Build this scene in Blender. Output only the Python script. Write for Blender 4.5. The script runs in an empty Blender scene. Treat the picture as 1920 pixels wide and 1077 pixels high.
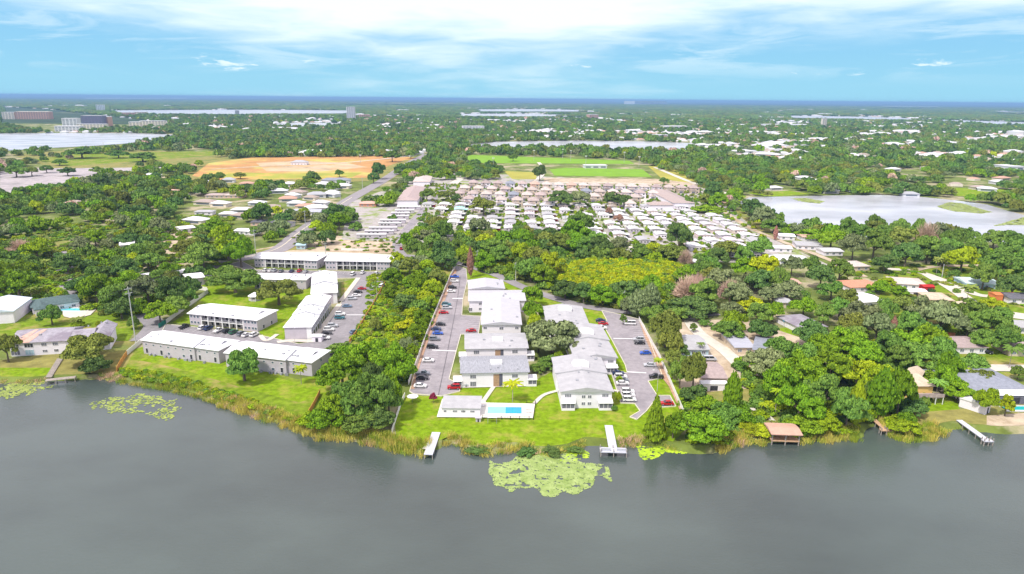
import bpy, bmesh, math, random
import numpy as np
from mathutils import Vector, Matrix, Euler
from mathutils.geometry import tessellate_polygon
R = math.radians
scene = bpy.context.scene
COL = scene.collection
# ---------------------------------------------------------------- camera
CW, CH, FPX, CAMH = 1920.0, 1077.0, 1280.0, 100.0
HAZE = 0.75e-4
PITCH = math.atan(353.0 / FPX); ROLL = R(0.5)
_r0 = Vector((1, 0, 0)); _u0 = Vector((0, math.sin(PITCH), math.cos(PITCH))); FWD = Vector((0, math.cos(PITCH), -math.sin(PITCH)))
RIGHT = _r0 * math.cos(ROLL) + _u0 * math.sin(ROLL); UP = _u0 * math.cos(ROLL) - _r0 * math.sin(ROLL)
cd = bpy.data.cameras.new('camera'); cam = bpy.data.objects.new('camera', cd); COL.objects.link(cam)
cd.lens = 24; cd.sensor_width = 36; cd.clip_start = 1; cd.clip_end = 200000
cam.matrix_world = Matrix((( RIGHT.x, UP.x, -FWD.x, 0), (RIGHT.y, UP.y, -FWD.y, 0), (RIGHT.z, UP.z, -FWD.z, CAMH), (0, 0, 0, 1)))
scene.camera = cam

def P(x, y, z=0.0):
    "point of the plane at height z that the photograph shows at pixel x, y"
    d = FWD + RIGHT * ((x - CW / 2) / FPX) - UP * ((y - CH / 2) / FPX)
    t = (z - CAMH) / d.z
    if t < 0 or t > 60000: t = 60000
    return Vector((d.x * t, d.y * t, z))
def proj(p):
    v = Vector(p) - Vector((0, 0, CAMH)); zc = v.dot(FWD)
    if zc < 1: return (-9999, -9999, 1)
    return (CW / 2 + FPX * v.dot(RIGHT) / zc, CH / 2 - FPX * v.dot(UP) / zc, zc)

# ---------------------------------------------------------------- sky, sun, exposure
SUN_EL, SUN_AZ = R(56), R(222)          # azimuth measured from +Y clockwise: the sun stands high behind the camera
w = bpy.data.worlds.new('World'); scene.world = w; w.use_nodes = True
nt = w.node_tree; N = nt.nodes; L = nt.links; N.clear()
def nd(t, **k):
    n = N.new(t)
    for a, b in k.items(): setattr(n, a, b)
    return n
def mth(op, a, b=None, c=None, clamp=False):
    n = nd('ShaderNodeMath', operation=op); n.use_clamp = clamp
    for i, v in enumerate((a, b, c)):
        if v is None: continue
        if isinstance(v, (int, float)): n.inputs[i].default_value = v
        else: L.new(v, n.inputs[i])
    return n.outputs[0]
out = nd('ShaderNodeOutputWorld'); bg = nd('ShaderNodeBackground'); L.new(bg.outputs[0], out.inputs[0]); bg.inputs[1].default_value = 0.092
sky = nd('ShaderNodeTexSky', sky_type='NISHITA', sun_disc=False); sky.sun_elevation = SUN_EL; sky.sun_rotation = SUN_AZ
sky.air_density = 1.0; sky.dust_density = 0.3; sky.ozone_density = 1.5
tc = nd('ShaderNodeTexCoord'); sep = nd('ShaderNodeSeparateXYZ'); L.new(tc.outputs['Generated'], sep.inputs[0])
az = mth('ARCTAN2', sep.outputs[0], sep.outputs[1]); el = mth('ARCSINE', sep.outputs[2])
comb = nd('ShaderNodeCombineXYZ'); L.new(mth('MULTIPLY', az, 3.2), comb.inputs[0])
# cloud layer seen at a low angle: the lower, the thinner the bands
L.new(mth('MULTIPLY', mth('POWER', mth('ABSOLUTE', mth('ADD', el, 0.02)), 0.75), 15.0), comb.inputs[1])
def noise(vec, scale, detail, rough, dist=0.0):
    n = nd('ShaderNodeTexNoise'); n.inputs['Scale'].default_value = scale; n.inputs['Detail'].default_value = detail
    n.inputs['Roughness'].default_value = rough; n.inputs['Distortion'].default_value = dist; L.new(vec, n.inputs['Vector']); return n.outputs[0]
def ramp(x, a, b):
    n = nd('ShaderNodeMapRange', interpolation_type='SMOOTHSTEP'); L.new(x, n.inputs[0]); n.inputs[1].default_value = a; n.inputs[2].default_value = b; return n.outputs[0]
n1 = noise(comb.outputs[0], 0.9, 7, 0.5, 0.35)
n2 = noise(comb.outputs[0], 2.6, 8, 0.55, 0.6)
hi = ramp(el, 0.02, 0.16)                         # clouds thicken overhead
az_c = ramp(mth('ABSOLUTE', mth('ADD', az, 0.06)), 0.55, 0.10)   # thickest ahead
m = mth('ADD', mth('ADD', mth('MULTIPLY', n1, 0.75), mth('MULTIPLY', n2, 0.35)), mth('ADD', mth('MULTIPLY', hi, 0.42), mth('MULTIPLY', az_c, 0.22)))
mask = mth('ADD', mth('MULTIPLY', ramp(m, 0.68, 1.12), 0.95), mth('MULTIPLY', ramp(el, 0.0, 0.10), 0.08))
# small cumulus low over the horizon
c2 = nd('ShaderNodeCombineXYZ'); L.new(mth('MULTIPLY', az, 16.0), c2.inputs[0]); L.new(mth('MULTIPLY', el, 70.0), c2.inputs[1])
n3 = noise(c2.outputs[0], 1.0, 6, 0.6, 0.2)
spot = mth('MULTIPLY', ramp(mth('ABSOLUTE', mth('ADD', az, 0.37)), 0.10, 0.0), 0.16)
n3 = mth('ADD', n3, spot)
band = mth('MULTIPLY', ramp(el, 0.030, 0.036), ramp(el, 0.056, 0.044))
cum = mth('MULTIPLY', mth('MULTIPLY', ramp(n3, 0.61, 0.70), band), 0.8)
n4 = noise(comb.outputs[0], 1.7, 7, 0.6, 0.8)
veil = mth('MULTIPLY', mth('MULTIPLY', ramp(n4, 0.42, 0.66), ramp(el, 0.012, 0.06)), 0.42)
mask = mth('MAXIMUM', mth('MAXIMUM', mask, cum), veil)
tint = nd('ShaderNodeMix', data_type='RGBA', blend_type='MULTIPLY'); tint.inputs[0].default_value = 1
L.new(sky.outputs[0], tint.inputs[6]); tint.inputs[7].default_value = (1.12, 0.94, 1.0, 1)
low = nd('ShaderNodeMix', data_type='RGBA'); L.new(ramp(el, 0.30, 0.14), low.inputs[0]); L.new(tint.outputs[2], low.inputs[6])
lowc = nd('ShaderNodeMix', data_type='RGBA'); L.new(ramp(el, 0.0, 0.11), lowc.inputs[0]); lowc.inputs[6].default_value = (2.5, 5.1, 6.5, 1); lowc.inputs[7].default_value = (1.5, 4.1, 6.5, 1)
L.new(lowc.outputs[2], low.inputs[7])
ccol = nd('ShaderNodeMix', data_type='RGBA'); L.new(ramp(el, 0.30, 0.16), ccol.inputs[0]); ccol.inputs[6].default_value = (8.8, 8.0, 8.8, 1); ccol.inputs[7].default_value = (7.0, 7.9, 8.1, 1)
mx = nd('ShaderNodeMix', data_type='RGBA'); L.new(mask, mx.inputs[0]); L.new(low.outputs[2], mx.inputs[6]); L.new(ccol.outputs[2], mx.inputs[7])
SKY_TINT, SKY_CLOUD = tint, mx
L.new(mx.outputs[2], bg.inputs[0])
sd = bpy.data.lights.new('sun', 'SUN'); sun = bpy.data.objects.new('sun', sd); COL.objects.link(sun)
sd.energy = 2.6; sd.angle = R(6); sd.color = (1.0, 0.95, 0.87)
_s = Vector((math.sin(SUN_AZ) * math.cos(SUN_EL), math.cos(SUN_AZ) * math.cos(SUN_EL), math.sin(SUN_EL)))
sun.rotation_euler = _s.to_track_quat('Z', 'Y').to_euler()
vs = scene.view_settings; vs.view_transform = 'Standard'; vs.look = 'None'; vs.exposure = 0.64; vs.gamma = 1; vs.use_curve_mapping = False
scene.cycles.max_bounces = 5; scene.cycles.diffuse_bounces = 2; scene.cycles.glossy_bounces = 2; scene.cycles.transmission_bounces = 2; scene.cycles.volume_bounces = 0

# ---------------------------------------------------------------- materials
MATS = {}
def M(name, col, rough=0.85, var=0.15, scale=0.5, col2=None, spec=0.25, bump=0.0, lo=0.35, hi=0.65, rnd=0.0, metal=0.0, detail=5, streak=None, tint3=None, scale3=0.03, stretch=None, t3=(0.5, 0.62)):
    """procedural surface: two tones mixed by noise, an optional third tone in large patches, per-object random value"""
    if name in MATS: return MATS[name]
    m = bpy.data.materials.new(name); m.use_nodes = True; t = m.node_tree; n = t.nodes; l = t.links
    b = n['Principled BSDF']; b.inputs['Roughness'].default_value = rough; b.inputs['Specular IOR Level'].default_value = spec; b.inputs['Metallic'].default_value = metal
    c = n.new('ShaderNodeTexCoord'); vec = c.outputs['Object']
    if stretch:
        mp = n.new('ShaderNodeMapping'); mp.inputs['Scale'].default_value = stretch; l.new(vec, mp.inputs[0]); vec = mp.outputs[0]
    no = n.new('ShaderNodeTexNoise'); no.inputs['Scale'].default_value = scale; no.inputs['Detail'].default_value = detail; no.inputs['Roughness'].default_value = 0.65; l.new(vec, no.inputs['Vector'])
    mr = n.new('ShaderNodeMapRange'); mr.inputs[1].default_value = lo; mr.inputs[2].default_value = hi; l.new(no.outputs[0], mr.inputs[0])
    mi = n.new('ShaderNodeMix'); mi.data_type = 'RGBA'; l.new(mr.outputs[0], mi.inputs[0])
    a = [x * (1 - var) for x in col]; bb = col2 if col2 else [min(1, x * (1 + var)) for x in col]
    mi.inputs[6].default_value = (*a, 1); mi.inputs[7].default_value = (*bb, 1); res = mi.outputs[2]
    if tint3:
        n3 = n.new('ShaderNodeTexNoise'); n3.inputs['Scale'].default_value = scale3; n3.inputs['Detail'].default_value = 6; n3.inputs['Roughness'].default_value = 0.7; l.new(vec, n3.inputs['Vector'])
        r3 = n.new('ShaderNodeMapRange'); r3.inputs[1].default_value = t3[0]; r3.inputs[2].default_value = t3[1]; l.new(n3.outputs[0], r3.inputs[0])
        m3 = n.new('ShaderNodeMix'); m3.data_type = 'RGBA'; l.new(r3.outputs[0], m3.inputs[0]); l.new(res, m3.inputs[6]); m3.inputs[7].default_value = (*tint3, 1); res = m3.outputs[2]
    if rnd:
        oi = n.new('ShaderNodeObjectInfo'); hs = n.new('ShaderNodeHueSaturation')
        r2 = n.new('ShaderNodeMapRange'); r2.inputs[3].default_value = 1 - rnd; r2.inputs[4].default_value = 1 + rnd; l.new(oi.outputs['Random'], r2.inputs[0]); l.new(r2.outputs[0], hs.inputs['Value'])
        ml = n.new('ShaderNodeMath'); ml.operation = 'MULTIPLY'; ml.inputs[1].default_value = 7.13; l.new(oi.outputs['Random'], ml.inputs[0])
        fr = n.new('ShaderNodeMath'); fr.operation = 'FRACT'; l.new(ml.outputs[0], fr.inputs[0])
        r4 = n.new('ShaderNodeMapRange'); r4.inputs[3].default_value = 0.5 - rnd * 0.07; r4.inputs[4].default_value = 0.5 + rnd * 0.07; l.new(fr.outputs[0], r4.inputs[0]); l.new(r4.outputs[0], hs.inputs['Hue'])
        l.new(res, hs.inputs['Color']); res = hs.outputs[0]
    l.new(res, b.inputs['Base Color'])
    if bump:
        bp = n.new('ShaderNodeBump'); bp.inputs['Strength'].default_value = 0.6; bp.inputs['Distance'].default_value = bump; l.new(no.outputs[0], bp.inputs['Height']); l.new(bp.outputs[0], b.inputs['Normal'])
    MATS[name] = m
    return m

# ---------------------------------------------------------------- object helpers
def link(o): COL.objects.link(o); return o
def mesh(name, V, F, mats=(), fm=None, smooth=False):
    me = bpy.data.meshes.new(name); me.from_pydata([tuple(v) for v in V], [], F)
    for m_ in mats: me.materials.append(m_)
    if fm is not None: me.polygons.foreach_set('material_index', fm)
    if smooth: me.polygons.foreach_set('use_smooth', [True] * len(F))
    me.update(); return me
def obj(name, me, parent=None, loc=(0, 0, 0), rz=0.0):
    o = bpy.data.objects.new(name, me); o.location = loc; o.rotation_euler = (0, 0, rz); link(o)
    if parent: o.parent = parent
    return o
def tag(o, label=None, cat=None, group=None, kind=None):
    if label: o['label'] = label
    if cat: o['category'] = cat
    if group: o['group'] = group
    if kind: o['kind'] = kind
    return o
def thing(name, label, cat, loc=(0, 0, 0), rz=0.0, group=None, scale=None):
    o = bpy.data.objects.new(name, None); o.empty_display_size = 1; o.location = loc; o.rotation_euler = (0, 0, rz)
    if scale: o.scale = scale
    link(o); return tag(o, label, cat, group)
def copy_tree(o, parent=None):
    c = o.copy(); link(c)
    if parent: c.parent = parent
    for ch in o.children: copy_tree(ch, c)
    return c
class MB:
    "collects boxes, prisms and tubes, then links them as one mesh object"
    def __init__(s): s.V = []; s.F = []; s.m = []; s.P = []
    def add(s, V, F, mi=0):
        b = len(s.V); s.P.append((V, F, mi)); s.V += [tuple(v) for v in V]; s.F += [[i + b for i in f] for f in F]; s.m += [mi] * len(F)
    def box(s, x0, x1, y0, y1, z0, z1, mi=0):
        V = [(x0, y0, z0), (x1, y0, z0), (x1, y1, z0), (x0, y1, z0), (x0, y0, z1), (x1, y0, z1), (x1, y1, z1), (x0, y1, z1)]
        s.add(V, [[3, 2, 1, 0], [4, 5, 6, 7], [0, 1, 5, 4], [1, 2, 6, 5], [2, 3, 7, 6], [3, 0, 4, 7]], mi)
    def poly(s, pts, z0, z1, mi=0):
        "closed prism on a list of xy points"
        n = len(pts); V = [(p[0], p[1], z0) for p in pts] + [(p[0], p[1], z1) for p in pts]
        area = sum(pts[i][0] * pts[(i + 1) % n][1] - pts[(i + 1) % n][0] * pts[i][1] for i in range(n))
        F = [[i, (i + 1) % n, n + (i + 1) % n, n + i] for i in range(n)]
        tr = tessellate_polygon([[Vector((p[0], p[1], 0)) for p in pts]])
        for t in tr:
            a, b_, c = t
            cr = (pts[b_][0] - pts[a][0]) * (pts[c][1] - pts[a][1]) - (pts[c][0] - pts[a][0]) * (pts[b_][1] - pts[a][1])
            if cr < 0: a, c = c, a
            F.append([n + a, n + b_, n + c]); F.append([c, b_, a])
        if area < 0: F = [f[::-1] if i < n else f for i, f in enumerate(F)]
        s.add(V, F, mi)
    def tube(s, pts, rad, seg=6, mi=0):
        pts = [Vector(p) for p in pts]; rad = rad if hasattr(rad, '__len__') else [rad] * len(pts); V = []; F = []
        for i, p in enumerate(pts):
            d = (pts[min(i + 1, len(pts) - 1)] - pts[max(i - 1, 0)]).normalized()
            a = d.cross(Vector((0, 0, 1)) if abs(d.z) < 0.9 else Vector((1, 0, 0))).normalized(); b = d.cross(a)
            for k in range(seg):
                t = 2 * math.pi * k / seg; V.append(p + (a * math.cos(t) + b * math.sin(t)) * rad[i])
        for i in range(len(pts) - 1):
            for k in range(seg):
                F.append([i * seg + k, i * seg + (k + 1) % seg, (i + 1) * seg + (k + 1) % seg, (i + 1) * seg + k])
        F.append([k for k in range(seg)][::-1]); F.append([(len(pts) - 1) * seg + k for k in range(seg)])
        s.add(V, F, mi)
    def build(s, name, mats, parent=None, loc=(0, 0, 0), rz=0.0, smooth=False):
        if not isinstance(mats, (list, tuple)): mats = [mats]
        return obj(name, mesh(name, s.V, s.F, mats, s.m, smooth), parent, loc, rz)
def build_each(mb, name, mats, parent):
    "every piece collected in mb becomes a part of its own"
    if not isinstance(mats, (list, tuple)): mats = [mats]
    for V_, F_, mi in mb.P:
        c = Vector((0, 0, 0))
        for v in V_: c += Vector(v)
        c /= len(V_); key = (name, mats[mi].name, tuple(tuple(round(a - b, 3) for a, b in zip(v, c)) for v in V_))
        me = _EACH.get(key)
        if me is None: me = _EACH[key] = mesh(name, [Vector(v) - c for v in V_], F_, [mats[mi]])
        obj(name, me, parent, c)
_EACH = {}
SHORE_IN = None
def shore_y(x):
    q = SHORE_IN
    for (a, b), (c, d) in zip(q[:-1], q[1:]):
        if a <= x <= c: return b + (d - b) * ((x - a) / (c - a) if c != a else 0)
    return q[-1][1]
def sheet(name, pts, z, mat, px=True, kind='structure'):
    "flat sheet on the ground through the given outline, kept behind the lake's edge"
    W = [P(x, y, 0) if px else Vector((x, y, 0)) for x, y in pts]
    if SHORE_IN and min(p.y for p in W) < 300 and not name.startswith('lake'):
        W2 = []
        for a, b in zip(W, W[1:] + W[:1]):
            n_ = max(1, min(60, int((b - a).length / 2.5)))
            for k in range(n_):
                p = a.lerp(b, k / n_)
                if abs(p.x) < 900: p.y = max(p.y, shore_y(p.x) + .25)
                W2.append(p)
        W = W2
    V = [(p.x, p.y, z) for p in W]; tr = tessellate_polygon([[Vector((p.x, p.y, 0)) for p in W]]); F = []
    for a, b, c in tr:
        cr = (V[b][0] - V[a][0]) * (V[c][1] - V[a][1]) - (V[c][0] - V[a][0]) * (V[b][1] - V[a][1])
        F.append([a, b, c] if cr > 0 else [c, b, a])
    o = obj(name, mesh(name, V, F, [mat])); tag(o, kind=kind); return o
def smooth_line(pts, k=6):
    "Catmull-Rom through 2D points"
    o = []
    for i in range(len(pts) - 1):
        p0 = pts[max(i - 1, 0)]; p1 = pts[i]; p2 = pts[i + 1]; p3 = pts[min(i + 2, len(pts) - 1)]
        for j in range(k):
            t = j / k
            o.append(tuple(0.5 * (2 * b + (c - a) * t + (2 * a - 5 * b + 4 * c - d) * t * t + (3 * b - a - 3 * c + d) * t ** 3) for a, b, c, d in zip(p0, p1, p2, p3)))
    o.append(tuple(pts[-1])); return o
def ribbon(name, pts, width, z, mat, px=True, kind='structure', close=False):
    "road or path of constant width along a line"
    W = [P(x, y, 0) if px else Vector((x, y, 0)) for x, y in pts]; W = [Vector((p[0], p[1], 0)) for p in (smooth_line([(q.x, q.y) for q in W], 6) if len(W) > 2 else [(q.x, q.y) for q in W])]
    V = []; F = []
    for i, p in enumerate(W):
        d = (W[min(i + 1, len(W) - 1)] - W[max(i - 1, 0)]).normalized(); n_ = Vector((-d.y, d.x, 0)) * (width / 2)
        V += [(p.x + n_.x, p.y + n_.y, z), (p.x - n_.x, p.y - n_.y, z)]
        if i: F.append([2 * i - 2, 2 * i - 1, 2 * i + 1, 2 * i])
    o = obj(name, mesh(name, V, F, [mat])); tag(o, kind=kind); return o
def inside(x, y, poly):
    c = False; n = len(poly); j = n - 1
    for i in range(n):
        xi, yi = poly[i]; xj, yj = poly[j]
        if (yi > y) != (yj > y) and x < (xj - xi) * (y - yi) / (yj - yi) + xi: c = not c
        j = i
    return c
ORD = ['zeroth', 'first', 'second', 'third', 'fourth', 'fifth', 'sixth', 'seventh', 'eighth', 'ninth', 'tenth', 'eleventh', 'twelfth', 'thirteenth', 'fourteenth', 'fifteenth', 'sixteenth', 'seventeenth', 'eighteenth', 'nineteenth', 'twentieth']
def nth(i):
    if i <= 20: return ORD[i]
    return '%d%s' % (i, {1: 'st', 2: 'nd', 3: 'rd'}.get(i % 10 if i % 100 not in (11, 12, 13) else 0, 'th'))
LANDMARKS = []
# ---------------------------------------------------------------- ground, water, roads
g_land = M('ground_mixed', (0.14, 0.185, 0.035), var=0.4, scale=0.05, tint3=(0.44, 0.38, 0.25), scale3=0.02, rough=1)
g_lawn = M('lawn_grass', (0.18, 0.29, 0.008), var=0.3, scale=0.5, detail=9, tint3=(0.36, 0.34, 0.07), scale3=0.13, t3=(.50, .70), rough=1, spec=0.1)
g_lawn2 = M('lawn_worn', (0.165, 0.25, 0.015), var=0.3, scale=0.35, tint3=(0.36, 0.30, 0.10), scale3=0.05, rough=1, spec=0.1)
g_dry = M('dry_grass', (0.27, 0.25, 0.07), var=0.25, scale=0.2, tint3=(0.15, 0.2, 0.04), scale3=0.03, rough=1)
g_sand = M('sandy_soil', (0.52, 0.43, 0.31), var=0.2, scale=0.15, tint3=(0.36, 0.27, 0.17), scale3=0.05, rough=1)
g_orange = M('orange_sand_field', (0.50, 0.27, 0.10), var=0.2, scale=0.03, tint3=(0.50, 0.46, 0.12), scale3=0.012, rough=1)
g_field = M('sports_turf', (0.19, 0.37, 0.02), var=0.1, scale=0.05, rough=1)
g_field2 = M('yellowed_turf', (0.38, 0.36, 0.06), var=0.15, scale=0.03, rough=1)
g_asph = M('asphalt_sunbleached', (0.33, 0.305, 0.32), var=0.12, scale=0.5, detail=9, tint3=(0.26, 0.24, 0.255), scale3=0.08, rough=0.95)
g_asph2 = M('asphalt_grey', (0.28, 0.265, 0.275), var=0.12, scale=0.5, detail=9, tint3=(0.22, 0.21, 0.215), scale3=0.05, rough=0.95)
g_road = M('road_asphalt', (0.30, 0.28, 0.29), var=0.1, scale=0.2, rough=0.95)
g_conc = M('concrete_pale', (0.62, 0.58, 0.5), var=0.08, scale=0.4, rough=0.9)
g_kerb = M('kerb_concrete', (0.68, 0.66, 0.5), var=0.08, scale=0.6)
g_paint = M('road_paint_white', (0.75, 0.75, 0.75), var=0.06, scale=2)
g_stop = M('speed_hump_paint', (0.72, 0.66, 0.5), var=0.06, scale=2)
def water_mat(name, col, rough, bscale, bdist, spec=0.5):
    m = bpy.data.materials.new(name); m.use_nodes = True; t = m.node_tree; n = t.nodes; l = t.links; b = n['Principled BSDF']
    b.inputs['Roughness'].default_value = rough; b.inputs['IOR'].default_value = 1.5; b.inputs['Specular IOR Level'].default_value = spec
    c = n.new('ShaderNodeTexCoord'); mp = n.new('ShaderNodeMapping'); mp.inputs['Scale'].default_value = (1, 1.6, 1); l.new(c.outputs['Object'], mp.inputs[0])
    no = n.new('ShaderNodeTexNoise'); no.inputs['Scale'].default_value = bscale; no.inputs['Detail'].default_value = 6; no.inputs['Roughness'].default_value = 0.6; l.new(mp.outputs[0], no.inputs['Vector'])
    n2 = n.new('ShaderNodeTexNoise'); n2.inputs['Scale'].default_value = 0.012; n2.inputs['Detail'].default_value = 7; l.new(mp.outputs[0], n2.inputs['Vector'])
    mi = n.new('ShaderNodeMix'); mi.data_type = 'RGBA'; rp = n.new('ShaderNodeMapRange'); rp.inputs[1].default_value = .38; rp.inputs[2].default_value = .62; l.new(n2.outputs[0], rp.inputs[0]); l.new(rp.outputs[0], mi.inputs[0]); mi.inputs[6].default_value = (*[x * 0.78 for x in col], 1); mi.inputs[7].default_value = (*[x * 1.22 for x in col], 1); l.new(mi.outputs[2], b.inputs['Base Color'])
    bp = n.new('ShaderNodeBump'); bp.inputs['Strength'].default_value = 1; bp.inputs['Distance'].default_value = bdist; l.new(no.outputs[0], bp.inputs['Height']); l.new(bp.outputs[0], b.inputs['Normal'])
    return m
w_near = water_mat('lake_water', (0.070, 0.092, 0.082), 0.06, 0.8, 0.075)
w_far = water_mat('far_lake_water', (0.46, 0.47, 0.51), 0.25, 0.3, 0.14)  # whitish base colour stands in for bright clouds reflected on distant water
WZ = -1.2
SHORE = [(-420, 706), (-200, 712), (0, 719), (40, 719), (88, 716), (145, 713), (180, 712), (225, 716), (270, 724), (330, 734), (375, 746), (430, 764), (500, 787), (555, 804), (590, 819), (640, 824), (700, 835), (755, 848), (790, 852), (822, 842), (832, 834), (868, 834), (872, 846), (905, 853), (960, 845), (1000, 852), (1050, 853), (1078, 845), (1092, 836), (1128, 836), (1150, 842), (1195, 836), (1240, 838), (1275, 848), (1325, 852), (1355, 845), (1380, 834), (1440, 831), (1500, 829), (1560, 826), (1612, 823), (1622, 808), (1640, 799), (1662, 801), (1674, 820), (1700, 823), (1750, 822), (1768, 810), (1800, 805), (1850, 812), (1920, 815), (2100, 812), (2400, 830)]
sh = [P(x, y, WZ) for x, y in SHORE]; shw = smooth_line([(p.x, p.y) for p in sh], 3)
random.seed(2); shw = [(x + random.uniform(-.35, .35), y + random.uniform(-.5, .5)) for x, y in shw]
shw = [(-60000, shw[0][1])] + [(-3000, shw[0][1])] + shw + [(3000, shw[-1][1]), (60000, shw[-1][1])]
V = []; F = []
inner = [(x, y + 3.0) for x, y in shw]
SHORE_IN = [(x, y) for x, y in inner]
n_s = len(shw)
V = [(x, y - 3.0, WZ - 1.0) for x, y in shw] + [(x, y, WZ) for x, y in shw] + [(x, y, 0) for x, y in inner]
for i in range(n_s - 1):
    F += [[i, i + 1, n_s + i + 1, n_s + i], [n_s + i, n_s + i + 1, 2 * n_s + i + 1, 2 * n_s + i]]
V += [(60000, 60000, 0), (-60000, 60000, 0)]
loop = [Vector((x, y, 0)) for x, y in inner] + [Vector((60000, 60000, 0)), Vector((-60000, 60000, 0))]
base = 2 * n_s; idx = list(range(base, base + n_s)) + [base + n_s, base + n_s + 1]
for a, b, c in tessellate_polygon([loop]):
    A, B, C = V[idx[a]], V[idx[b]], V[idx[c]]
    cr = (B[0] - A[0]) * (C[1] - A[1]) - (C[0] - A[0]) * (B[1] - A[1])
    F.append([idx[a], idx[b], idx[c]] if cr > 0 else [idx[c], idx[b], idx[a]])
tag(obj('ground', mesh('ground', V, F, [g_land])), kind='structure')
o = obj('lake_water', mesh('lake_water', [(-3000, -1500, WZ), (3000, -1500, WZ), (3000, 420, WZ), (-3000, 420, WZ)], [[0, 1, 2, 3]], [w_near])); tag(o, kind='structure')
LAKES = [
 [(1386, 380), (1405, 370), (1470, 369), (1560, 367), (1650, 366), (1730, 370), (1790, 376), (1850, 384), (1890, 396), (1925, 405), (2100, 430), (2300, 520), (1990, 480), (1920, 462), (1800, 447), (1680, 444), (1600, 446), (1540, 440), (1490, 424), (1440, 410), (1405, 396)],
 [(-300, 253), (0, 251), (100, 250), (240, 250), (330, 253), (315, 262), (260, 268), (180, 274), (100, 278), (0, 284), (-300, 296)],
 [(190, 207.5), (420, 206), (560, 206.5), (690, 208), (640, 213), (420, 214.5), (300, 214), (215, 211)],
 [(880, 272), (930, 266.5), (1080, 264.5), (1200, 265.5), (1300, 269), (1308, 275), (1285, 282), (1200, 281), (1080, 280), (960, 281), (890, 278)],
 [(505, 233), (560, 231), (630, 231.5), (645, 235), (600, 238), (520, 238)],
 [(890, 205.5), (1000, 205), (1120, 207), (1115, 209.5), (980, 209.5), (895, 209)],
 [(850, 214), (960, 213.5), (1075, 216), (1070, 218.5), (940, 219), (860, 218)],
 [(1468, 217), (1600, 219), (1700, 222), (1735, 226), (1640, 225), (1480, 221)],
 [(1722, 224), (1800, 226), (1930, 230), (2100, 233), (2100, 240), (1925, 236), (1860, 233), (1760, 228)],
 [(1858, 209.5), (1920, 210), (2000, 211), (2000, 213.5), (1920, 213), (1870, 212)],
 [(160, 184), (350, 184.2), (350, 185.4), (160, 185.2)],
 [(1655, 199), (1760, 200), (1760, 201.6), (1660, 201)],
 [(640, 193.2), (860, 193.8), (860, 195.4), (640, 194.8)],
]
for i, q in enumerate(LAKES): sheet('lake_water', q, 0.12 if i == 0 else 0.5 if i < 4 else 1.0, w_far)
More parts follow.
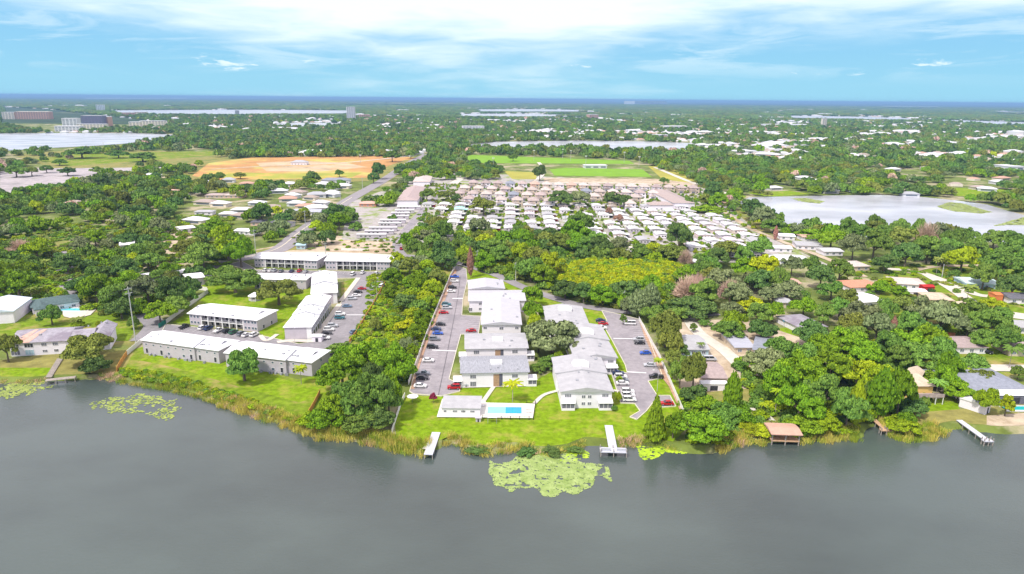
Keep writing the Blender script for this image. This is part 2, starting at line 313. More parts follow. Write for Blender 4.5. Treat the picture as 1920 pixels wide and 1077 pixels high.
LAWNS = [  # (outline px, material, height mm)
 ([(232, 662), (300, 640), (420, 650), (470, 690), (560, 712), (640, 690), (660, 720), (600, 790), (560, 800), (500, 782), (430, 757), (370, 735), (270, 716), (228, 708)], g_lawn2, 8),
 ([(300, 650), (420, 672), (470, 700), (560, 716), (612, 700), (612, 740), (560, 755), (430, 720), (330, 690), (262, 676)], g_lawn, 14),
 ([(322, 606), (352, 585), (392, 548), (378, 536), (400, 524), (440, 520), (600, 521), (600, 540), (545, 600), (530, 640), (500, 636), (480, 618), (350, 606)], g_lawn, 12),
 ([(0, 676), (110, 662), (230, 640), (262, 640), (226, 706), (150, 712), (0, 716)], g_dry, 10),
 ([(0, 690), (95, 690), (90, 706), (0, 712)], g_lawn, 14),
 ([(760, 742), (830, 744), (870, 722), (1000, 716), (1048, 690), (1060, 590), (990, 560), (870, 520), (885, 505), (960, 525), (1010, 553), (1130, 580), (1160, 600), (1290, 740), (1290, 800), (1262, 830), (1150, 836), (1080, 832), (1000, 846), (900, 846), (862, 830), (790, 845), (745, 840), (740, 790)], g_lawn, 10),
 ([(1450, 618), (1498, 612), (1520, 628), (1450, 632)], g_lawn, 12),
 ([(1700, 765), (1790, 740), (1800, 770), (1840, 798), (1760, 808), (1720, 800)], g_lawn, 12),
 ([(1330, 700), (1400, 690), (1440, 720), (1500, 760), (1640, 780), (1900, 760), (1930, 812), (1800, 800), (1640, 812), (1500, 824), (1380, 830), (1320, 790)], g_dry, 8),
 ([(1850, 780), (1990, 770), (1990, 808), (1850, 803)], g_sand, 12),
 ([(1660, 500), (1940, 490), (1960, 560), (1940, 700), (1760, 720), (1640, 600)], g_lawn2, 8),
 ([(1240, 600), (1400, 600), (1700, 700), (1500, 720), (1280, 740)], g_sand, 8),
 ([(0, 560), (240, 545), (270, 600), (240, 640), (0, 640)], g_lawn2, 8),
 ([(92, 440), (130, 440), (126, 480), (95, 480)], g_dry, 8),
 ([(290, 455), (350, 428), (380, 440), (330, 480), (300, 480)], g_sand, 10),
 ([(470, 470), (640, 440), (760, 445), (745, 476), (480, 476)], g_sand, 8),
 ([(480, 470), (570, 455), (575, 468), (480, 475)], g_dry, 12),
 ([(640, 530), (740, 500), (860, 500), (790, 640), (760, 720), (640, 690)], g_lawn2, 8),
 ([(1040, 462), (1250, 466), (1245, 480), (1100, 478)], g_sand, 14),
 ([(1310, 395), (1360, 388), (1420, 400), (1450, 440), (1400, 440)], g_dry, 10),
 ([(1330, 370), (1360, 362), (1400, 368), (1380, 384), (1330, 385)], g_lawn, 12),
 ([(1400, 362), (1480, 358), (1520, 364), (1440, 370)], g_lawn, 12),
 ([(1760, 352), (1920, 356), (1920, 372), (1790, 368)], g_lawn, 12),
 ([(655, 380), (820, 322), (1310, 345), (1430, 440), (1560, 500), (1300, 490), (1000, 460), (760, 455), (640, 450)], M('park_ground', (.42, .39, .37), var=.15, scale=.15, tint3=(.22, .30, .05), scale3=.06), 4),
 ([(20, 290), (130, 282), (250, 282), (420, 288), (520, 310), (760, 290), (790, 296), (690, 340), (350, 350), (330, 320), (120, 322)], g_dry, 6),
 ([(60, 300), (150, 288), (400, 284), (420, 290), (300, 300), (130, 312)], g_lawn2, 10),
 ([(392, 306), (470, 296), (740, 292), (785, 297), (700, 333), (600, 336), (400, 338), (360, 330)], g_orange, 12),
 ([(0, 322), (60, 316), (230, 315), (330, 312), (200, 330), (60, 355), (0, 365)], M('pale_car_park', (.44, .40, .40), var=.15, scale=.08, tint3=(.3, .28, .28), scale3=.03), 16),
 ([(480, 306), (560, 302), (650, 306), (690, 314), (600, 322), (500, 322)], M('pale_sand_patch', (.55, .42, .26), var=.2, scale=.02, tint3=(.55, .33, .12), scale3=.015), 12),
 ([(395, 322), (520, 326), (680, 324), (660, 333), (500, 337), (370, 333)], M('yellow_green_field', (.36, .38, .05), var=.2, scale=.02, tint3=(.60, .36, .10), scale3=.02), 12),
 ([(868, 296), (885, 291), (1180, 302), (1190, 308), (880, 306)], g_field, 12),
 ([(1030, 318), (1060, 315), (1205, 318), (1222, 332), (1040, 330)], g_field, 14),
 ([(945, 321), (1005, 324), (1006, 337), (960, 336)], g_field2, 12),
 ([(1215, 312), (1250, 312), (1320, 342), (1290, 345), (1240, 335)], g_field2, 12),
 ([(1020, 334), (1230, 336), (1320, 346), (1330, 352), (1020, 342)], g_sand, 10),
 ([(700, 322), (760, 300), (800, 298), (720, 345)], g_dry, 9),
 ([(0, 240), (10, 240), (10, 250), (0, 250)], g_lawn, 12),
 ([(440, 228), (500, 226), (500, 233), (440, 234)], g_field2, 12),
 ([(1650, 209), (1760, 207), (1800, 212), (1790, 220), (1700, 216), (1650, 214)], g_field2, 12),
 ([(1860, 290), (1920, 288), (1920, 300), (1870, 300)], g_field2, 12),
 ([(930, 229), (975, 227), (980, 235), (935, 236)], g_field2, 12),
]
g_farland = M('far_wooded_land', (0.04, 0.075, 0.03), var=.4, scale=.004, tint3=(.16, .18, .10), scale3=.0016, t3=(.56, .64), rough=1)
sheet('ground', [(-45000, 2500), (45000, 2500), (60000, 59900), (-60000, 59900)], 0.012, g_farland, px=False)
for k, (q, m_, mm) in enumerate(LAWNS): sheet('grass' if m_ in (g_lawn, g_lawn2, g_dry, g_field, g_field2) else 'bare_ground', q, 0.02 + 0.004 * k, m_)
LOTS = [
 ('parking_lot', [(311, 609), (355, 613), (484, 629), (502, 633), (560, 646), (592, 641), (592, 634), (637, 572), (670, 522), (586, 524), (588, 516), (474, 513), (450, 503), (430, 497), (452, 490), (476, 503), (480, 507), (744, 511), (722, 536), (700, 577), (668, 627), (645, 660), (612, 690), (580, 682), (440, 655), (298, 634)], g_asph2, 40),
 ('parking_lot', [(851, 497), (874, 505), (876, 528), (868, 562), (866, 592), (902, 594), (897, 627), (864, 628), (858, 650), (842, 712), (862, 722), (862, 735), (828, 744), (775, 740), (768, 735), (796, 637), (846, 515)], g_asph, 40),
 ('parking_lot', [(1128, 583), (1160, 590), (1200, 600), (1208, 612), (1243, 709), (1215, 716), (1232, 743), (1256, 743), (1267, 763), (1240, 765), (1225, 755), (1212, 772), (1194, 788), (1181, 783), (1200, 772), (1190, 758), (1164, 757), (1146, 700), (1176, 700), (1172, 685), (1148, 640), (1132, 612), (1120, 612), (1138, 602)], g_asph, 40),
]
for k, (nme, q, m_, mm) in enumerate(LOTS):
    sheet(nme, q, 0.2 + 0.004 * k, m_)
    W_ = [P(x, y, 0) for x, y in q] + [P(*q[0], 0)]
    mb = MB()
    for a, b in zip(W_[:-1], W_[1:]):
        d = (b - a); ln = d.length; d.normalize(); nn = Vector((-d.y, d.x, 0)) * 0.12
        mb.poly([(a + nn)[:2], (b + nn)[:2], (b - nn)[:2], (a - nn)[:2]], 0.0, 0.36)
    tag(mb.build('kerb', g_kerb), kind='structure')
ROADS = [
 ([(845, 490), (880, 500), (930, 516), (985, 541), (1060, 566), (1130, 581), (1210, 588), (1290, 592), (1345, 588)], 6.5, g_road, 50),
 ([(760, 480), (800, 484), (850, 492)], 7, g_road, 46),
 ([(430, 478), (600, 475.5), (760, 482)], 8, g_conc, 54),
 ([(440, 488), (520, 470), (560, 440), (605, 408), (660, 372), (720, 338), (768, 306), (800, 290)], 14, g_road, 44),
 ([(758, 484), (745, 458), (772, 420), (800, 388), (815, 372), (840, 345)], 7, g_asph, 48),
 ([(1290, 597), (1310, 625), (1360, 660), (1400, 700)], 6, g_conc, 47),
 ([(1920, 556), (1840, 555), (1790, 535), (1720, 510), (1660, 505)], 6, g_conc, 47),
 ([(1740, 516), (1790, 545), (1830, 575)], 7, g_conc, 49),
 ([(1700, 512), (1760, 500), (1920, 498)], 5, g_sand, 45),
 ([(1850, 585), (1960, 600)], 12, g_conc, 46), ([(1800, 690), (1960, 692)], 7, g_conc, 46),
 ([(1350, 392), (1400, 425), (1470, 455), (1560, 490), (1620, 520)], 5, g_sand, 48),
 ([(1120, 462), (1260, 467)], 5, g_conc, 47),
 ([(100, 575), (130, 545), (120, 500), (110, 470)], 9, g_asph, 47), ([(265, 640), (290, 610), (265, 590)], 9, g_asph2, 46),
 ([(420, 490), (400, 505), (385, 520), (365, 530)], 6, g_asph2, 58),
 ([(850, 345), (880, 325), (905, 320)], 10, g_conc, 55), ([(1228, 314), (1290, 340), (1330, 352)], 7, g_conc, 56),
 ([(1020, 343), (1200, 345), (1330, 356), (1370, 366)], 6, g_conc, 57),
 ([(1240, 369), (1210, 375), (1230, 385), (1300, 390)], 12, g_conc, 58),
 ([(520, 310), (640, 306), (780, 292)], 6, g_conc, 57), ([(395, 318), (520, 312), (620, 318)], 9, g_sand, 59),
 ([(1000, 345), (1020, 322), (1010, 305)], 6, g_conc, 62),
]
for k, (q, wd, m_, mm) in enumerate(ROADS): ribbon('road', q, wd, 0.216 + 0.004 * k, m_)
PATHS = [([(902, 760), (916, 740), (928, 723)], 1.6), ([(870, 727), (985, 724)], 1.6), ([(1002, 758), (1020, 742), (1050, 733)], 1.5), ([(520, 643), (545, 640), (590, 641)], 3.2), ([(488, 630), (500, 640), (520, 628)], 2), ([(1148, 690), (1160, 690)], 1.5), ([(1146, 733), (1160, 735)], 1.5), ([(1390, 755), (1410, 768), (1435, 779), (1450, 792)], 1.8), ([(795, 844), (812, 820)], 1)]
for k, (q, wd) in enumerate(PATHS): ribbon('path', q, wd, 0.32 + 0.004 * k, g_conc)
# swimming pool and its deck
sheet('pool_deck', [(829, 750), (907, 752), (912, 757), (1003, 759), (999, 786), (819, 784)], 0.37, M('pool_deck_concrete', (0.78, 0.76, 0.68), var=0.04, scale=0.6))
# painted stall lines: rows of short lines, one object
mb = MB()
def stalls(p0, p1, length, dx, dy, step=2.75, wd=0.13):
    a = P(*p0); b = P(*p1); d = (b - a); n_ = int(d.length / step)
    for i in range(n_ + 1):
        p = a + d * (i / max(n_, 1)); q = Vector((p.x + dx * length, p.y + dy * length, 0)); e = Vector((-dy, dx, 0)) * wd / 2
        mb.add([(p.x - e.x, p.y - e.y, .32), (q.x - e.x, q.y - e.y, .32), (q.x + e.x, q.y + e.y, .32), (p.x + e.x, p.y + e.y, .32)], [[0, 1, 2, 3]])
stalls((776, 735), (845, 520), 5.2, 1, 0); stalls((901, 597), (896, 624), 5.2, -1, 0)
stalls((1241, 707), (1202, 603), 5.2, -1, 0); stalls((1165, 755), (1148, 703), 5, 1, 0)
stalls((596, 634), (674, 528), 5.5, 1, 0.1)
stalls((345, 614), (480, 630), 5, -0.3, -0.95); stalls((490, 507), (735, 513), 5, 0, -1)
for a, b, wd in (((756, 562), (868, 561), .7), ((810, 658), (856, 660), .5), ((1150, 636), (1190, 637), .5), ((1176, 699), (1212, 701), .5), ((649, 592), (690, 592), .5), ((697, 547), (712, 548), .5)):
    pa, pb = P(*a), P(*b)
    if a[0] == 756: pa = P(848, 561)
    mb.add([(pa.x, pa.y - wd, .326), (pb.x, pb.y - wd, .326), (pb.x, pb.y + wd, .326), (pa.x, pa.y + wd, .326)], [[0, 1, 2, 3]])
for q in ([(853, 505), (857, 508), (804, 638), (782, 702), (777, 731), (769, 731), (774, 702), (797, 638), (845, 519)], [(1198, 602), (1201, 602), (1218, 634), (1238, 670), (1261, 724), (1284, 778), (1278, 778), (1254, 726), (1243, 712), (1208, 632)]): sheet('bare_ground', q, .30, M('brown_mulch', (.42, .27, .18), var=.2, scale=.5))
for q in ([(590, 636), (612, 605), (637, 571)], [(639, 566), (672, 522)]): ribbon('path', q, 2.6, .34, g_conc)
o = mb.build('road_marking', g_paint); tag(o, kind='structure')
ribbon('road_marking', [(822, 742), (840, 655), (857, 566), (863, 520)], .22, .324, M('dark_seam', (.16, .15, .16), var=.2))
ribbon('road_marking', [(452, 485), (520, 467), (560, 437), (605, 405.5), (660, 370.5)], 0.7, 0.32, g_stop)
# ---------------------------------------------------------------- buildings
WH_METAL = M('white_roof_metal', (0.80, 0.80, 0.83), var=0.03, scale=0.8, col2=(.9, .9, .92), rough=0.6, detail=9, tint3=(.68, .68, .70), scale3=.25, t3=(.58, .8))
GR_ROOF = M('grey_roof_membrane', (0.43, 0.43, 0.445), var=0.08, scale=0.4, col2=(0.48, 0.48, 0.49), detail=9, rough=0.8)
GR_SHING = M('grey_shingle', (0.33, 0.34, 0.37), var=0.22, scale=1.2, rough=0.9, stretch=(3, .5, 1))
WHITE_ST = M('white_render', (0.85, 0.81, 0.87), var=0.03, scale=0.5)
LAV_WALL = M('lavender_grey_siding', (0.52, 0.48, 0.53), var=0.05, scale=0.6)
GRIM = M('grey_trim', (0.36, 0.37, 0.40), var=0.05, scale=1)
DARK = M('dark_opening', (0.05, 0.05, 0.06), var=0.3, scale=2)
GLASS = M('window_glass', (0.12, 0.15, 0.2), rough=0.15, spec=0.6, var=0.3, scale=1.5)
SCREEN = M('dark_screen', (0.16, 0.16, 0.2), var=0.3, scale=2.5)
FRAME = M('white_frame', (0.8, 0.8, 0.8), var=0.03)
BRICKDOOR = M('tan_stair_hall', (0.42, 0.27, 0.17), var=0.2, scale=1.5)
TAN = M('tan_wall', (0.62, 0.52, 0.40), var=0.06)
YEL = M('yellow_wall', (0.72, 0.5, 0.16), var=0.06)
PEACH = M('peach_wall', (0.7, 0.5, 0.4), var=0.06)
BLUEW = M('pale_blue_wall', (0.45, 0.62, 0.7), var=0.06)
BR_ROOF = M('brown_shingle', (0.42, 0.34, 0.32), var=0.15, scale=0.9, rnd=0.12)
TAN_ROOF = M('tan_shingle', (0.54, 0.46, 0.42), var=0.12, scale=0.9, rnd=0.15)
RED_ROOF = M('salmon_tile', (0.58, 0.28, 0.18), var=0.15, scale=1)
SAL_ROOF = M('light_salmon_roof', (0.62, 0.40, 0.32), var=0.12, scale=1)
PUR_ROOF = M('weathered_lavender_shingle', (0.35, 0.33, 0.37), var=0.18, scale=0.7, tint3=(0.25, 0.22, 0.26), scale3=0.12)
GRN_ROOF = M('slate_green_shingle', (0.10, 0.15, 0.15), var=0.2, scale=0.9)
BLU_ROOF = M('blue_grey_roof', (0.27, 0.29, 0.34), var=0.15, scale=0.8)
DK_ROOF = M('charcoal_shingle', (0.14, 0.14, 0.16), var=0.2, scale=0.9)
TEAL = M('teal_paint', (0.06, 0.5, 0.55), var=0.1)
REDP = M('red_paint', (0.5, 0.03, 0.03), var=0.1)
ORG = M('orange_paint', (0.7, 0.22, 0.08), var=0.1)
WOOD = M('weathered_wood', (0.36, 0.32, 0.28), var=0.2, scale=1.5)
TANWOOD = M('tan_wood', (0.55, 0.36, 0.22), var=0.15, scale=1.5)
GALV = M('pale_deck_boards', (0.56, 0.57, 0.62), var=0.1, scale=1.5, stretch=(1, 6, 1))
_mc = {}
def cached(key, fn):
    if key not in _mc: _mc[key] = fn()
    return _mc[key]
def pane_mesh(w, h, n, style):
    "frame and panes meshes of one window standing in the plane y=0, looking to -y"
    def mk():
        f = MB(); t = 0.09; f.box(-w/2 - t, w/2 + t, -0.07, 0.02, -h/2 - t, -h/2); f.box(-w/2 - t, w/2 + t, -0.07, 0.02, h/2, h/2 + t)
        f.box(-w/2 - t, -w/2, -0.07, 0.02, -h/2, h/2); f.box(w/2, w/2 + t, -0.07, 0.02, -h/2, h/2)
        for i in range(1, n): x = -w/2 + w * i / n; f.box(x - .05, x + .05, -0.07, 0.02, -h/2, h/2)
        g = MB(); g.box(-w/2 + .003, w/2 - .003, -0.03, 0.015, -h/2 + .003, h/2 - .003)
        gm = {'g': GLASS, 'd': DARK, 's': SCREEN, 't': BRICKDOOR, 'b': BLUEW}[style]
        return mesh('window', f.V, f.F, [FRAME]), mesh('pane', g.V, g.F, [gm])
    return cached(('win', w, h, n, style), mk)
def window(parent, x, y, z, rz, w=1.6, h=1.3, n=2, style='g', name='window'):
    a, b = pane_mesh(w, h, n, style); o = obj(name, a, parent, (x, y, z), rz); obj('pane' if name == 'window' else 'door_leaf', b, o); return o
def face_pt(W, D, face, u, off=0.02):
    return {'F': (u * W, -off, 0), 'B': ((1 - u) * W, D + off, math.pi), 'R': (W + off, u * D, math.pi / 2), 'L': (-off, (1 - u) * D, -math.pi / 2)}[face]
def wins(parent, W, D, specs, y0=0):
    for face, us, z, w, h, n, st in specs:
        for u in us:
            x, y, rz = face_pt(W, D, face, u); window(parent, x, y + y0, z, rz, w, h, n, st, 'door' if h > 1.9 else 'window')
def roof_geo(mb, x0, x1, y0, y1, z, rise, axis='x', e0=0, e1=0, over=0.5, th=0.22, mi=0, crown=0):
    "pitched roof: ridge along axis, e0/e1 = how far the ridge stops short of each end (0 gable)"
    x0 -= over; x1 += over; y0 -= over; y1 += over
    if axis == 'x': ra, rb = (x0 + e0, (y0 + y1) / 2, z + rise), (x1 - e1, (y0 + y1) / 2, z + rise)
    else: ra, rb = ((x0 + x1) / 2, y0 + e0, z + rise), ((x0 + x1) / 2, y1 - e1, z + rise)
    V = [(x0, y0, z), (x1, y0, z), (x1, y1, z), (x0, y1, z), ra, rb] + [(x0, y0, z - th), (x1, y0, z - th), (x1, y1, z - th), (x0, y1, z - th)]
    F = [[0, 1, 5, 4], [1, 2, 5], [2, 3, 4, 5], [3, 0, 4]] if axis == 'x' else [[0, 1, 4], [1, 2, 5, 4], [2, 3, 5], [3, 0, 4, 5]]
    F += [[6, 7, 1, 0], [7, 8, 2, 1], [8, 9, 3, 2], [9, 6, 0, 3], [9, 8, 7, 6]]
    mb.add(V, F, mi)
def frame_of(A, B):
    a, b = P(*A), P(*B); d = b - a
    return a, d.length, math.atan2(d.y, d.x)
def place_footprint(name, label, cat, A, B, group=None):
    a, W, rz = frame_of(A, B); t = thing(name, label, cat, a, rz, group); return t, W
# ---- white-roofed grey apartment blocks (left complex)
def apt_gallery(label, A, B, D, h=5.6, dutch='R', extra=None):
    t, W = place_footprint('apartment_building', label, 'apartment building', A, B, 'grey apartment buildings with white roofs')
    rec = 2.2; s0 = W * 0.17; s1 = W * 0.80
    m = MB(); m.box(0, s0, 0, D, 0, h); m.box(s1, W, 0, D, 0, h); m.box(s0 + .003, s1 - .003, rec, D - .003, 0, h - .003); m.build('wall', LAV_WALL, t)
    m = MB(); m.box(s0 + .01, s1 - .01, 0.05, rec, h / 2 - 0.15, h / 2 + 0.05); m.build('gallery_floor', FRAME, t)
    m = MB()
    for k in range(7):
        x = s0 + (s1 - s0) * k / 6; m.box(x - .22 + (0.23 if k == 0 else -0.23 if k == 6 else 0), x + .22 + (0.23 if k == 0 else -0.23 if k == 6 else 0), -0.02, 0.3, 0, h - .01)
        if k in (0, 3): pass
    for k, p in enumerate([0]): pass
    build_each(m, 'post', FRAME, t)
    m = MB(); m.box(s0 + .3, s1 - .3, 0.06, 0.12, h / 2 + 0.9, h / 2 + 1.0)
    for k in range(int((s1 - s0) / 0.45)): x = s0 + .4 + k * .45; m.box(x, x + .05, .07, .11, h / 2 + .06, h / 2 + .9)
    m.build('railing', GRIM, t)
    xs = s0 + (s1 - s0) * 0.45; m = MB()
    for k in range(9): m.box(xs + k * .3, xs + k * .3 + .34, 0.5, 1.5, 0.2 + k * .3, 0.3 + k * .3)
    m.build('stair', GRIM, t)
    for k in range(8):
        x = s0 + (s1 - s0) * (k + .5) / 8
        for z in (1.05, h / 2 + 1.1): window(t, x, rec - .02, z, 0, 1.0 if k % 2 else 2.0, 2.0 if k % 2 else 1.3, 1, 'd', 'door' if k % 2 else 'window')
    for z in (1.5, h / 2 + 1.5):
        for u in (0.03, 0.08, 0.13, 0.83, 0.88, 0.935, 0.975): window(t, u * W, -.02, z, 0, 1.1, 1.1, 1, 'g')
    for u in (0.3, 0.7): window(t, W + .02, u * D, 1.2, math.pi / 2, 1.2, 1.6, 1, 'd')
    m = MB(); rise = 1.5; sp = W * 0.5
    roof_geo(m, 0, W, 0, D, h + .25, rise, 'x', 0 if 'L' not in dutch else D * .42, 0 if 'R' not in dutch else D * .42, 0.7)
    m.build('roof', WH_METAL, t); gablet(t, W, D, h + .25, rise, dutch, 'x')
    m = MB(); m.box(W * .47, W * .47 + .12, D * .42, D * .42 + .12, h + 1.3, h + 2.6); m.build('vent_pipe', FRAME, t)
    return t
def gablet(t, W, D, z, rise, ends, axis):
    "small grey gable standing on the hipped end of a roof"
    for e in ends:
        if axis == 'x':
            s = 1 if e == 'R' else -1; xe = W - D * 0.17 if e == 'R' else D * 0.17; xi = xe - s * D * 0.3; y = D / 2; hw = D * 0.17; zt = z + rise + .05; zb = z + rise * .62
            V = [(xe, y - hw, zb), (xe, y + hw, zb), (xe, y, zt), (xi, y, zt), (xi, y - hw, zb), (xi, y + hw, zb)]
        else:
            ye = D * .12 if e == 'F' else D * .88; s = 1 if e == 'F' else -1; yi = ye + s * W * .3; x = W / 2; hw = W * .2; zt = z + rise + .05; zb = z + rise * .6
            V = [(x - hw, ye, zb), (x + hw, ye, zb), (x, ye, zt), (x, yi, zt), (x - hw, yi, zb), (x + hw, yi, zb)]
        o = obj('gable_vent', mesh('gable_vent', V, [[0, 1, 2], [1, 5, 3, 2], [0, 2, 3, 4]], [GRIM, WH_METAL], [0, 1, 1]), t)
def apt_back(label, A, B, D, secs, h=5.6, dutch='R'):
    t, W = place_footprint('apartment_building', label, 'apartment building', A, B, 'grey apartment buildings with white roofs')
    for k, (u0, u1, dy, dz) in enumerate(secs):
        m = MB(); m.box(u0 * W + .003 * k, u1 * W - .003 * k, dy, D + dy - .01 * k, 0, h + dz); m.build('wall', LAV_WALL, t)
        m = MB(); last = k == len(secs) - 1
        roof_geo(m, u0 * W + (.5 if k else 0), u1 * W - (0 if last else .5), dy, D + dy, h + .25 + dz, 1.5, 'x', 0, D * .42 if last else 0, 0.5); m.build('roof', WH_METAL, t)
        if not last:
            m = MB(); x = u1 * W; V = [(x + .02, dy - .5, h + dz + .0), (x + .02, D + dy + .5, h + dz), (x + .02, D / 2 + dy, h + 1.8 + dz), (x + .35, dy - .5, h + dz), (x + .35, D + dy + .5, h + dz), (x + .35, D / 2 + dy, h + 1.8 + dz)]
            m.add(V, [[0, 2, 1], [3, 4, 5], [0, 1, 4, 3], [1, 2, 5, 4], [2, 0, 3, 5]]); m.build('parapet', GRIM, t)
        n = max(2, int((u1 - u0) * W / 3.6))
        for i in range(n):
            x = u0 * W + (u1 - u0) * W * (i + .5) / n
            window(t, x, dy - .02, h * .74, 0, 0.9, 0.7, 1, 'g')
            if i % 3 != 1: window(t, x, dy - .02, h * .26, 0, 1.1, 1.1 if i % 2 else 2.0, 1, 'g' if i % 2 else 'd', 'window' if i % 2 else 'door')
        if last: gablet_shift(t, W, D, h + .25 + dz, 1.5, dy)
    for z in (1.3, 4.1): window(t, W + .02, D * .5 + secs[-1][2], z, math.pi / 2, 1.0, 1.3, 1, 'g')
    rr = random.Random(int(A[0]))
    m = MB()
    for i in range(int(W / 3)):
        x = rr.uniform(1, W - 1); m.box(x, x + .8, -1.3, -.5, 0, .8)
    build_each(m, 'air_conditioner', GRIM, t)
    return t
def gablet_shift(t, W, D, z, rise, dy):
    xe = W - D * 0.17; y = D / 2 + dy; hw = D * 0.17; zt = z + rise + .05; zb = z + rise * .62; xi = xe - D * .3
    V = [(xe, y - hw, zb), (xe, y + hw, zb), (xe, y, zt), (xi, y, zt), (xi, y - hw, zb), (xi, y + hw, zb)]
    obj('gable_vent', mesh('gable_vent', V, [[0, 1, 2], [1, 5, 3, 2], [0, 2, 3, 4]], [GRIM, WH_METAL], [0, 1, 1]), t)
def apt_long(label, A, B, D, secs, h=5.6, gal='R'):
    "block running away from the camera: ridge along y, stepped roof, galleries on the right side"
    t, W = place_footprint('apartment_building', label, 'apartment building', A, B, 'grey apartment buildings with white roofs')
    for k, (v0, v1, dz) in enumerate(secs):
        y0, y1 = v0 * D, v1 * D
        m = MB(); m.box(.003 * k, W - 2.0 - .003 * k, y0 + .002, y1 - .002, 0, h + dz); m.build('wall', LAV_WALL, t)
        m = MB(); roof_geo(m, 0, W, y0 + (.5 if k else 0), y1 - .5, h + .25 + dz, 1.5, 'y', W * .35 if k == 0 else 0, 0, .5); m.build('roof', WH_METAL, t)
        if k == 0:
            gablet(t, W, D, h + .25 + dz, 1.5, 'F', 'y')
        if k:
            x = W / 2; z = h + dz; V = [(-.5, y0 - .28, z), (W + .5, y0 - .28, z), (x, y0 - .28, z + 1.85), (-.5, y0 - .02, z), (W + .5, y0 - .02, z), (x, y0 - .02, z + 1.85)]
            m = MB(); m.add(V, [[0, 1, 2], [4, 3, 5], [0, 3, 4, 1], [1, 4, 5, 2], [2, 5, 3, 0]]); m.build('parapet', GRIM, t)
    m = MB(); m.box(W - 2.0 + .01, W, .02, D - .02, h / 2 - .15, h / 2 + .05); m.build('gallery_floor', FRAME, t)
    m = MB()
    m.box(W - 1.99, W, 0, .5, 0, h)
    n = int(D / 4)
    for k in range(1, n + 1): y = D * k / n; m.box(W - .3, W, y - .3, y - .02, 0, h)
    build_each(m, 'post', FRAME, t)
    m = MB(); m.box(W - .1, W - .04, .6, D - .4, h / 2 + .9, h / 2 + 1.0)
    for k in range(int(D / .6)): m.box(W - .09, W - .05, .6 + k * .6, .66 + k * .6, h / 2 + .06, h / 2 + .9)
    m.build('railing', GRIM, t)
    for k in range(n):
        y = D * (k + .5) / n
        for z in (1.1, h / 2 + 1.2): window(t, W - 1.99, y, z, math.pi / 2, 1.1 if k % 2 else 2.2, 2.0 if k % 2 else 1.3, 1, 'd', 'door' if k % 2 else 'window')
    for i in range(2):
        m = MB(); y = D * (.3 + .4 * i)
        for k in range(9): m.box(W + .1, W + 1.2, y + k * .3, y + k * .3 + .34, .2 + k * .3, .3 + k * .3)
        m.build('stair', GRIM, t)
    return t
apt_back('long grey two-storey block with white roof beside the white boundary fence at the lake lawn', (270, 663), (410, 683.5), 11.5, [(0, .70, 0, 0), (.70, 1, .6, -.25)])
apt_back('grey two-storey block with white roof behind the round tree on the lake lawn', (425, 688), (583, 708), 13, [(0, .72, 0, 0), (.72, 1, 1.0, -.25)])
apt_gallery('white-roofed grey gallery block facing the slanted row of cars, left end of the lawn', (357, 609.5), (483.5, 623), 15, 5.4, 'R')
apt_gallery('farther left of two white-roofed gallery blocks along the cross street', (478, 501), (595, 505.5), 16, 5.4, 'R')
apt_gallery('right one of two white-roofed gallery blocks along the cross street', (611, 506), (731, 508), 16, 5.4, 'R')
apt_back('low white-roofed grey block behind the two spreading lawn trees', (478, 541.5), (574, 543), 12, [(0, .68, 0, 0), (.68, 1, .5, -.2)], 5.2)
apt_long('nearer stepped white-roof block with blank grey gable wall beside the car park', (535, 637.7), (585, 637), 44, [(0, .36, 0), (.36, .6, .45), (.6, 1, .9)], 5.6)
apt_long('farther stepped white-roof block beside the car park, roofs rising away', (585.5, 572), (633, 569), 40, [(0, .40, 0), (.40, 1, .5)], 5.6)
def roof_vents():
    for o in [q for q in bpy.data.objects if q.parent is None and q.get('category') in ('apartment building', 'condominium', 'townhouse')]:
        rv = random.Random(int(o.location.y * 10)); b = MB(); roofs = [c for c in o.children if c.name.startswith('roof') and c.name.split('.')[0] == 'roof']
        for rf in roofs:
            xs = [v.co.x for v in rf.data.vertices]; ys = [v.co.y for v in rf.data.vertices]; zs = [v.co.z for v in rf.data.vertices]; x0, x1, y0, y1 = min(xs), max(xs), min(ys), max(ys); alongx = (x1 - x0) > (y1 - y0) * .9 if o['category'] == 'apartment building' else None
            rid = [v.co for v in rf.data.vertices if v.co.z > max(zs) - .01]; ax = abs(rid[0].x - rid[1].x) > abs(rid[0].y - rid[1].y)
            for k in range(3):
                if ax: y = rv.uniform(y0 + 1.5, (y0 + y1) / 2 - 1); x = rv.uniform(min(r.x for r in rid) + .5, max(r.x for r in rid) - .5); f = (y - y0) / ((y1 - y0) / 2)
                else: x = rv.choice([rv.uniform(x0 + 1.5, (x0 + x1) / 2 - 1), rv.uniform((x0 + x1) / 2 + 1, x1 - 1.5)]); y = rv.uniform(min(r.y for r in rid) + .5, max(r.y for r in rid) - .5); f = 1 - abs(x - (x0 + x1) / 2) / ((x1 - x0) / 2)
                ze = sorted(set(round(z, 2) for z in zs))[-2]; z = ze + (max(zs) - ze) * f; s_ = rv.choice([.25, .25, .45]); b.box(x - s_, x + s_, y - s_, y + s_, z - .15, z + .45)
        build_each(b, 'roof_vent', GRIM, o)
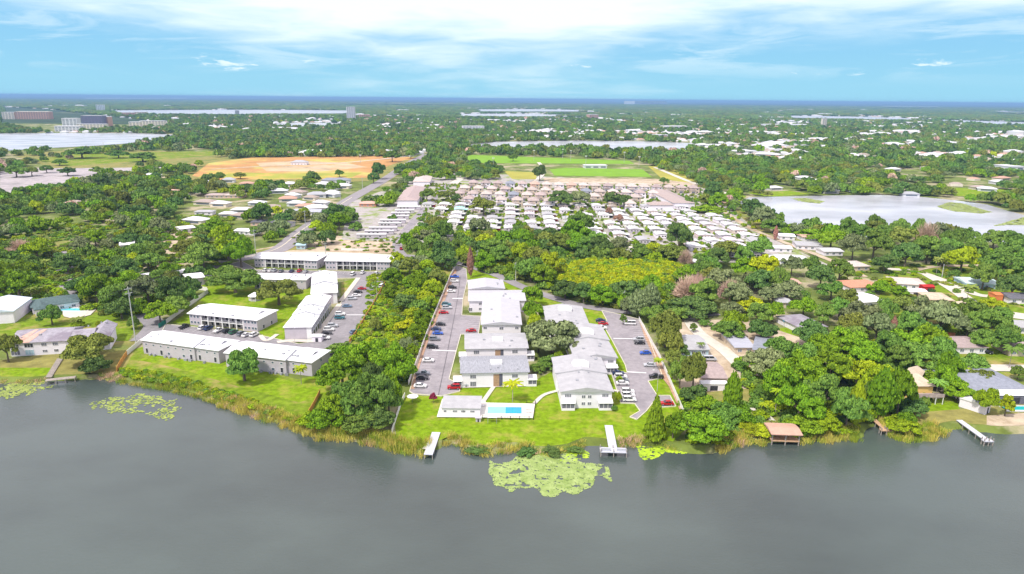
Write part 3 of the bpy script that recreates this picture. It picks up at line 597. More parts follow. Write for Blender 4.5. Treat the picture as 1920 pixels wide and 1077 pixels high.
# ---- white condominiums with grey roofs (centre)
def lanai(t, x0, x1, y0, y1, h, hood=True, face='F', style='s'):
    "lean-to screened porch"
    m = MB(); m.box(x0, x1, y0, y1, 0, .9); m.box(x0, x1, y0, y1, h - .35, h); n = max(2, int((x1 - x0) / 1.3))
    for i in range(n + 1): x = x0 + (x1 - x0 - .12) * i / n; m.box(x, x + .12, y0 + .002, y0 + .12, .9, h - .35)
    m.box(x0 + .002, x0 + .12, y1 - .2, y1 - .01, .9, h - .35)
    p = m.build('porch', WHITE_ST, t)
    m = MB(); m.box(x0 + .05, x1 - .05, y0 + .06, y1 - .05, .88, h - .33); m.build('screen', SCREEN, p)
    m = MB(); m.add([(x0 - .2, y0 - .3, h), (x1 + .2, y0 - .3, h), (x1 + .2, y1, h + .7), (x0 - .2, y1, h + .7), (x0 - .2, y0 - .3, h - .12), (x1 + .2, y0 - .3, h - .12), (x1 + .2, y1, h - .02), (x0 - .2, y1, h - .02)], [[0, 1, 2, 3], [4, 5, 1, 0], [5, 6, 2, 1], [7, 4, 0, 3], [7, 6, 5, 4], [6, 7, 3, 2]]); m.build('porch_roof', FRAME, p)
def condo_x(label, A, B, D, h, rise, front, roofm=None, door=True, winset=(), lan=(), side=(), y2=0, over=.6):
    t, W = place_footprint('condominium', label, 'condominium', A, B, 'white condominium buildings with grey roofs')
    m = MB(); m.box(0, W, 0, D, 0, h); roof_wall_gables(m, W, D, h, rise, 'x'); m.build('wall', WHITE_ST, t)
    m = MB(); roof_geo(m, 0, W, 0, D, h + .25, rise, 'x', 0, 0, over); m.build('roof', roofm or GR_ROOF, t)
    if door:
        m = MB(); u = .475 * W; m.box(u, u + 2.1, -.03, .02, .1, h - .6); m.build('stair_hall', BRICKDOOR, t)
        m = MB(); m.box(u + 2.1, u + 3.3, -.04, .02, .1, h - .5); m.build('door', M('dark_door', (0.12, .12, .16)), t)
    for u, z, w_, h_, n_ in winset: window(t, u * W, -.02, z, 0, w_, h_, n_, 's')
    for (x0, x1, ya, yb, hh) in lan: lanai(t, x0 * W, x1 * W, ya, yb, hh)
    for f, us, z in side:
        for u in us:
            x, y, rz = face_pt(W, D, f, u); window(t, x, y, z, rz, 1.4, 1.2, 1, 'd')
    m = MB(); m.box(W * .44, W * .62, D * .30, D * .52, h + rise * .62, h + rise + .55); m.build('roof_hatch', FRAME, t)
    return t, W
def roof_wall_gables(m, W, D, h, rise, axis):
    if axis == 'x':
        for x in (0.001, W - .2 - .001): m.add([(x, 0, h), (x, D, h), (x, D / 2, h + rise * .95), (x + .2, 0, h), (x + .2, D, h), (x + .2, D / 2, h + rise * .95)], [[0, 2, 1], [3, 4, 5], [0, 3, 5, 2], [1, 2, 5, 4]])
    else:
        for y in (0.001, D - .2 - .001): m.add([(0, y, h), (W, y, h), (W / 2, y, h + rise * .95), (0, y + .2, h), (W, y + .2, h), (W / 2, y + .2, h + rise * .95)], [[0, 1, 2], [4, 3, 5], [0, 2, 5, 3], [1, 4, 5, 2]])
FW = [(.17, 4.2, 2.0, 1.3, 3), (.17, 1.4, 2.0, 1.8, 3), (.80, 4.2, 2.0, 1.2, 3), (.80, 1.5, 2.0, 1.3, 3)]
condo_x('white lakeside condominium with grey shingle roof facing the pool lawn', (866, 727.5), (990, 725), 15.5, 5.6, 1.4, 0, GR_SHING, True, FW, [(-.12, 0, -.2, 3.2, 2.7), (1.0, 1.13, -.1, 3.2, 2.7)], [('R', (.3, .6), 2.2), ('R', (.4,), 4.4)])
condo_x('second white condominium back from the pool, pale grey roof, entry mid-wall', (874, 680), (988, 678), 17, 5.6, 1.4, 0, GR_ROOF, True, FW, [(-.11, 0, 0, 3, 2.7), (1.0, 1.12, 0, 3, 2.7)], [('R', (.3, .6), 2.2)])
def condo_y(label, A, B, D, h, rise, roofm, winset, lan=(), secs=((0, .5, 0), (.5, 1, .5)), side=(('L', (.15, .4, .7), 2.0), ('R', (.15, .4, .7), 2.0)), cap=True):
    t, W = place_footprint('condominium', label, 'condominium', A, B, 'white condominium buildings with grey roofs')
    for k, (v0, v1, dz) in enumerate(secs):
        y0, y1 = v0 * D, v1 * D; m = MB(); ins = 0 if k == 0 else .35
        m.box(-ins + .002, W + ins - .002, y0 + .001, y1, 0, h + dz)
        m.add([(-ins, y0 + .001, h + dz), (W + ins, y0 + .001, h + dz), (W / 2, y0 + .001, h + dz + rise * .95), (-ins, y0 + .2, h + dz), (W + ins, y0 + .2, h + dz), (W / 2, y0 + .2, h + dz + rise * .95)], [[0, 1, 2], [4, 3, 5], [0, 2, 5, 3], [1, 4, 5, 2]])
        m.build('wall', WHITE_ST, t)
        m = MB(); roof_geo(m, -ins, W + ins, y0 + (.35 if k else 0), y1 - (.65 if k < len(secs) - 1 else 0), h + .25 + dz, rise, 'y', 0, 0, .6); m.build('roof', roofm, t)
    if cap:
        m = MB(); m.poly([(W * .36, D * .60), (W * .68, D * .58), (W * .7, D * .70), (W * .62, D * .78), (W * .40, D * .78), (W * .33, D * .7)], h + rise * .5, h + rise + 1.0); m.build('roof_hatch', FRAME, t)
    for u, z, w_, h_, n_ in winset: window(t, u * W, -.02, z, 0, w_, h_, n_, 's')
    for (x0, x1, ya, yb, hh) in lan: lanai(t, x0 * W, x1 * W, ya, yb, hh)
    for f, us, z in side:
        for u in us:
            x, y, rz = face_pt(W, D, f, u); window(t, x, y, z, rz, 1.4, 1.3, 1, 'd')
    return t, W
GW = [(.13, 4.6, 2.0, 1.0, 4), (.87, 4.6, 2.0, 1.0, 4), (.44, 4.2, 1.1, 1.0, 2), (.56, 4.2, 1.1, 1.0, 2), (.44, 1.7, 1.1, 1.0, 2), (.56, 1.7, 1.1, 1.0, 2)]
condo_y('nearest right-hand white condominium, grey gabled roof with white cap, two porches', (1052, 766), (1146, 765.5), 29, 6.0, 1.5, GR_ROOF, GW, [(0.0, .26, -1.9, -.01, 2.8), (.74, 1.0, -1.9, -.01, 2.8)])
condo_y('middle right-hand white condominium half hidden by the big round tree', (1078, 700), (1154, 699), 36, 6.0, 1.5, GR_ROOF, GW, [(-.02, .24, -1.9, -.01, 2.8), (.76, 1.02, -1.9, -.01, 2.8)])
condo_y('rear right-hand white condominium under the road bend, pale grey roof', (1027, 634), (1102, 634), 26, 6.0, 1.4, GR_ROOF, GW, secs=((0, 1, 0),))
condo_y('third white condominium in the centre line, flat white gabled front, paired windows', (904, 634), (976, 634), 36, 6.0, 1.3, M('very_pale_roof', (.50, .50, .53), var=.05), [(.08, 4.6, 1.4, 1, 2), (.5, 4.4, 1.6, 1.1, 2), (.9, 4.6, 1.4, 1, 2)], secs=((0, 1, 0),), cap=False)
condo_x('fourth white condominium, wide pale roof with a step at its left end', (880, 586), (984, 585), 18, 5.6, 1.2, 0, M('very_pale_roof'  , (.50, .50, .53)), False, [(.21, 4.2, 2.0, 1.0, 3), (.21, 1.7, 2.0, 1.0, 3), (.02, 1.5, 1.6, 1.6, 2)], [])
condo_y('farthest white condominium beside the bare red cypress', (880, 561), (945, 560), 17, 5.2, 1.3, M('very_pale_roof', (.50, .50, .53)), [(.3, 3, 1.6, 2.0, 3), (.1, 1.5, 1.5, 1.5, 2), (.75, 1.5, 1.5, 1.5, 2)], secs=((0, 1, 0),), cap=False)
t, W = place_footprint('pool_house', 'low white clubhouse with grey roof at left end of the pool deck', 'pool house', (829, 781), (900, 782))
D = 7.5; m = MB(); m.box(0, W, 0, D, .1, 3.0); m.build('wall', WHITE_ST, t)
m = MB(); m.add([(-.3, -.3, 3.1), (W + .3, -.3, 3.1), (W + .3, D + .3, 3.9), (-.3, D + .3, 3.9), (-.3, -.3, 2.9), (W + .3, -.3, 2.9), (W + .3, D + .3, 3.7), (-.3, D + .3, 3.7)], [[0, 1, 2, 3], [4, 5, 1, 0], [5, 6, 2, 1], [7, 4, 0, 3], [7, 6, 5, 4], [6, 7, 3, 2]]); m.build('roof', GR_ROOF, t)
for u in (.08, .32, .36, .54, .58, .78, .82): window(t, u * W, -.02, 1.9, 0, .8, .6, 1, 's')
# ---- pool
ax, ay = P(914, 777.5), P(978, 765)
pw = MB(); x0, x1, y0, y1 = P(914, 777.5).x, P(978, 777.5).x, P(914, 777.5).y, P(914, 765.5).y
root = thing('swimming_pool', 'rectangular blue swimming pool on the pale lakeside deck', 'swimming pool', ((x0 + x1) / 2, (y0 + y1) / 2, .37))
hx, hy = (x1 - x0) / 2, (y1 - y0) / 2
m = MB(); m.box(-hx - .4, hx + .4, -hy - .4, -hy, 0, .1); m.box(-hx - .4, hx + .4, hy, hy + .4, 0, .1); m.box(-hx - .4, -hx, -hy, hy, 0, .1); m.box(hx, hx + .4, -hy, hy, 0, .1); m.build('coping', g_conc, root)
PL = M('shallow_pool_water', (0.25, 0.66, 0.75), rough=.08, var=.08, scale=.5, spec=.5); PD = M('deep_pool_water', (0.0, 0.36, 0.66), rough=.08, var=.1, scale=.5, spec=.5)
m = MB(); m.box(-hx, hx * .05, -hy, hy, .01, .06); m.box(hx * .053, hx, -hy, hy, .01, .06, 1); m.build('water', [PL, PD], root)
# ---- gazebo and small structures
def gable_house(label, A, B, D, h=2.8, rise=1.7, wall=TAN, roof=TAN_ROOF, hip=True, name='house', cat='house', group=None, ell=None, over=.6, win=True, axis='x', garage=None, porch=None, e=None):
    t, W = place_footprint(name, label, cat, A, B, group)
    m = MB(); m.box(0, W, 0, D, 0, h); m.build('wall', wall, t)
    ee = (min(W, D) * .48 if hip else 0) if e is None else e
    m = MB(); roof_geo(m, 0, W, 0, D, h + .2, rise, axis, ee, ee, over)
    if ell: x0, x1, y0, y1 = ell; roof_geo(m, x0 * W, x1 * W, y0, y1, h + .17, rise * .8, 'y', min((x1 - x0) * W, 5) * .48 if hip else 0, 0, over * .9)
    m.build('roof', roof, t)
    if ell: m = MB(); m.box(x0 * W, x1 * W, y0, y1, 0, h - .004); m.build('wall', wall, t)
    if win:
        n = max(2, int(W / 4))
        for i in range(n): window(t, W * (i + .5) / n, -.02 if not ell or not (ell[0] < (i + .5) / n < ell[1]) else ell[2] - .02, 1.5, 0, 1.5, 1.1, 2, 'g')
        window(t, W + .02, D * .5, 1.5, math.pi / 2, 1.3, 1.1, 1, 'g')
    if garage: window(t, garage * W, -.03, 1.1, 0, 4.2, 2.1, 1, 's', 'garage_door')
    return t
HG = 'detached houses around the lakes'
t, W = place_footprint('gazebo', 'white gazebo with open sides on the lawn between two trees', 'gazebo', (464, 566), (486, 566))
m = MB(); 
for i in range(7):
    a0 = 0
m = MB(); c = (W / 2, W / 2); rr_ = W / 2
for k in range(8): a_ = math.pi / 4 * k + .39; m.box(c[0] + rr_ * math.cos(a_) - .1, c[0] + rr_ * math.cos(a_) + .1, c[1] + rr_ * math.sin(a_) - .1, c[1] + rr_ * math.sin(a_) + .1, 0, 2.5)
build_each(m, 'post', FRAME, t)
m = MB(); ring = [(c[0] + (rr_ + .5) * math.cos(math.pi / 4 * k + .39), c[1] + (rr_ + .5) * math.sin(math.pi / 4 * k + .39)) for k in range(8)]
m.add([(x, y, 2.5) for x, y in ring] + [(x, y, 2.35) for x, y in ring] + [(c[0], c[1], 4.3)], [[k, (k + 1) % 8, 16] for k in range(8)] + [[8 + k, 8 + (k + 1) % 8, (k + 1) % 8, k] for k in range(8)] + [[15, 14, 13, 12, 11, 10, 9, 8]]); m.build('roof', WH_METAL, t)
m = MB(); m.poly([(c[0] + rr_ * math.cos(math.pi / 4 * k + .39), c[1] + rr_ * math.sin(math.pi / 4 * k + .39)) for k in range(8)], 0, .9); m.build('base', LAV_WALL, t)
# ---- left bank houses
t, W = place_footprint('townhouse', 'white lakeside townhouse with lavender shingle roof and salmon roof strips', 'townhouse', (22, 669), (128, 663))
D = 17; m = MB(); m.box(0, W, 0, D, 0, 5.4); m.build('wall', WHITE_ST, t)
m = MB(); roof_geo(m, 0, W, 0, D, 5.6, 2.4, 'x', 0, 0, .5); m.build('roof', PUR_ROOF, t)
m = MB()
for sx in (-0.5, W * .13): m.add([(sx, -.55, 5.64), (sx + 4.5, -.55, 5.64), (sx + 8.0, D / 2, 8.1), (sx + 6.5, D / 2, 8.1)], [[0, 1, 2, 3]])
m.build('roof_strip', SAL_ROOF, t)
for u, z, w_, h_, st in ((.08, 1.5, 3, 1.8, 's'), (.08, 4.2, 3, 1.3, 's'), (.33, 4.2, 3, 1.4, 'd'), (.33, 1.4, 3, 2.0, 'b'), (.6, 4.3, 1.8, 1.1, 's'), (.6, 1.6, 1.6, 1, 's'), (.8, 4.3, 1.8, 1.1, 's'), (.8, 1.6, 1.4, 1, 'd')): window(t, u * W, -.02, z, 0, w_, h_, 3, st)
t, W = place_footprint('townhouse', 'white townhouse end with lavender roof between the lakeside tree and the power pole', 'townhouse', (128, 663), (208, 655))
D = 14; m = MB(); m.box(0.05, W, 0, D, 0, 5.2); m.build('wall', WHITE_ST, t)
m = MB(); roof_geo(m, 0, W * .6, 0, D, 5.4, 2.2, 'x', 0, 0, .4); roof_geo(m, W * .55, W, -1, D + 3, 5.45, 2.2, 'y', 0, 0, .4); m.build('roof', PUR_ROOF, t)
window(t, W * .8, -.03, 1.6, 0, 1.6, 2, 1, 'd')
gable_house('long white house with slate green roof beside the small kidney pool', (62, 590), (150, 577), 14, 3.2, 2.2, WHITE_ST, GRN_ROOF, group=HG, ell=(.05, .35, -5, 5))
t, W = place_footprint('house', 'house with plain white metal roof at the left edge above the lawn', 'house', (-60, 612), (28, 606), HG)
m = MB(); m.box(0, W, 0, 22, 0, 5.5); m.build('wall', WHITE_ST, t); m = MB(); roof_geo(m, 0, W, 0, 22, 5.7, 2.0, 'y', 0, 0, .5); m.build('roof', M('pale_blue_metal', (.62, .70, .78), var=.04), t)
sheet('pool_deck', [(112, 578), (160, 572), (182, 580), (170, 592), (140, 600), (120, 595)], .38, g_conc)
root = thing('swimming_pool', 'small kidney-shaped turquoise pool beside the green-roofed house', 'swimming pool', P(137, 581, .38))
m = MB(); m.poly([(6.5 * math.cos(a) + (1.2 if math.cos(a) > 0 else 0), (2.6 + .6 * math.cos(2 * a)) * math.sin(a)) for a in [k * math.pi / 10 for k in range(20)]], 0, .08); m.build('water', M('turquoise_pool_water', (.12, .62, .68), rough=.1, var=.05), root)
m = MB(); pts = [(7.1 * math.cos(a) + (1.3 if math.cos(a) > 0 else 0), (3.1 + .7 * math.cos(2 * a)) * math.sin(a), .05) for a in [k * math.pi / 10 for k in range(21)]]; m.tube(pts, .25, 5); m.build('coping', FRAME, root)
# ---- houses on the right bank and behind (label, A, B, depth, wall, roof, kw)
for lb, A, B, D, wl, rf, kw in [
 ('grey-roofed pale blue house right of the parking lot fence', (1272, 668), (1328, 668), 17, BLUEW, GR_ROOF, dict(hip=False, rise=1.2)),
 ('small brown-roofed house with white porch above the lakeside thicket', (1316, 722), (1360, 723), 15, TAN, BR_ROOF, dict(hip=False, rise=1.2)),
 ('pale house with ridged grey carport roof beside the sandy yard', (1378, 664), (1412, 664), 18, TAN, M('grey_striped_roof', (.55, .56, .62), var=.1, col2=(.35, .36, .42), scale=1.5, stretch=(.1, 3, 1)), dict(hip=False, rise=.8)),
 ('house roofed with dark solar panels beside the sandy yard', (1412, 668), (1440, 672), 18, WHITE_ST, BLU_ROOF, dict(hip=False, rise=1.0)),
 ('house with long lavender-grey roof behind the bright lawn patch', (1502, 628), (1548, 624), 18, WHITE_ST, PUR_ROOF, dict(hip=True, rise=1.6)),
 ('salmon tile roof house with white walls beside the lime bush', (1594, 549), (1652, 547), 14, WHITE_ST, RED_ROOF, dict(hip=True, rise=2.2)),
 ('white flat-roofed house just below the salmon roof house', (1608, 578), (1655, 575), 16, WHITE_ST, WH_METAL, dict(hip=False, rise=.8)),
 ('taupe-roofed house with red shed at its right corner', (1675, 541), (1735, 545), 15, WHITE_ST, TAN_ROOF, dict(hip=True, rise=1.8)),
 ('tan-roofed house behind the rounded olive tree on the right', (1742, 572), (1786, 574), 14, TAN, M('sand_shingle', (.58, .48, .36)), dict(hip=True, rise=1.6)),
 ('pale turquoise roof bungalow beside the curving lane', (1812, 541), (1872, 543), 14, BLUEW, M('mint_roof', (.6, .75, .74), var=.06), dict(hip=False, rise=1.1)),
 ('brown-roofed bungalow with pink door and white walls', (1757, 664), (1848, 664), 13, WHITE_ST, BR_ROOF, dict(hip=True, rise=1.8)),
 ('blue-grey roofed lakeside house with screened pool at right edge', (1800, 752), (1930, 748), 20, WHITE_ST, BLU_ROOF, dict(hip=True, rise=2.4, h=3.2)),
 ('dark-roofed house beyond the orange shed at right edge', (1892, 570), (1960, 572), 12, WHITE_ST, DK_ROOF, dict(hip=False, rise=1.4)),
 ('brown-roofed house at the right edge above the palm', (1890, 668), (1990, 672), 12, TAN, BR_ROOF, dict(hip=True, rise=1.6)),
 ('pale grey roof house among big trees at right', (1768, 609), (1806, 612), 12, WHITE_ST, GR_ROOF, dict(hip=False, rise=1.4)),
 ('long grey roof house partly hidden by trees at right', (1884, 624), (1950, 628), 11, WHITE_ST, GR_ROOF, dict(hip=False, rise=1.2)),
 ('pink flat-roofed shop beyond the cypress avenue', (1462, 541), (1500, 541), 10, TAN, SAL_ROOF, dict(hip=False, rise=.6)),
 ('pale hut under the spreading grey tree', (1458, 578), (1482, 578), 8, TAN, GR_ROOF, dict(hip=False, rise=.7)),
 ('tan house above the dense right-hand wood', (1590, 509), (1630, 508), 14, TAN, TAN_ROOF, dict(hip=True, rise=1.6)),
 ('thatched tan hut on the lawn behind the spreading tree', (1804, 584), (1818, 584), 6, TAN, M('sand_shingle', (.58, .48, .36)), dict(hip=True, rise=1.6)),
]:
    gable_house(lb, A, B, D, wall=wl, roof=rf, group=HG, **kw)
t = gable_house('two-storey yellow lakeside house with tan roof and brown balcony', (1712, 752), (1745, 752), 12, 5.6, 2.0, YEL, M('sand_shingle', (.58, .48, .36)), hip=True)
m = MB(); m.box(-.5, 8.5, -3.2, -.02, 2.7, 3.0); m.box(-.5, 8.5, -3.2, -3.05, 3.0, 4.0); m.build('balcony', BR_ROOF, t)
m = MB()
for x in (0, 3, 5.8, 8.3): m.box(x - .1, x + .1, -3.1, -2.9, 0, 2.7)
build_each(m, 'post', FRAME, t)
gable_house('lower wing of yellow lakeside house under a long tan roof', (1686, 742), (1711, 748), 16, 5.0, 1.6, YEL, M('sand_shingle', (.58, .48, .36)), hip=False, name='house', axis='y')
def simple_box(name, label, cat, px, w, d, h, mat, top=None, rz=0, group=None, z=0):
    t = thing(name, label, cat, P(*px), rz, group); m = MB(); m.box(-w / 2, w / 2, -d / 2, d / 2, z, z + h); m.build('wall', mat, t)
    m = MB(); roof_geo(m, -w / 2, w / 2, -d / 2, d / 2, z + h + .1, h * .22, 'x', 0, 0, .25, .1); m.build('roof', top or mat, t)
    m = MB(); m.box(-w * .15, w * .15, -d / 2 - .04, -d / 2, z, z + h * .75); m.build('door', DARK, t); return t
simple_box('shed', 'red shed beside the taupe-roofed house', 'shed', (1736, 546), 6, 5, 3, REDP)
simple_box('shed', 'orange shed near the right edge', 'shed', (1878, 562), 11, 6, 3.2, ORG)
simple_box('shed', 'white garage in front of the taupe-roofed house', 'shed', (1712, 553), 11, 6, 2.6, WHITE_ST)
simple_box('shed', 'small white shed behind the kiosk by the stepped roof block', 'shed', (596, 640), 4, 3, 2.6, WHITE_ST, FRAME)
simple_box('shed', 'white pump hut on the lawn below the pool fence', 'shed', (897, 790), 1.6, 1.4, 1.4, LAV_WALL)
simple_box('shed', 'narrow white boat shed on the right lakeside lawn', 'shed', (1826, 768), 3.5, 8, 3, WHITE_ST, FRAME, .6)
simple_box('shed', 'white lean-to with bright roof on the porch of the thicket house', 'shed', (1336, 730), 9, 3, 2.6, WHITE_ST, FRAME)
# canopies and lean-to of the right-edge house
simple_box('shed', 'screened pool cage roofed in white at the right edge', 'shed', (1890, 752), 14, 5, 3.2, SCREEN, FRAME)
root = thing('swimming_pool', 'teal pool in front of the blue-grey roofed house', 'swimming pool', P(1905, 766, .4)); m = MB(); m.box(-4, 4, -1.5, 1.5, 0, .1); m.build('water', M('teal_pool_water', (.02, .42, .40), rough=.1, var=.08), root); m = MB(); m.box(-4.5, 4.5, -2, -1.5, -.3, .12); m.box(-4.5, 4.5, 1.5, 2, -.3, .12); m.build('coping', FRAME, root)
root = thing('canopy', 'bright blue canopy beside the lavender-grey roofed house', 'canopy', P(1480, 609)); m = MB(); roof_geo(m, -4, 4, -3, 3, 2.6, .8, 'x', 1, 1, 0, .1); m.build('cover', M('blue_tarp', (.02, .42, .7)), root); m = MB(); [m.box(x - .06, x + .06, y - .06, y + .06, 0, 2.5) for x in (-3.8, 3.8) for y in (-2.8, 2.8)]; build_each(m, 'post', FRAME, root)
# ---- left mid-ground houses (half hidden in trees)
for lb, A, B, D, wl, rf, kw in [
 ('white house with blue tarpaulin on the roof end, in the left wood', (226, 468), (252, 466), 12, WHITE_ST, WH_METAL, dict(hip=False, rise=.9)),
 ('small white-roofed house in front of the sandy drive', (340, 437), (366, 434), 12, WHITE_ST, WH_METAL, dict(hip=False, rise=.9)),
 ('long white roof hidden by oaks left of the junction', (268, 530), (352, 520), 9, WHITE_ST, WH_METAL, dict(hip=False, rise=.6)),
 ('white building with grey end wall above the fence bend', (354, 538), (384, 534), 12, LAV_WALL, WH_METAL, dict(hip=False, rise=.8, h=4.2)),
 ('low white-roofed house facing a bright lawn in the left wood', (365, 404), (398, 404), 9, WHITE_ST, GR_ROOF, dict(hip=True, rise=1.2)),
 ('charcoal-roofed house by the diagonal road', (498, 426), (540, 428), 12, WHITE_ST, DK_ROOF, dict(hip=True, rise=1.6)),
 ('dark-roofed pink-walled house by the diagonal road', (470, 424), (494, 424), 12, PEACH, DK_ROOF, dict(hip=True, rise=1.6)),
 ('long grey-blue roofed house below the diagonal road', (536, 404), (600, 404), 14, WHITE_ST, M('patchy_pale_roof', (.6, .62, .66), col2=(.4, .42, .5), scale=.6), dict(hip=False, rise=1.4)),
 ('red-brick house with salmon roof beside the diagonal road', (674, 388), (705, 388), 12, RED_ROOF, SAL_ROOF, dict(hip=True, rise=1.6)),
 ('small pale blue shed behind the gallery blocks', (556, 468), (572, 468), 6, BLUEW, BLUEW, dict(hip=False, rise=.8)),
 ('white marquee-roofed building with grey domes by the orange field', (603, 345), (655, 345), 14, WHITE_ST, BLU_ROOF, dict(hip=True, rise=2.4, h=4)),
 ('brown-roofed house right of the sandy drive in the left wood', (385, 372), (420, 372), 12, TAN, BR_ROOF, dict(hip=True, rise=1.4)),
 ('tan-roofed house farther along the left wood', (420, 372), (456, 372), 12, PEACH, TAN_ROOF, dict(hip=True, rise=1.4)),
 ('white house at the edge of the left wood under oaks', (440, 440), (476, 442), 10, WHITE_ST, WH_METAL, dict(hip=False, rise=.8)),
 ('grey-roofed house between oaks beside the dry clearing', (600, 420), (640, 420), 10, WHITE_ST, GR_ROOF, dict(hip=True, rise=1.2)),
 ('peach-walled house with brown roof at the wood corner', (300, 364), (330, 364), 11, PEACH, SAL_ROOF, dict(hip=True, rise=1.4)),
 ('white-roofed house left of the orange field corner', (325, 372), (352, 372), 9, WHITE_ST, GR_ROOF, dict(hip=False, rise=.8)),
 ('long pavilion roof in the orange sand field', (545, 310), (575, 310), 16, WHITE_ST, GR_ROOF, dict(hip=True, rise=3, h=4)),
 ('large white school roof behind the orange field', (560, 293), (610, 293), 26, WHITE_ST, WH_METAL, dict(hip=True, rise=4, h=6)),
]:
    gable_house(lb, A, B, D, wall=wl, roof=rf, group=HG, **kw)
# long brown-roofed terraces of the new estate
for lb, A, B, D, rf in [('long brown-roofed terrace receding beside the wood on the left of the estate', (745, 387), (783, 387), 100, BR_ROOF),
                    ('second terrace with pale brown roof behind the long brown one', (775, 350), (806, 350), 55, TAN_ROOF),
                    ('brown-roofed terrace receding at the right end of the estate', (1262, 392), (1302, 392), 90, BR_ROOF)]:
    t, W = place_footprint('terrace', lb, 'terrace', A, B); m = MB(); m.box(0, W, 0, D, 0, 5.5); m.build('wall', WHITE_ST, t); m = MB(); roof_geo(m, 0, W, 0, D, 5.7, 2.6, 'y', 5, 5, .6)
    m.build('roof', rf, t)
    for k in range(int(D / 5)):
        for z in (1.5, 4.2): window(t, W + .02, 2.5 + k * 5, z, math.pi / 2, 1.4, 1.2, 1, 's')
t = gable_house('long brown cross terrace with pale end at the right of the estate', (1218, 395), (1262, 395), 12, 5, 2.4, WHITE_ST, BR_ROOF, name='terrace', cat='terrace')
# ---- estate of two-storey tan houses: three rows
est = []
def two_storey(x, y, roof, wall):
    def mk():
        m = MB(); m.box(-4.4, 4.4, -5.5, 5.5, 0, 5.4); a = mesh('wall', m.V, m.F, [wall])
        m = MB(); roof_geo(m, -4.4, 4.4, -5.5, 5.5, 5.6, 2.6, 'y', 3.2, 4, .5); roof_geo(m, -4.2, .5, -7.5, 0, 3.2, 1.6, 'y', 0, 0, .3); b = mesh('roof', m.V, m.F, [roof])
        m = MB(); m.box(-4.1, .4, -7.4, -5.52, 0, 3.0); m.add([(-4.2, -7.42, 3.0), (.5, -7.42, 3.0), (-1.85, -7.42, 4.5)], [[0, 1, 2]]); c = mesh('garage', m.V, m.F, [wall])
        return a, b, c
    a, b, c = cached(('two', roof.name, wall.name), mk); p = P(x, y); t = thing('house', '', 'house', p, 0, 'two-storey estate houses', (1.15, 1.15, 1.1))
    obj('wall', a, t); obj('roof', b, t); obj('garage', c, t); window(t, -1.9, -7.44, 1.2, 0, 3.2, 2.0, 1, 's', 'garage_door')
    for xx, z in ((2.4, 1.5), (-2.2, 5.0), (2.3, 4.2)): window(t, xx, -5.52, z if z != 5.0 else 4.6, 0, 1.3, 1.2, 1, 'd')
    return t
EST = []
rg = random.Random(5)
def estrow(y0, y1, x0, x1, n, word, reds=(), blues=(), skip=()):
    k = 0
    for i in range(n):
        if i in skip: continue
        k += 1; f = i / (n - 1); x = x0 + (x1 - x0) * f; y = y0 + (y1 - y0) * f
        rf, rw = (SAL_ROOF, 'salmon-roofed') if i in reds else (BLU_ROOF, 'blue-grey-roofed') if i in blues else ((TAN_ROOF, 'tan-roofed') if rg.random() < .6 else (BR_ROOF, 'brown-roofed'))
        wl = rg.choice([WHITE_ST, TAN, TAN, LAV_WALL]); t = two_storey(x, y, rf, wl); t['label'] = '%s two-storey house, %s from left in the %s row of the estate' % (rw, nth(k), word)
        LANDMARKS.append
        EST.append((x, y))
estrow(351.5, 362, 888, 1300, 19, 'back', (5, 8), (3,))
estrow(362, 372, 872, 1225, 15, 'middle', (), (9,))
estrow(372.5, 380, 862, 1190, 14, 'third', (), (4,), skip=(8,))
estrow(383, 392, 880, 1180, 11, 'front', (), (), skip=(1, 7, 8, 6))
# ---- mobile home park
ROOFW = M('white_mobile_roof', (.66, .66, .67), var=.08, rnd=.2); PINKW = M('pale_pink_siding', (.75, .62, .58)); MINT = M('pale_cream_siding', (.75, .76, .68))
def mobile(x, y, rz, L, roof, wall, car, long_axis='y'):
    def mk():
        W_ = 8.8; m = MB(); m.box(-W_ / 2, W_ / 2, 0, L, 0.3, 3.0); a = mesh('wall', m.V, m.F, [wall])
        m = MB(); prof = [(-W_ / 2 - .3, 2.95), (-W_ / 4, 3.45), (0, 3.6), (W_ / 4, 3.45), (W_ / 2 + .3, 2.95)]
        V = [(px, -.3, pz) for px, pz in prof] + [(px, L + .3, pz) for px, pz in prof]; n = 5
        m.add(V + [(V[i][0], V[i][1], V[i][2] - .18) for i in range(10)], [[i, i + 1, n + i + 1, n + i] for i in range(4)] + [[10 + i + 1, 10 + i, 10 + n + i, 10 + n + i + 1] for i in range(4)] + [[10, 11, 12, 13, 14, 4, 3, 2, 1, 0], [5, 6, 7, 8, 9, 19, 18, 17, 16, 15], [0, 5, 15, 10], [4, 14, 19, 9]])
        b = mesh('roof', m.V, m.F, [roof])
        m = MB(); m.box(W_ / 2 + .02, W_ / 2 + 3.3, .6, L * .62, 2.55, 2.72); c = mesh('carport_roof', m.V, m.F, [roof])
        m = MB(); [m.box(W_ / 2 + 3.1, W_ / 2 + 3.2, yy, yy + .1, 0, 2.55) for yy in (.7, L * .3, L * .6)]; m.box(W_ / 2 + .4, W_ / 2 + 3.0, L * .4, L * .6, 0, 2.3); d = mesh('carport_post', m.V, m.F, [car])
        return a, b, c, d
    a, b, c, d = cached(('mob', round(L), roof.name, wall.name, car.name), mk); t = thing('mobile_home', '', 'mobile home', P(x, y), rz, 'mobile homes in the park')
    obj('wall', a, t); obj('roof', b, t); obj('carport_roof', c, t); obj('carport_post', d, t)
    for xx in (-2.2, 0.4, 2.4): window(t, xx, -.02, 1.8, 0, 1.3, .9, 1, 'd')
    window(t, 4.42, L * .8, 1.8, math.pi / 2, 2, .9, 1, 's')
    return t
MOB = []
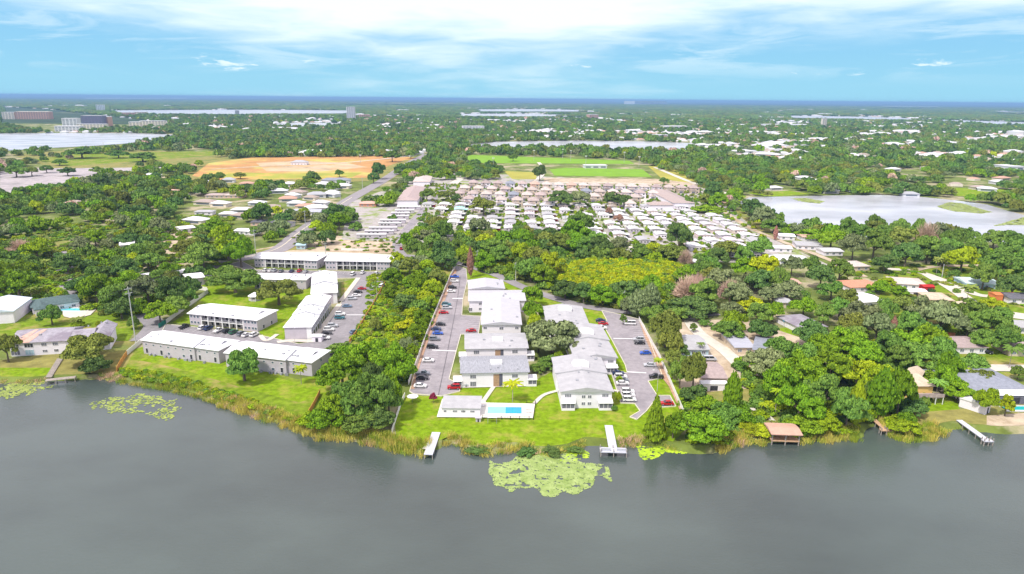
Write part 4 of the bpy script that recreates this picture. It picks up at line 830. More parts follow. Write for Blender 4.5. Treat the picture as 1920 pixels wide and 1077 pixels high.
rowsY = [389.5, 398.5, 407, 415, 424, 434, 444, 455, 467, 479]
rowname = ['back', 'second', 'third', 'fourth', 'fifth', 'sixth', 'seventh', 'eighth', 'ninth', 'front']
hide = [[(735, 790), (865, 950), (1400, 2000)], [(735, 795), (1400, 2000)], [(700, 830), (870, 925)], [(700, 830), (1400, 2000)], [(600, 830)], [(600, 850)], [(600, 1090), (1175, 1215)], [(600, 1120), (1240, 1290), (1478, 2000)], [(600, 1285), (1420, 2000)], [(600, 1330), (1450, 2000)]]
for r, y in enumerate(rowsY):
    pl = P(800, y); kx = 0; c = 0
    X = P(800, 389.5).x
    while X < 188:
        px, py, _ = proj((X, pl.y, 0)); X0 = X; X += 17.0 if c % 2 else 15.2; c += 1
        if any(a < px < b for a, b in hide[r]) or rg.random() < .05: continue
        if X0 > 168 and r < 2: continue
        kx += 1
        roof, rn = (ROOFW, 'white-roofed') if rg.random() < .72 else ((GR_ROOF, 'grey-roofed') if rg.random() < .8 else (M('lilac_roof', (.62, .55, .58)), 'lilac-roofed'))
        if r == 1 and kx == 2: roof, rn = (M('aqua_roof', (.45, .82, .8)), 'aqua-roofed')
        wall = rg.choice([WHITE_ST, WHITE_ST, PINKW, MINT, LAV_WALL]); L_ = rg.choice([12.5, 14, 14])
        t = mobile(px + rg.uniform(-1, 1), py, rg.uniform(-.04, .04), L_, roof, wall, rg.choice([DARK, DARK, BLU_ROOF, REDP])); t.location.x += rg.uniform(-.4, .4)
        t['label'] = '%s mobile home, %s from left in the %s row of the home park' % (rn, nth(kx), rowname[r]); MOB.append((px, py))
# long single-wide homes stacked on the diagonal left of the park road
for k, (x0, x1, y) in enumerate([(669, 724, 448), (684, 738, 441), (692, 744, 434.5), (710, 752, 426), (713, 760, 420), (727, 766, 412), (734, 768, 406), (741, 776, 401), (745, 788, 394)]):
    t, W = place_footprint('mobile_home', '%s of the long white mobile homes stepping up beside the park road' % ('nearest' if k == 0 else 'farthest' if k == 8 else nth(k + 1) + ' nearest'), 'mobile home', (x0, y), (x1, y), 'long mobile homes by the park road')
    m = MB(); m.box(0, W, 0, 4.5, .3, 3.1); m.build('wall', LAV_WALL, t); m = MB(); roof_geo(m, 0, W, 0, 4.5, 3.2, .5, 'x', 0, 0, .3, .15); m.build('roof', ROOFW, t)
    m = MB(); m.box(W * .2, W * .9, 4.6, 7.5, 2.6, 2.75); m.build('carport_roof', ROOFW, t)
    for u in (.15, .3, .45, .8): window(t, u * W, -.02, 1.9, 0, 1.5, .9, 1, 'd')
# sheds and homes at the right end of the park by the lake
for lb, A, B, D, rf in [('white curved-roof home by the lakeside bushes at the park corner', (1462, 450), (1490, 451), 11, WH_METAL), ('long grey-roofed home in the park corner by the lake', (1494, 468), (1540, 470), 16, GR_ROOF), ('pale home with white porch at the park corner', (1545, 480), (1580, 480), 12, ROOFW),
   ('broad white-roofed hall beside the park entrance', (1446, 496), (1515, 497), 15, ROOFW), ('white-roofed home behind the broad white hall', (1444, 473), (1484, 474), 9, ROOFW), ('pink flat-roofed home under the lake trees', (1505, 452), (1530, 452), 10, SAL_ROOF), ('low white-roofed home right of the dark park tree', (1300, 500), (1330, 500), 9, ROOFW)]:
    gable_house(lb, A, B, D, h=2.8, rise=.8, wall=WHITE_ST, roof=rf, hip=False, name='mobile_home', cat='mobile home', group='homes in the park corner by the lake')
roof_vents()
# ---- fences
def fence(label, pts, h, mat, name='fence', th=.12, step=3.0, slat=None, drop=None):
    W_ = [P(x, y) for x, y in pts]; t = thing(name, label, 'fence', W_[0]); m = MB(); pm = MB()
    for a, b in zip(W_[:-1], W_[1:]):
        a, b = a - W_[0], b - W_[0]; d = b - a; ln = d.length; d.normalize(); n_ = Vector((-d.y, d.x, 0)) * th / 2
        if slat:
            for k in range(int(ln / slat)): p = a + d * (k * slat); m.box(p.x - .02, p.x + .02, p.y - .02, p.y + .02, .1, h)
            m.poly([(a + n_)[:2], (b + n_)[:2], (b - n_)[:2], (a - n_)[:2]], h - .08, h); m.poly([(a + n_)[:2], (b + n_)[:2], (b - n_)[:2], (a - n_)[:2]], .12, .18)
        else: m.poly([(a + n_)[:2], (b + n_)[:2], (b - n_)[:2], (a - n_)[:2]], 0, h)
        for k in range(int(ln / step) + 1): p = a + d * min(k * step, ln); pm.box(p.x - .1, p.x + .1, p.y - .1, p.y + .1, 0, h + .12)
    m.build('fence_panel', mat, t); pm.build('fence_post', mat, t); return t
FW_ = M('white_vinyl', (.82, .80, .76), var=.04, scale=.3); FO = M('orange_stained_fence', (.62, .30, .08), var=.15, scale=.8); FGn = M('green_screen', (.02, .16, .12)); BLK = M('black_metal', (.03, .03, .03))
fence('long white fence between the wooded bank and the apartment lawn', [(360, 541), (388, 546), (390, 550), (350, 578), (312, 607)], 2.0, FW_)
fence('white fence beside the long lakeside apartment block', [(266, 643), (238, 667)], 2.0, FW_)
fence('orange fence running down to the lake at the lawn corner', [(238, 667), (228, 682), (219, 698)], 1.9, FO)
fence('green screened gate between fence and long apartment block', [(311, 608), (298, 617)], 2.2, FGn, 'gate')
fence('orange fence along the right side of the apartment car park', [(722, 534), (716, 545), (700, 574), (684, 600), (668, 628), (655, 645)], 1.8, FO)
fence('short orange fence near the lake under the dense trees', [(600, 740), (590, 760), (577, 782)], 1.8, FO)
fence('white fence left of the central car park', [(853, 505), (845, 519), (820, 580), (797, 638), (774, 702), (766, 722)], 1.8, FW_)
fence('white fence piece going down toward the reeds', [(759, 745), (752, 760), (742, 790), (735, 812)], 1.6, FW_)
fence('white fence right of the condominium car park', [(1198, 602), (1215, 634), (1235, 670), (1258, 724), (1281, 778)], 2.0, FW_)
fence('black railing around the pool deck', [(905, 786), (1000, 788), (1004, 758), (985, 756)], 1.2, BLK, slat=.5, th=.06)
fence('rust brown wooden fence behind the long right-hand bungalow', [(1738, 628), (1790, 632)], 1.9, M('rust_fence', (.3, .12, .06)))
fence('pale fence in the lane beyond the gallery blocks', [(640, 470), (690, 471)], 1.6, FW_)
# ---- docks
def dock(label, A, B, w, z=.45, plat=None, rails=False, mat=None, name='dock'):
    a, b = P(*A, 0), P(*B, 0); d = b - a; ln = d.length; rz = math.atan2(d.y, d.x); t = thing(name, label, 'dock', (a.x, a.y, 0), rz); mat = mat or GALV
    m = MB(); m.box(0, ln, -w / 2, w / 2, z - .2, z)
    m.build('deck', mat, t)
    m = MB(); n_ = max(2, int(ln / 3))
    for i in range(n_ + 1):
        for s in (-1, 1): x = .1 + (ln - .2) * i / n_; m.box(x - .1, x + .1, s * (w / 2 - .1) - .1, s * (w / 2 - .1) + .1, -2.4, z - .2)
    build_each(m, 'pile', WOOD, t)
    if plat:
        pl, pw_ = plat; m = MB(); m.box(ln, ln + pl, -pw_ / 2, pw_ / 2, z - .22, z + .02); m.build('platform', mat, t)
        m = MB(); [m.box(x - .12, x + .12, y - .12, y + .12, -2.4, z + .9) for x in (ln + .2, ln + pl - .2) for y in (-pw_ / 2 + .15, 0, pw_ / 2 - .15)]; build_each(m, 'pile', WOOD, t)
        if rails:
            m = MB()
            for y in (-pw_ * .3, pw_ * .3): m.box(ln + pl * .55, ln + pl * .75, y - pw_ * .18, y + pw_ * .18, z + .45, z + .55); m.box(ln + pl * .75, ln + pl * .8, y - pw_ * .18, y + pw_ * .18, z + .02, z + 1.0)
            m.build('bench', mat, t)
    return t
dock('straight pale dock at the left of the pool lawn', (818, 813), (803, 855), 2.6)
dock('pale T-shaped dock with benches at the right of the pool lawn', (1141, 800), (1149, 842), 2.5, plat=(2.9, 7.8), rails=True)
dock('small wooden dock with angled end among the reeds', (1633, 784), (1658, 806), 1.5, plat=(1.6, 3.6), mat=TANWOOD)
dock('long pale dock with handrail at the right-hand lawn', (1798, 790), (1848, 826), 1.9, plat=(1.6, 3), rails=False)
dock('dark dock platform at the foot of the stairs on the left bank', (86, 715), (142, 709), 2.2, mat=WOOD)
a = P(113, 675); b = P(92, 708); t = thing('stairs', 'weathered wooden stairs down the left bank to the dock', 'stairs', a); m = MB(); d = b - a
for k in range(22): p = d * (k / 21); m.box(p.x - 1.1, p.x + 1.1, p.y - .3, p.y + .3, .1, .55 - .01 * k)
m.build('step', WOOD, t)
t = thing('boathouse', 'open boathouse with tan flat roof over the water', 'boathouse', P(1468, 822), R(-3))
m = MB(); m.box(-4.2, 4.2, -2.4, 4.0, .05, .3); m.build('deck', TANWOOD, t); m = MB(); [m.box(x - .15, x + .15, y - .15, y + .15, -2.4, 2.6) for x in (-4, 0, 4) for y in (-2.2, 3.6)]; build_each(m, 'post', WOOD, t)
m = MB(); roof_geo(m, -4.4, 4.4, -2.8, 4.4, 2.8, .5, 'x', 0, 0, .3, .25); m.build('roof', M('tan_dock_roof', (.58, .36, .27), var=.08, scale=.6), t)
ribbon('path', [(1440, 784), (1450, 792), (1460, 800)], 1.6, .3, TANWOOD)
# ---- small things near the shore
t = thing('canopy', 'small white canopy on posts below the pool fence', 'canopy', P(923, 793)); m = MB(); m.box(-1.5, 1.5, -.8, .8, 2.1, 2.2); m.build('cover', FRAME, t); m = MB(); [m.box(x - .05, x + .05, y - .05, y + .05, 0, 2.1) for x in (-1.4, 1.4) for y in (-.7, .7)]; build_each(m, 'post', GRIM, t)
t = thing('umbrella', 'cream sunshade beside the dense trees at the fence end', 'umbrella', P(774, 754)); m = MB(); m.add([(2 * math.cos(k * .785), 2 * math.sin(k * .785), 2.1) for k in range(8)] + [(0, 0, 2.8)], [[k, (k + 1) % 8, 8] for k in range(8)]); m.build('canopy', FRAME, t); m = MB(); m.tube([(0, 0, 0), (0, 0, 2.7)], .04); m.build('pole', GRIM, t)
for k, (x, y) in enumerate([(990, 768), (990, 774), (905, 762)]):
    t = thing('sun_lounger', ['white lounger at the right end of the pool, farther one', 'white lounger at the right end of the pool, nearer one', 'white lounger between pool house and path'][k], 'sun lounger', P(x, y, .37)); m = MB(); m.box(-.9, .5, -.3, .3, .25, .32); m.build('seat', FRAME, t); m = MB(); m.add([(.5, -.3, .3), (.5, .3, .3), (1.1, .3, .8), (1.1, -.3, .8), (.5, -.3, .24), (.5, .3, .24), (1.15, .3, .75), (1.15, -.3, .75)], [[0, 1, 2, 3][::-1], [4, 5, 6, 7], [0, 1, 5, 4], [3, 2, 6, 7][::-1]]); m.build('backrest', FRAME, t); m = MB(); [m.box(xx - .04, xx + .04, yy - .04, yy + .04, 0, .25) for xx in (-.8, .4) for yy in (-.25, .25)]; build_each(m, 'leg', GRIM, t)
# ---------------------------------------------------------------- vehicles
CARCOL = {'white': (.8, .8, .8), 'silver': (.5, .52, .55), 'grey': (.2, .22, .25), 'black': (.02, .02, .025), 'navy': (.02, .04, .12), 'blue': (.02, .1, .5), 'red': (.45, .01, .02), 'teal': (.03, .16, .2), 'green': (.02, .12, .06), 'steel-blue': (.12, .2, .3)}
CP = {k: M('car_paint_' + k.replace('-', '_'), v, rough=.28, var=.03, scale=3, spec=.5) for k, v in CARCOL.items()}
TYRE = M('tyre_rubber', (.02, .02, .02), var=.2); RIM = M('rim_alloy', (.45, .45, .47), rough=.4, var=.05); CGL = M('car_glass', (.02, .025, .03), rough=.1, spec=.7, var=.1); LAMP = M('car_lamp', (.75, .75, .7), var=.05); TAIL = M('car_tail_lamp', (.4, .02, .02), var=.05)
def body_mesh(kind, col):
    prof = {'car': ([(-2.3, .35), (-2.3, .8), (-2.1, .95), (-1.5, 1.0), (1.0, 1.0), (2.1, .85), (2.3, .65), (2.3, .35)], [(-1.75, 1.0), (-1.15, 1.42), (.35, 1.45), (1.1, 1.0)]),
            'suv': ([(-2.35, .4), (-2.4, .9), (-2.3, 1.1), (1.15, 1.12), (2.15, 1.0), (2.35, .75), (2.35, .4)], [(-2.2, 1.1), (-1.95, 1.7), (.3, 1.75), (1.15, 1.12)]),
            'pickup': ([(-2.7, .5), (-2.75, 1.05), (-.7, 1.08), (1.5, 1.12), (2.5, 1.0), (2.7, .75), (2.7, .5)], [(-.65, 1.08), (-.5, 1.75), (.7, 1.78), (1.5, 1.12)]),
            'van': ([(-2.6, .45), (-2.65, 1.1), (-2.6, 1.2), (1.7, 1.2), (2.4, 1.05), (2.6, .8), (2.6, .45)], [(-2.55, 1.2), (-2.5, 2.0), (1.0, 2.0), (1.75, 1.2)])}[kind]
    def extr(pr, wb, wt, z0, z1):
        V = []; 
        for sd_ in (-1, 1):
            for x, z in pr:
                f = (z - z0) / max(z1 - z0, .01); V.append((x, sd_ * (wb + (wt - wb) * max(0, f)), z))
        n = len(pr); F = [list(range(n)), list(range(2 * n - 1, n - 1, -1))] + [[(i + 1) % n, i, n + i, n + (i + 1) % n] for i in range(n)]
        return V, F
    m = MB(); a, b = prof; zs = [z for x, z in b]; V, F = extr(a, .92, .86, .35, 1.15); m.add(V, F)
    # roof skin and pillars in body colour, glass between
    rx0, rx1 = b[1][0], b[2][0]; zt = b[2][1]; m.box(rx0 - .02, rx1 + .02, -.68, .68, zt - .02, zt + .045)
    for sx, (p, q) in ((0, (b[0], b[1])), (1, (b[3], b[2]))):
        for s in (-1, 1): m.tube([(p[0], s * .84, p[1] - .02), (q[0], s * .67, q[1])], .05, 4)
    for s in (-1, 1): m.tube([((b[0][0] + b[3][0]) / 2, s * .86, b[0][1]), ((rx0 + rx1) / 2, s * .68, zt)], .05, 4)
    body = mesh('body', m.V, m.F, [CP[col]])
    g = MB(); V, F = extr(b, .83, .66, b[0][1], zt); g.add(V, F); return body, mesh('windows', g.V, g.F, [CGL])
def wheel_meshes():
    def cyl(r, w_):
        V = [(r * math.cos(k * math.pi / 6), s * w_, r * math.sin(k * math.pi / 6)) for s in (-1, 1) for k in range(12)]
        return V, [list(range(12)), list(range(23, 11, -1))] + [[(i + 1) % 12, i, 12 + i, 12 + (i + 1) % 12] for i in range(12)]
    V, F = cyl(.33, .11); a = mesh('wheel', V, F, [TYRE]); V, F = cyl(.19, .125); return a, mesh('rim', V, F, [RIM])
WMs = wheel_meshes()
lm = MB(); lm.box(-.04, .04, -.18, .18, -.07, .07); LM = mesh('headlight', lm.V, lm.F, [LAMP]); TM = mesh('tail_light', lm.V, lm.F, [TAIL])
def vehicle(x, y, hd, kind, col, label, group):
    b, g = cached(('veh', kind, col), lambda: body_mesh(kind, col)); t = thing({'car': 'parked_car', 'suv': 'parked_suv', 'pickup': 'pickup_truck', 'van': 'van'}[kind], label, {'car': 'car', 'suv': 'car', 'pickup': 'pickup truck', 'van': 'van'}[kind], P(x, y, .33) , R(hd), group)
    obj('body', b, t); obj('windows', g, t); L_ = {'car': 1.42, 'suv': 1.48, 'pickup': 1.75, 'van': 1.7}[kind]
    for sx in (-1, 1):
        for sy in (-1, 1): w_ = obj('wheel', WMs[0], t, (sx * L_, sy * .84, .33)); obj('rim', WMs[1], w_)
    e = {'car': 2.28, 'suv': 2.33, 'pickup': 2.68, 'van': 2.58}[kind]
    for sy in (-1, 1): obj('headlight', LM, t, (e, sy * .62, .7)); obj('tail_light', TM, t, (-e, sy * .62, .75))
    return t
KW = {'car': 'car', 'suv': 'tall car', 'pickup': 'pickup truck', 'van': 'van'}
def row(group, phrase, lst, hd, ordfrom):
    n = len(lst)
    for i, (x, y, kind, col) in enumerate(lst):
        h = hd + random.Random(x * 7 + y).uniform(-2.5, 2.5)
        vehicle(x, y, h, kind, col, '%s %s, %s %s %s' % (col, KW[kind], nth(i + 1), ordfrom, phrase), group)
row('cars in the central car park', 'of the row along the white fence', [(852, 521, 'pickup', 'blue'), (852, 529, 'suv', 'white'), (848, 541, 'suv', 'black'), (846, 548, 'car', 'white'), (837, 573, 'suv', 'teal'), (838, 579, 'suv', 'silver'), (832, 588, 'car', 'red'), (826, 610, 'car', 'black'), (818, 619, 'car', 'navy'), (821, 627, 'car', 'blue'), (815, 638, 'suv', 'grey'), (811, 653, 'suv', 'black'), (803, 678, 'car', 'white'), (793, 703, 'pickup', 'grey'), (792, 711, 'car', 'black'), (788, 726, 'car', 'white')], 0, 'from the far end')
row('cars in the central car park', 'beside the condominium wall', [(883, 622, 'car', 'red'), (851, 729, 'suv', 'red'), (867, 724, 'car', 'silver')], 180, 'from the far end')
row('cars in the right condominium car park', 'along the right-hand fence', [(1181, 609, 'van', 'white'), (1197, 639, 'suv', 'silver'), (1199, 645, 'car', 'black'), (1210, 664, 'car', 'blue'), (1218, 687, 'car', 'silver'), (1230, 709, 'pickup', 'black')], 180, 'from the far end')
row('cars in the right condominium car park', 'beside the condominium porches', [(1126, 603, 'car', 'navy'), (1131, 609, 'car', 'red'), (1128, 617, 'suv', 'white'), (1159, 702, 'car', 'navy'), (1164, 709, 'suv', 'white'), (1167, 715, 'car', 'grey'), (1167, 721, 'car', 'white'), (1177, 737, 'suv', 'white'), (1178, 744, 'suv', 'white'), (1180, 752, 'suv', 'white')], 0, 'from the far end')
vehicle(1250, 759, 180, 'car', 'red', 'red car alone in the small bay near the conical tree', 'cars in the right condominium car park')
row('cars in front of the gallery block', 'in the slanted row facing the gallery block', [(346, 615, 'pickup', 'black'), (381, 617, 'suv', 'white'), (391, 618, 'suv', 'navy'), (410, 622, 'pickup', 'white'), (426, 623, 'suv', 'black'), (438, 625, 'suv', 'green'), (453, 628, 'suv', 'grey'), (462, 630, 'car', 'white'), (477, 630, 'suv', 'white')], 72, 'from left')
row('cars on the cross street', 'in front of the two far gallery blocks', [(498, 509, 'suv', 'white'), (507, 509, 'car', 'white'), (515, 509, 'suv', 'silver'), (527, 510, 'car', 'grey'), (547, 510, 'car', 'navy'), (562, 510, 'suv', 'red'), (573, 511, 'car', 'silver'), (599, 513, 'pickup', 'white'), (588, 524, 'suv', 'white'), (598, 525, 'car', 'black'), (624, 514, 'suv', 'white'), (662, 516, 'van', 'white'), (680, 513, 'suv', 'white'), (706, 515, 'suv', 'white')], 85, 'from left')
row('cars beside the stepped-roof blocks', 'beside the stepped-roof blocks', [(679, 543, 'car', 'red'), (671, 549, 'car', 'black'), (668, 556, 'car', 'white'), (660, 562, 'suv', 'silver'), (651, 576, 'car', 'steel-blue'), (638, 591, 'suv', 'white'), (637, 598, 'suv', 'teal'), (624, 613, 'suv', 'silver'), (617, 620, 'suv', 'white'), (613, 627, 'car', 'black'), (607, 636, 'pickup', 'white')], 5, 'from the far end')
for x, y, hd, k, c, l in [(716, 539, 80, 'van', 'white', 'white van by the far end of the orange fence'), (664, 624, 60, 'car', 'steel-blue', 'steel-blue car beside the orange fence'), (619, 664, 30, 'pickup', 'white', 'white pickup truck behind the corner of the lakeside block'), (752, 468, 100, 'pickup', 'red', 'red truck on the park road'), (1849, 662, -35, 'car', 'black', 'black car beside the brown-roofed bungalow'), (1331, 676, 0, 'van', 'silver', 'silver van in front of the pale blue house'), (1288, 634, 70, 'car', 'white', 'white car on the lane bend above the pale blue house'), (1735, 473, 60, 'car', 'grey', 'grey car on the lane by the lake trees')]:
    vehicle(x, y, hd, k, c, l, 'vehicles outside the car parks')
# ---------------------------------------------------------------- poles, wires, lamps
POLE = M('weathered_utility_pole', (.55, .56, .54), var=.1, scale=1, stretch=(3, 3, .3)); WIRE = M('power_wire', (.06, .06, .06)); STEEL = M('galvanised_steel', (.5, .5, .5), var=.05)
POLES = []
def pole(x, y, h, label, arms=2):
    p = P(x, y); t = thing('utility_pole', label, 'utility pole', p, R(60), 'utility poles'); m = MB(); m.tube([(0, 0, 0), (0, 0, h)], [.24, .14], 8); m.build('pole', POLE, t)
    for k in range(arms): m = MB(); m.box(-1.6, 1.6, -.08, .08, h - 1.0 - 1.9 * k, h - .8 - 1.9 * k); c = m.build('crossarm', POLE, t); mm = MB(); [mm.box(xx - .06, xx + .06, -.05, .05, h - .8 - 1.9 * k, h - .5 - 1.9 * k) for xx in (-1.4, -.5, .5, 1.4)]; build_each(mm, 'insulator', GRIM, c)
    m = MB(); m.tube([(.35, 0, h - 3.9), (.35, 0, h - 2.9)], .25, 8); m.build('transformer', STEEL, t); POLES.append((p, h)); return p
def pole_h(x, yt, yb):
    _, _, zc = proj(P(x, yb)); return (yb - yt) / (FPX / zc * math.cos(PITCH))
for x, yt, yb, lb in [(255, 538, 645, 'tall pale utility pole with crossarms beside the lakeside townhouse'), (481, 432, 488, 'tall pale utility pole at the junction left of the gallery blocks'), (611, 455, 480, 'pale utility pole between the two far gallery blocks'), (640, 366, 405, 'thin utility pole along the diagonal road by the oaks'), (680, 335, 358, 'thin utility pole at the orange field corner'), (574, 396, 440, 'utility pole beside the long grey-blue roof'), (656, 385, 400, 'small utility pole below the salmon-roofed brick house'), (895, 470, 500, 'utility pole behind the bare red cypress'), (967, 492, 528, 'thin utility pole on the bend in front of the wood'), (1766, 496, 520, 'utility pole with transformer at the right-hand lane'), (1060, 405, 430, 'thin utility pole in the home park'), (1170, 545, 575, 'leaning-wire pole in front of the grey spiky trees'), (867, 285, 303, 'tall mast left of the playing field')]:
    pole(x, yb, pole_h(x, yt, yb), lb, 2 if yb > 470 else 1)
def wire(a, b, sag, label):
    m = MB(); pts = []
    for k in range(25): f = k / 24; p = Vector(a).lerp(Vector(b), f); p.z -= sag * 4 * f * (1 - f); pts.append(p)
    m.tube(pts, .035, 4); o = m.build('power_line', WIRE); tag(o, label, 'power line', 'power lines')
p0, h0 = POLES[0]; p1, h1 = POLES[1]
for k, off in enumerate((-1.4, 0, 1.4)):
    wd = ('left', 'middle', 'right')[k]
    wire((p0.x + off * .5, p0.y + off * .8, p0.z + h0 - .6), (p1.x + off * .5, p1.y + off * .8, p1.z + h1 - .6), 2.2, '%s overhead wire from the tall townhouse pole to the junction pole' % wd)
    q = P(108, 672, 0); wire((p0.x + off * .5, p0.y + off * .8, p0.z + h0 - .6 - .9 * (k == 1)), (q.x - 90 + off, q.y - 90, 9), 3.0, '%s overhead wire running from the tall townhouse pole toward the lake' % wd)
def lamp(x, y, h, label, hd=0):
    t = thing('street_lamp', label, 'street lamp', P(x, y), R(hd), 'street lamps'); m = MB(); m.tube([(0, 0, 0), (0, 0, h), (.5, 0, h + .3), (1.6, 0, h + .35)], [.09, .06, .05, .05], 6); m.build('pole', STEEL, t); m = MB(); m.box(1.4, 2.1, -.15, .15, h + .25, h + .4); m.build('lamp_head', FRAME, t)
for x, y, h, lb, hd in [(553, 648, 7, 'white street lamp in front of the blank grey gable', 90), (707, 567, 8, 'dark lamp post beside the orange fence', 180), (1235, 656, 7.5, 'pale street lamp behind the right car park fence', 180), (1232, 735, 8, 'slim lamp post on the small lawn beside the right car park', 180), (902, 556, 6, 'short lamp post by the left end of the pale condominium', 180)]: lamp(x, y, h, lb, hd)
for k, (x, y, h) in enumerate([(1001, 302, 17), (1070, 303, 17), (1170, 306, 17), (1055, 297, 15), (1098, 318, 19), (1198, 312, 14), (925, 318, 16), (676, 306, 12), (196, 286, 17)]):
    t = thing('floodlight_mast', '%s from left of the thin floodlight masts around the playing fields' % nth(k + 1) if False else 'thin floodlight mast by the playing fields, %s' % ['left of the far pitch gate', 'behind the middle of the upper pitch', 'behind the right end of the upper pitch', 'nearest the lake trees', 'over the bright lower pitch', 'by the curved car park', 'over the yellowed pitch', 'beside the orange field', 'beside the left lakeside park'][k], 'floodlight', P(x, y), 0, 'floodlight masts'); m = MB(); m.tube([(0, 0, 0), (0, 0, h)], [.3, .2], 6); m.build('pole', STEEL, t); m = MB(); m.box(-1.8, 1.8, -.2, .2, h, h + .9); m.build('lamp_head', FRAME, t)
# ---------------------------------------------------------------- foliage
def fmat(name, col, col2, rnd=.22, rough=.7):
    m = M(name, col, rough=rough, var=0, col2=col2, scale=9.0, lo=.38, hi=.62, rnd=rnd, spec=.12, detail=3)
    return m
FOL = {'dark': fmat('foliage_dark_green', (.060, .130, .034), (.160, .265, .058)), 'mid': fmat('foliage_mid_green', (.095, .185, .032), (.225, .365, .055)), 'bright': fmat('foliage_bright_green', (.10, .20, .010), (.26, .42, .018)),
       'lime': fmat('foliage_lime', (.19, .28, .010), (.42, .54, .016)), 'olive': fmat('foliage_olive', (.13, .165, .030), (.29, .34, .06)), 'grey': fmat('foliage_grey_green', (.13, .17, .065), (.31, .37, .16)),
       'gold': fmat('foliage_golden', (.28, .34, .010), (.56, .62, .014), .15), 'rust': fmat('foliage_rust', (.30, .15, .11), (.5, .28, .2)), 'bare': fmat('bare_pinkish_twigs', (.48, .33, .25), (.80, .58, .46)), 'pink': fmat('foliage_crimson', (.3, .03, .08), (.5, .07, .16))}
BARK = M('bark', (.16, .13, .10), var=.3, scale=6, stretch=(1, 1, .3)); PBARK = M('pale_bark', (.35, .31, .27), var=.2, scale=6)
def quads(C, Nn, s, rg, aspect=1.0, upright=False):
    "leaf clumps: one bent quad at each point C facing about Nn"
    n = len(C); r = rg.normal(size=(n, 3))
    if upright: r = np.tile(np.array([[0, 0, 1.0]]), (n, 1)) + r * .15
    a = np.cross(Nn, r); a /= np.linalg.norm(a, axis=1)[:, None] + 1e-9; b = np.cross(Nn, a)
    if upright: a, b = b, a
    sz = (s * rg.uniform(.6, 1.4, n))[:, None]
    V = np.stack([C - a * sz - b * sz * aspect, C + a * sz - b * sz * aspect, C + a * sz * .8 + b * sz * aspect + Nn * sz * .3, C - a * sz * .8 + b * sz * aspect + Nn * sz * .3], 1).reshape(-1, 3)
    return V
def quick_mesh(name, V, nq, V2=None, F2=None, mat=None):
    me = bpy.data.meshes.new(name); n4 = nq * 4; V2 = np.zeros((0, 3)) if V2 is None else V2; F2 = np.zeros((0, 3), int) if F2 is None else F2
    me.vertices.add(n4 + len(V2)); me.vertices.foreach_set('co', np.concatenate([V, V2]).astype(np.float32).ravel())
    idx = np.concatenate([np.arange(n4), (F2 + n4).ravel()]); me.loops.add(len(idx)); me.loops.foreach_set('vertex_index', idx.astype(np.int32))
    st = np.concatenate([np.arange(nq) * 4, n4 + np.arange(len(F2)) * 3]); me.polygons.add(len(st)); me.polygons.foreach_set('loop_start', st.astype(np.int32)); me.polygons.foreach_set('loop_total', np.concatenate([np.full(nq, 4), np.full(len(F2), 3)]).astype(np.int32))
    me.update(calc_edges=True); me.validate()
    if mat: me.materials.append(mat)
    return me
def ico(sub):
    bm = bmesh.new(); bmesh.ops.create_icosphere(bm, subdivisions=sub, radius=1); V = np.array([v.co[:] for v in bm.verts]); F = np.array([[v.index for v in f.verts] for f in bm.faces]); bm.free(); return V, F
ICO = ico(1); ICO2 = ico(2)
def lobes_of(form, rg):
    "lobe centres (unit radius, unit height) and radii"
    if form == 'oak': n = 46; 
    elif form == 'round': n = 40
    else: n = 44
    L_ = []; a1, a2, p1, p2 = rg.uniform(.05, .22), rg.uniform(.04, .16), rg.uniform(0, 6.28), rg.uniform(0, 6.28)
    for i in range(n):
        if form in ('oak', 'round', 'low'):
            t = rg.uniform(0, 2 * math.pi); rr = math.sqrt(rg.uniform(0, 1)) * (.80 if form != 'low' else .85)
            top = {'oak': .93, 'round': .92, 'low': .85}[form]; bot = {'oak': .25, 'round': .15, 'low': .08}[form]
            dome = math.sqrt(max(0, 1 - (rr / .98) ** 2)); rr *= 1 + a1 * math.sin(2 * t + p1) + a2 * math.sin(3 * t + p2); lr = rg.uniform(.14, .29) * (1.0 if form != 'oak' else .95)
            z = bot + (top - bot) * dome * rg.uniform(.45, 1.0) - (0.04 * rr)
            L_.append((rr * math.cos(t), rr * math.sin(t), min(z, top - lr * .35), lr, lr * rg.uniform(.42, .62)))
        elif form == 'cone':
            f = (i + .5) / n; t = i * 2.4; rr = .55 * (1 - f) ** .8; lr = .34 * (1 - f) + .10; L_.append((rr * math.cos(t), rr * math.sin(t), .06 + .86 * f, lr, .07))
        elif form == 'column':
            f = (i + .5) / n; t = i * 2.4; w_ = math.sin(math.pi * (f * .85 + .12)); rr = .5 * w_; L_.append((rr * math.cos(t), rr * math.sin(t), .1 + .82 * f, .30 * w_ + .07, .075))
    return L_
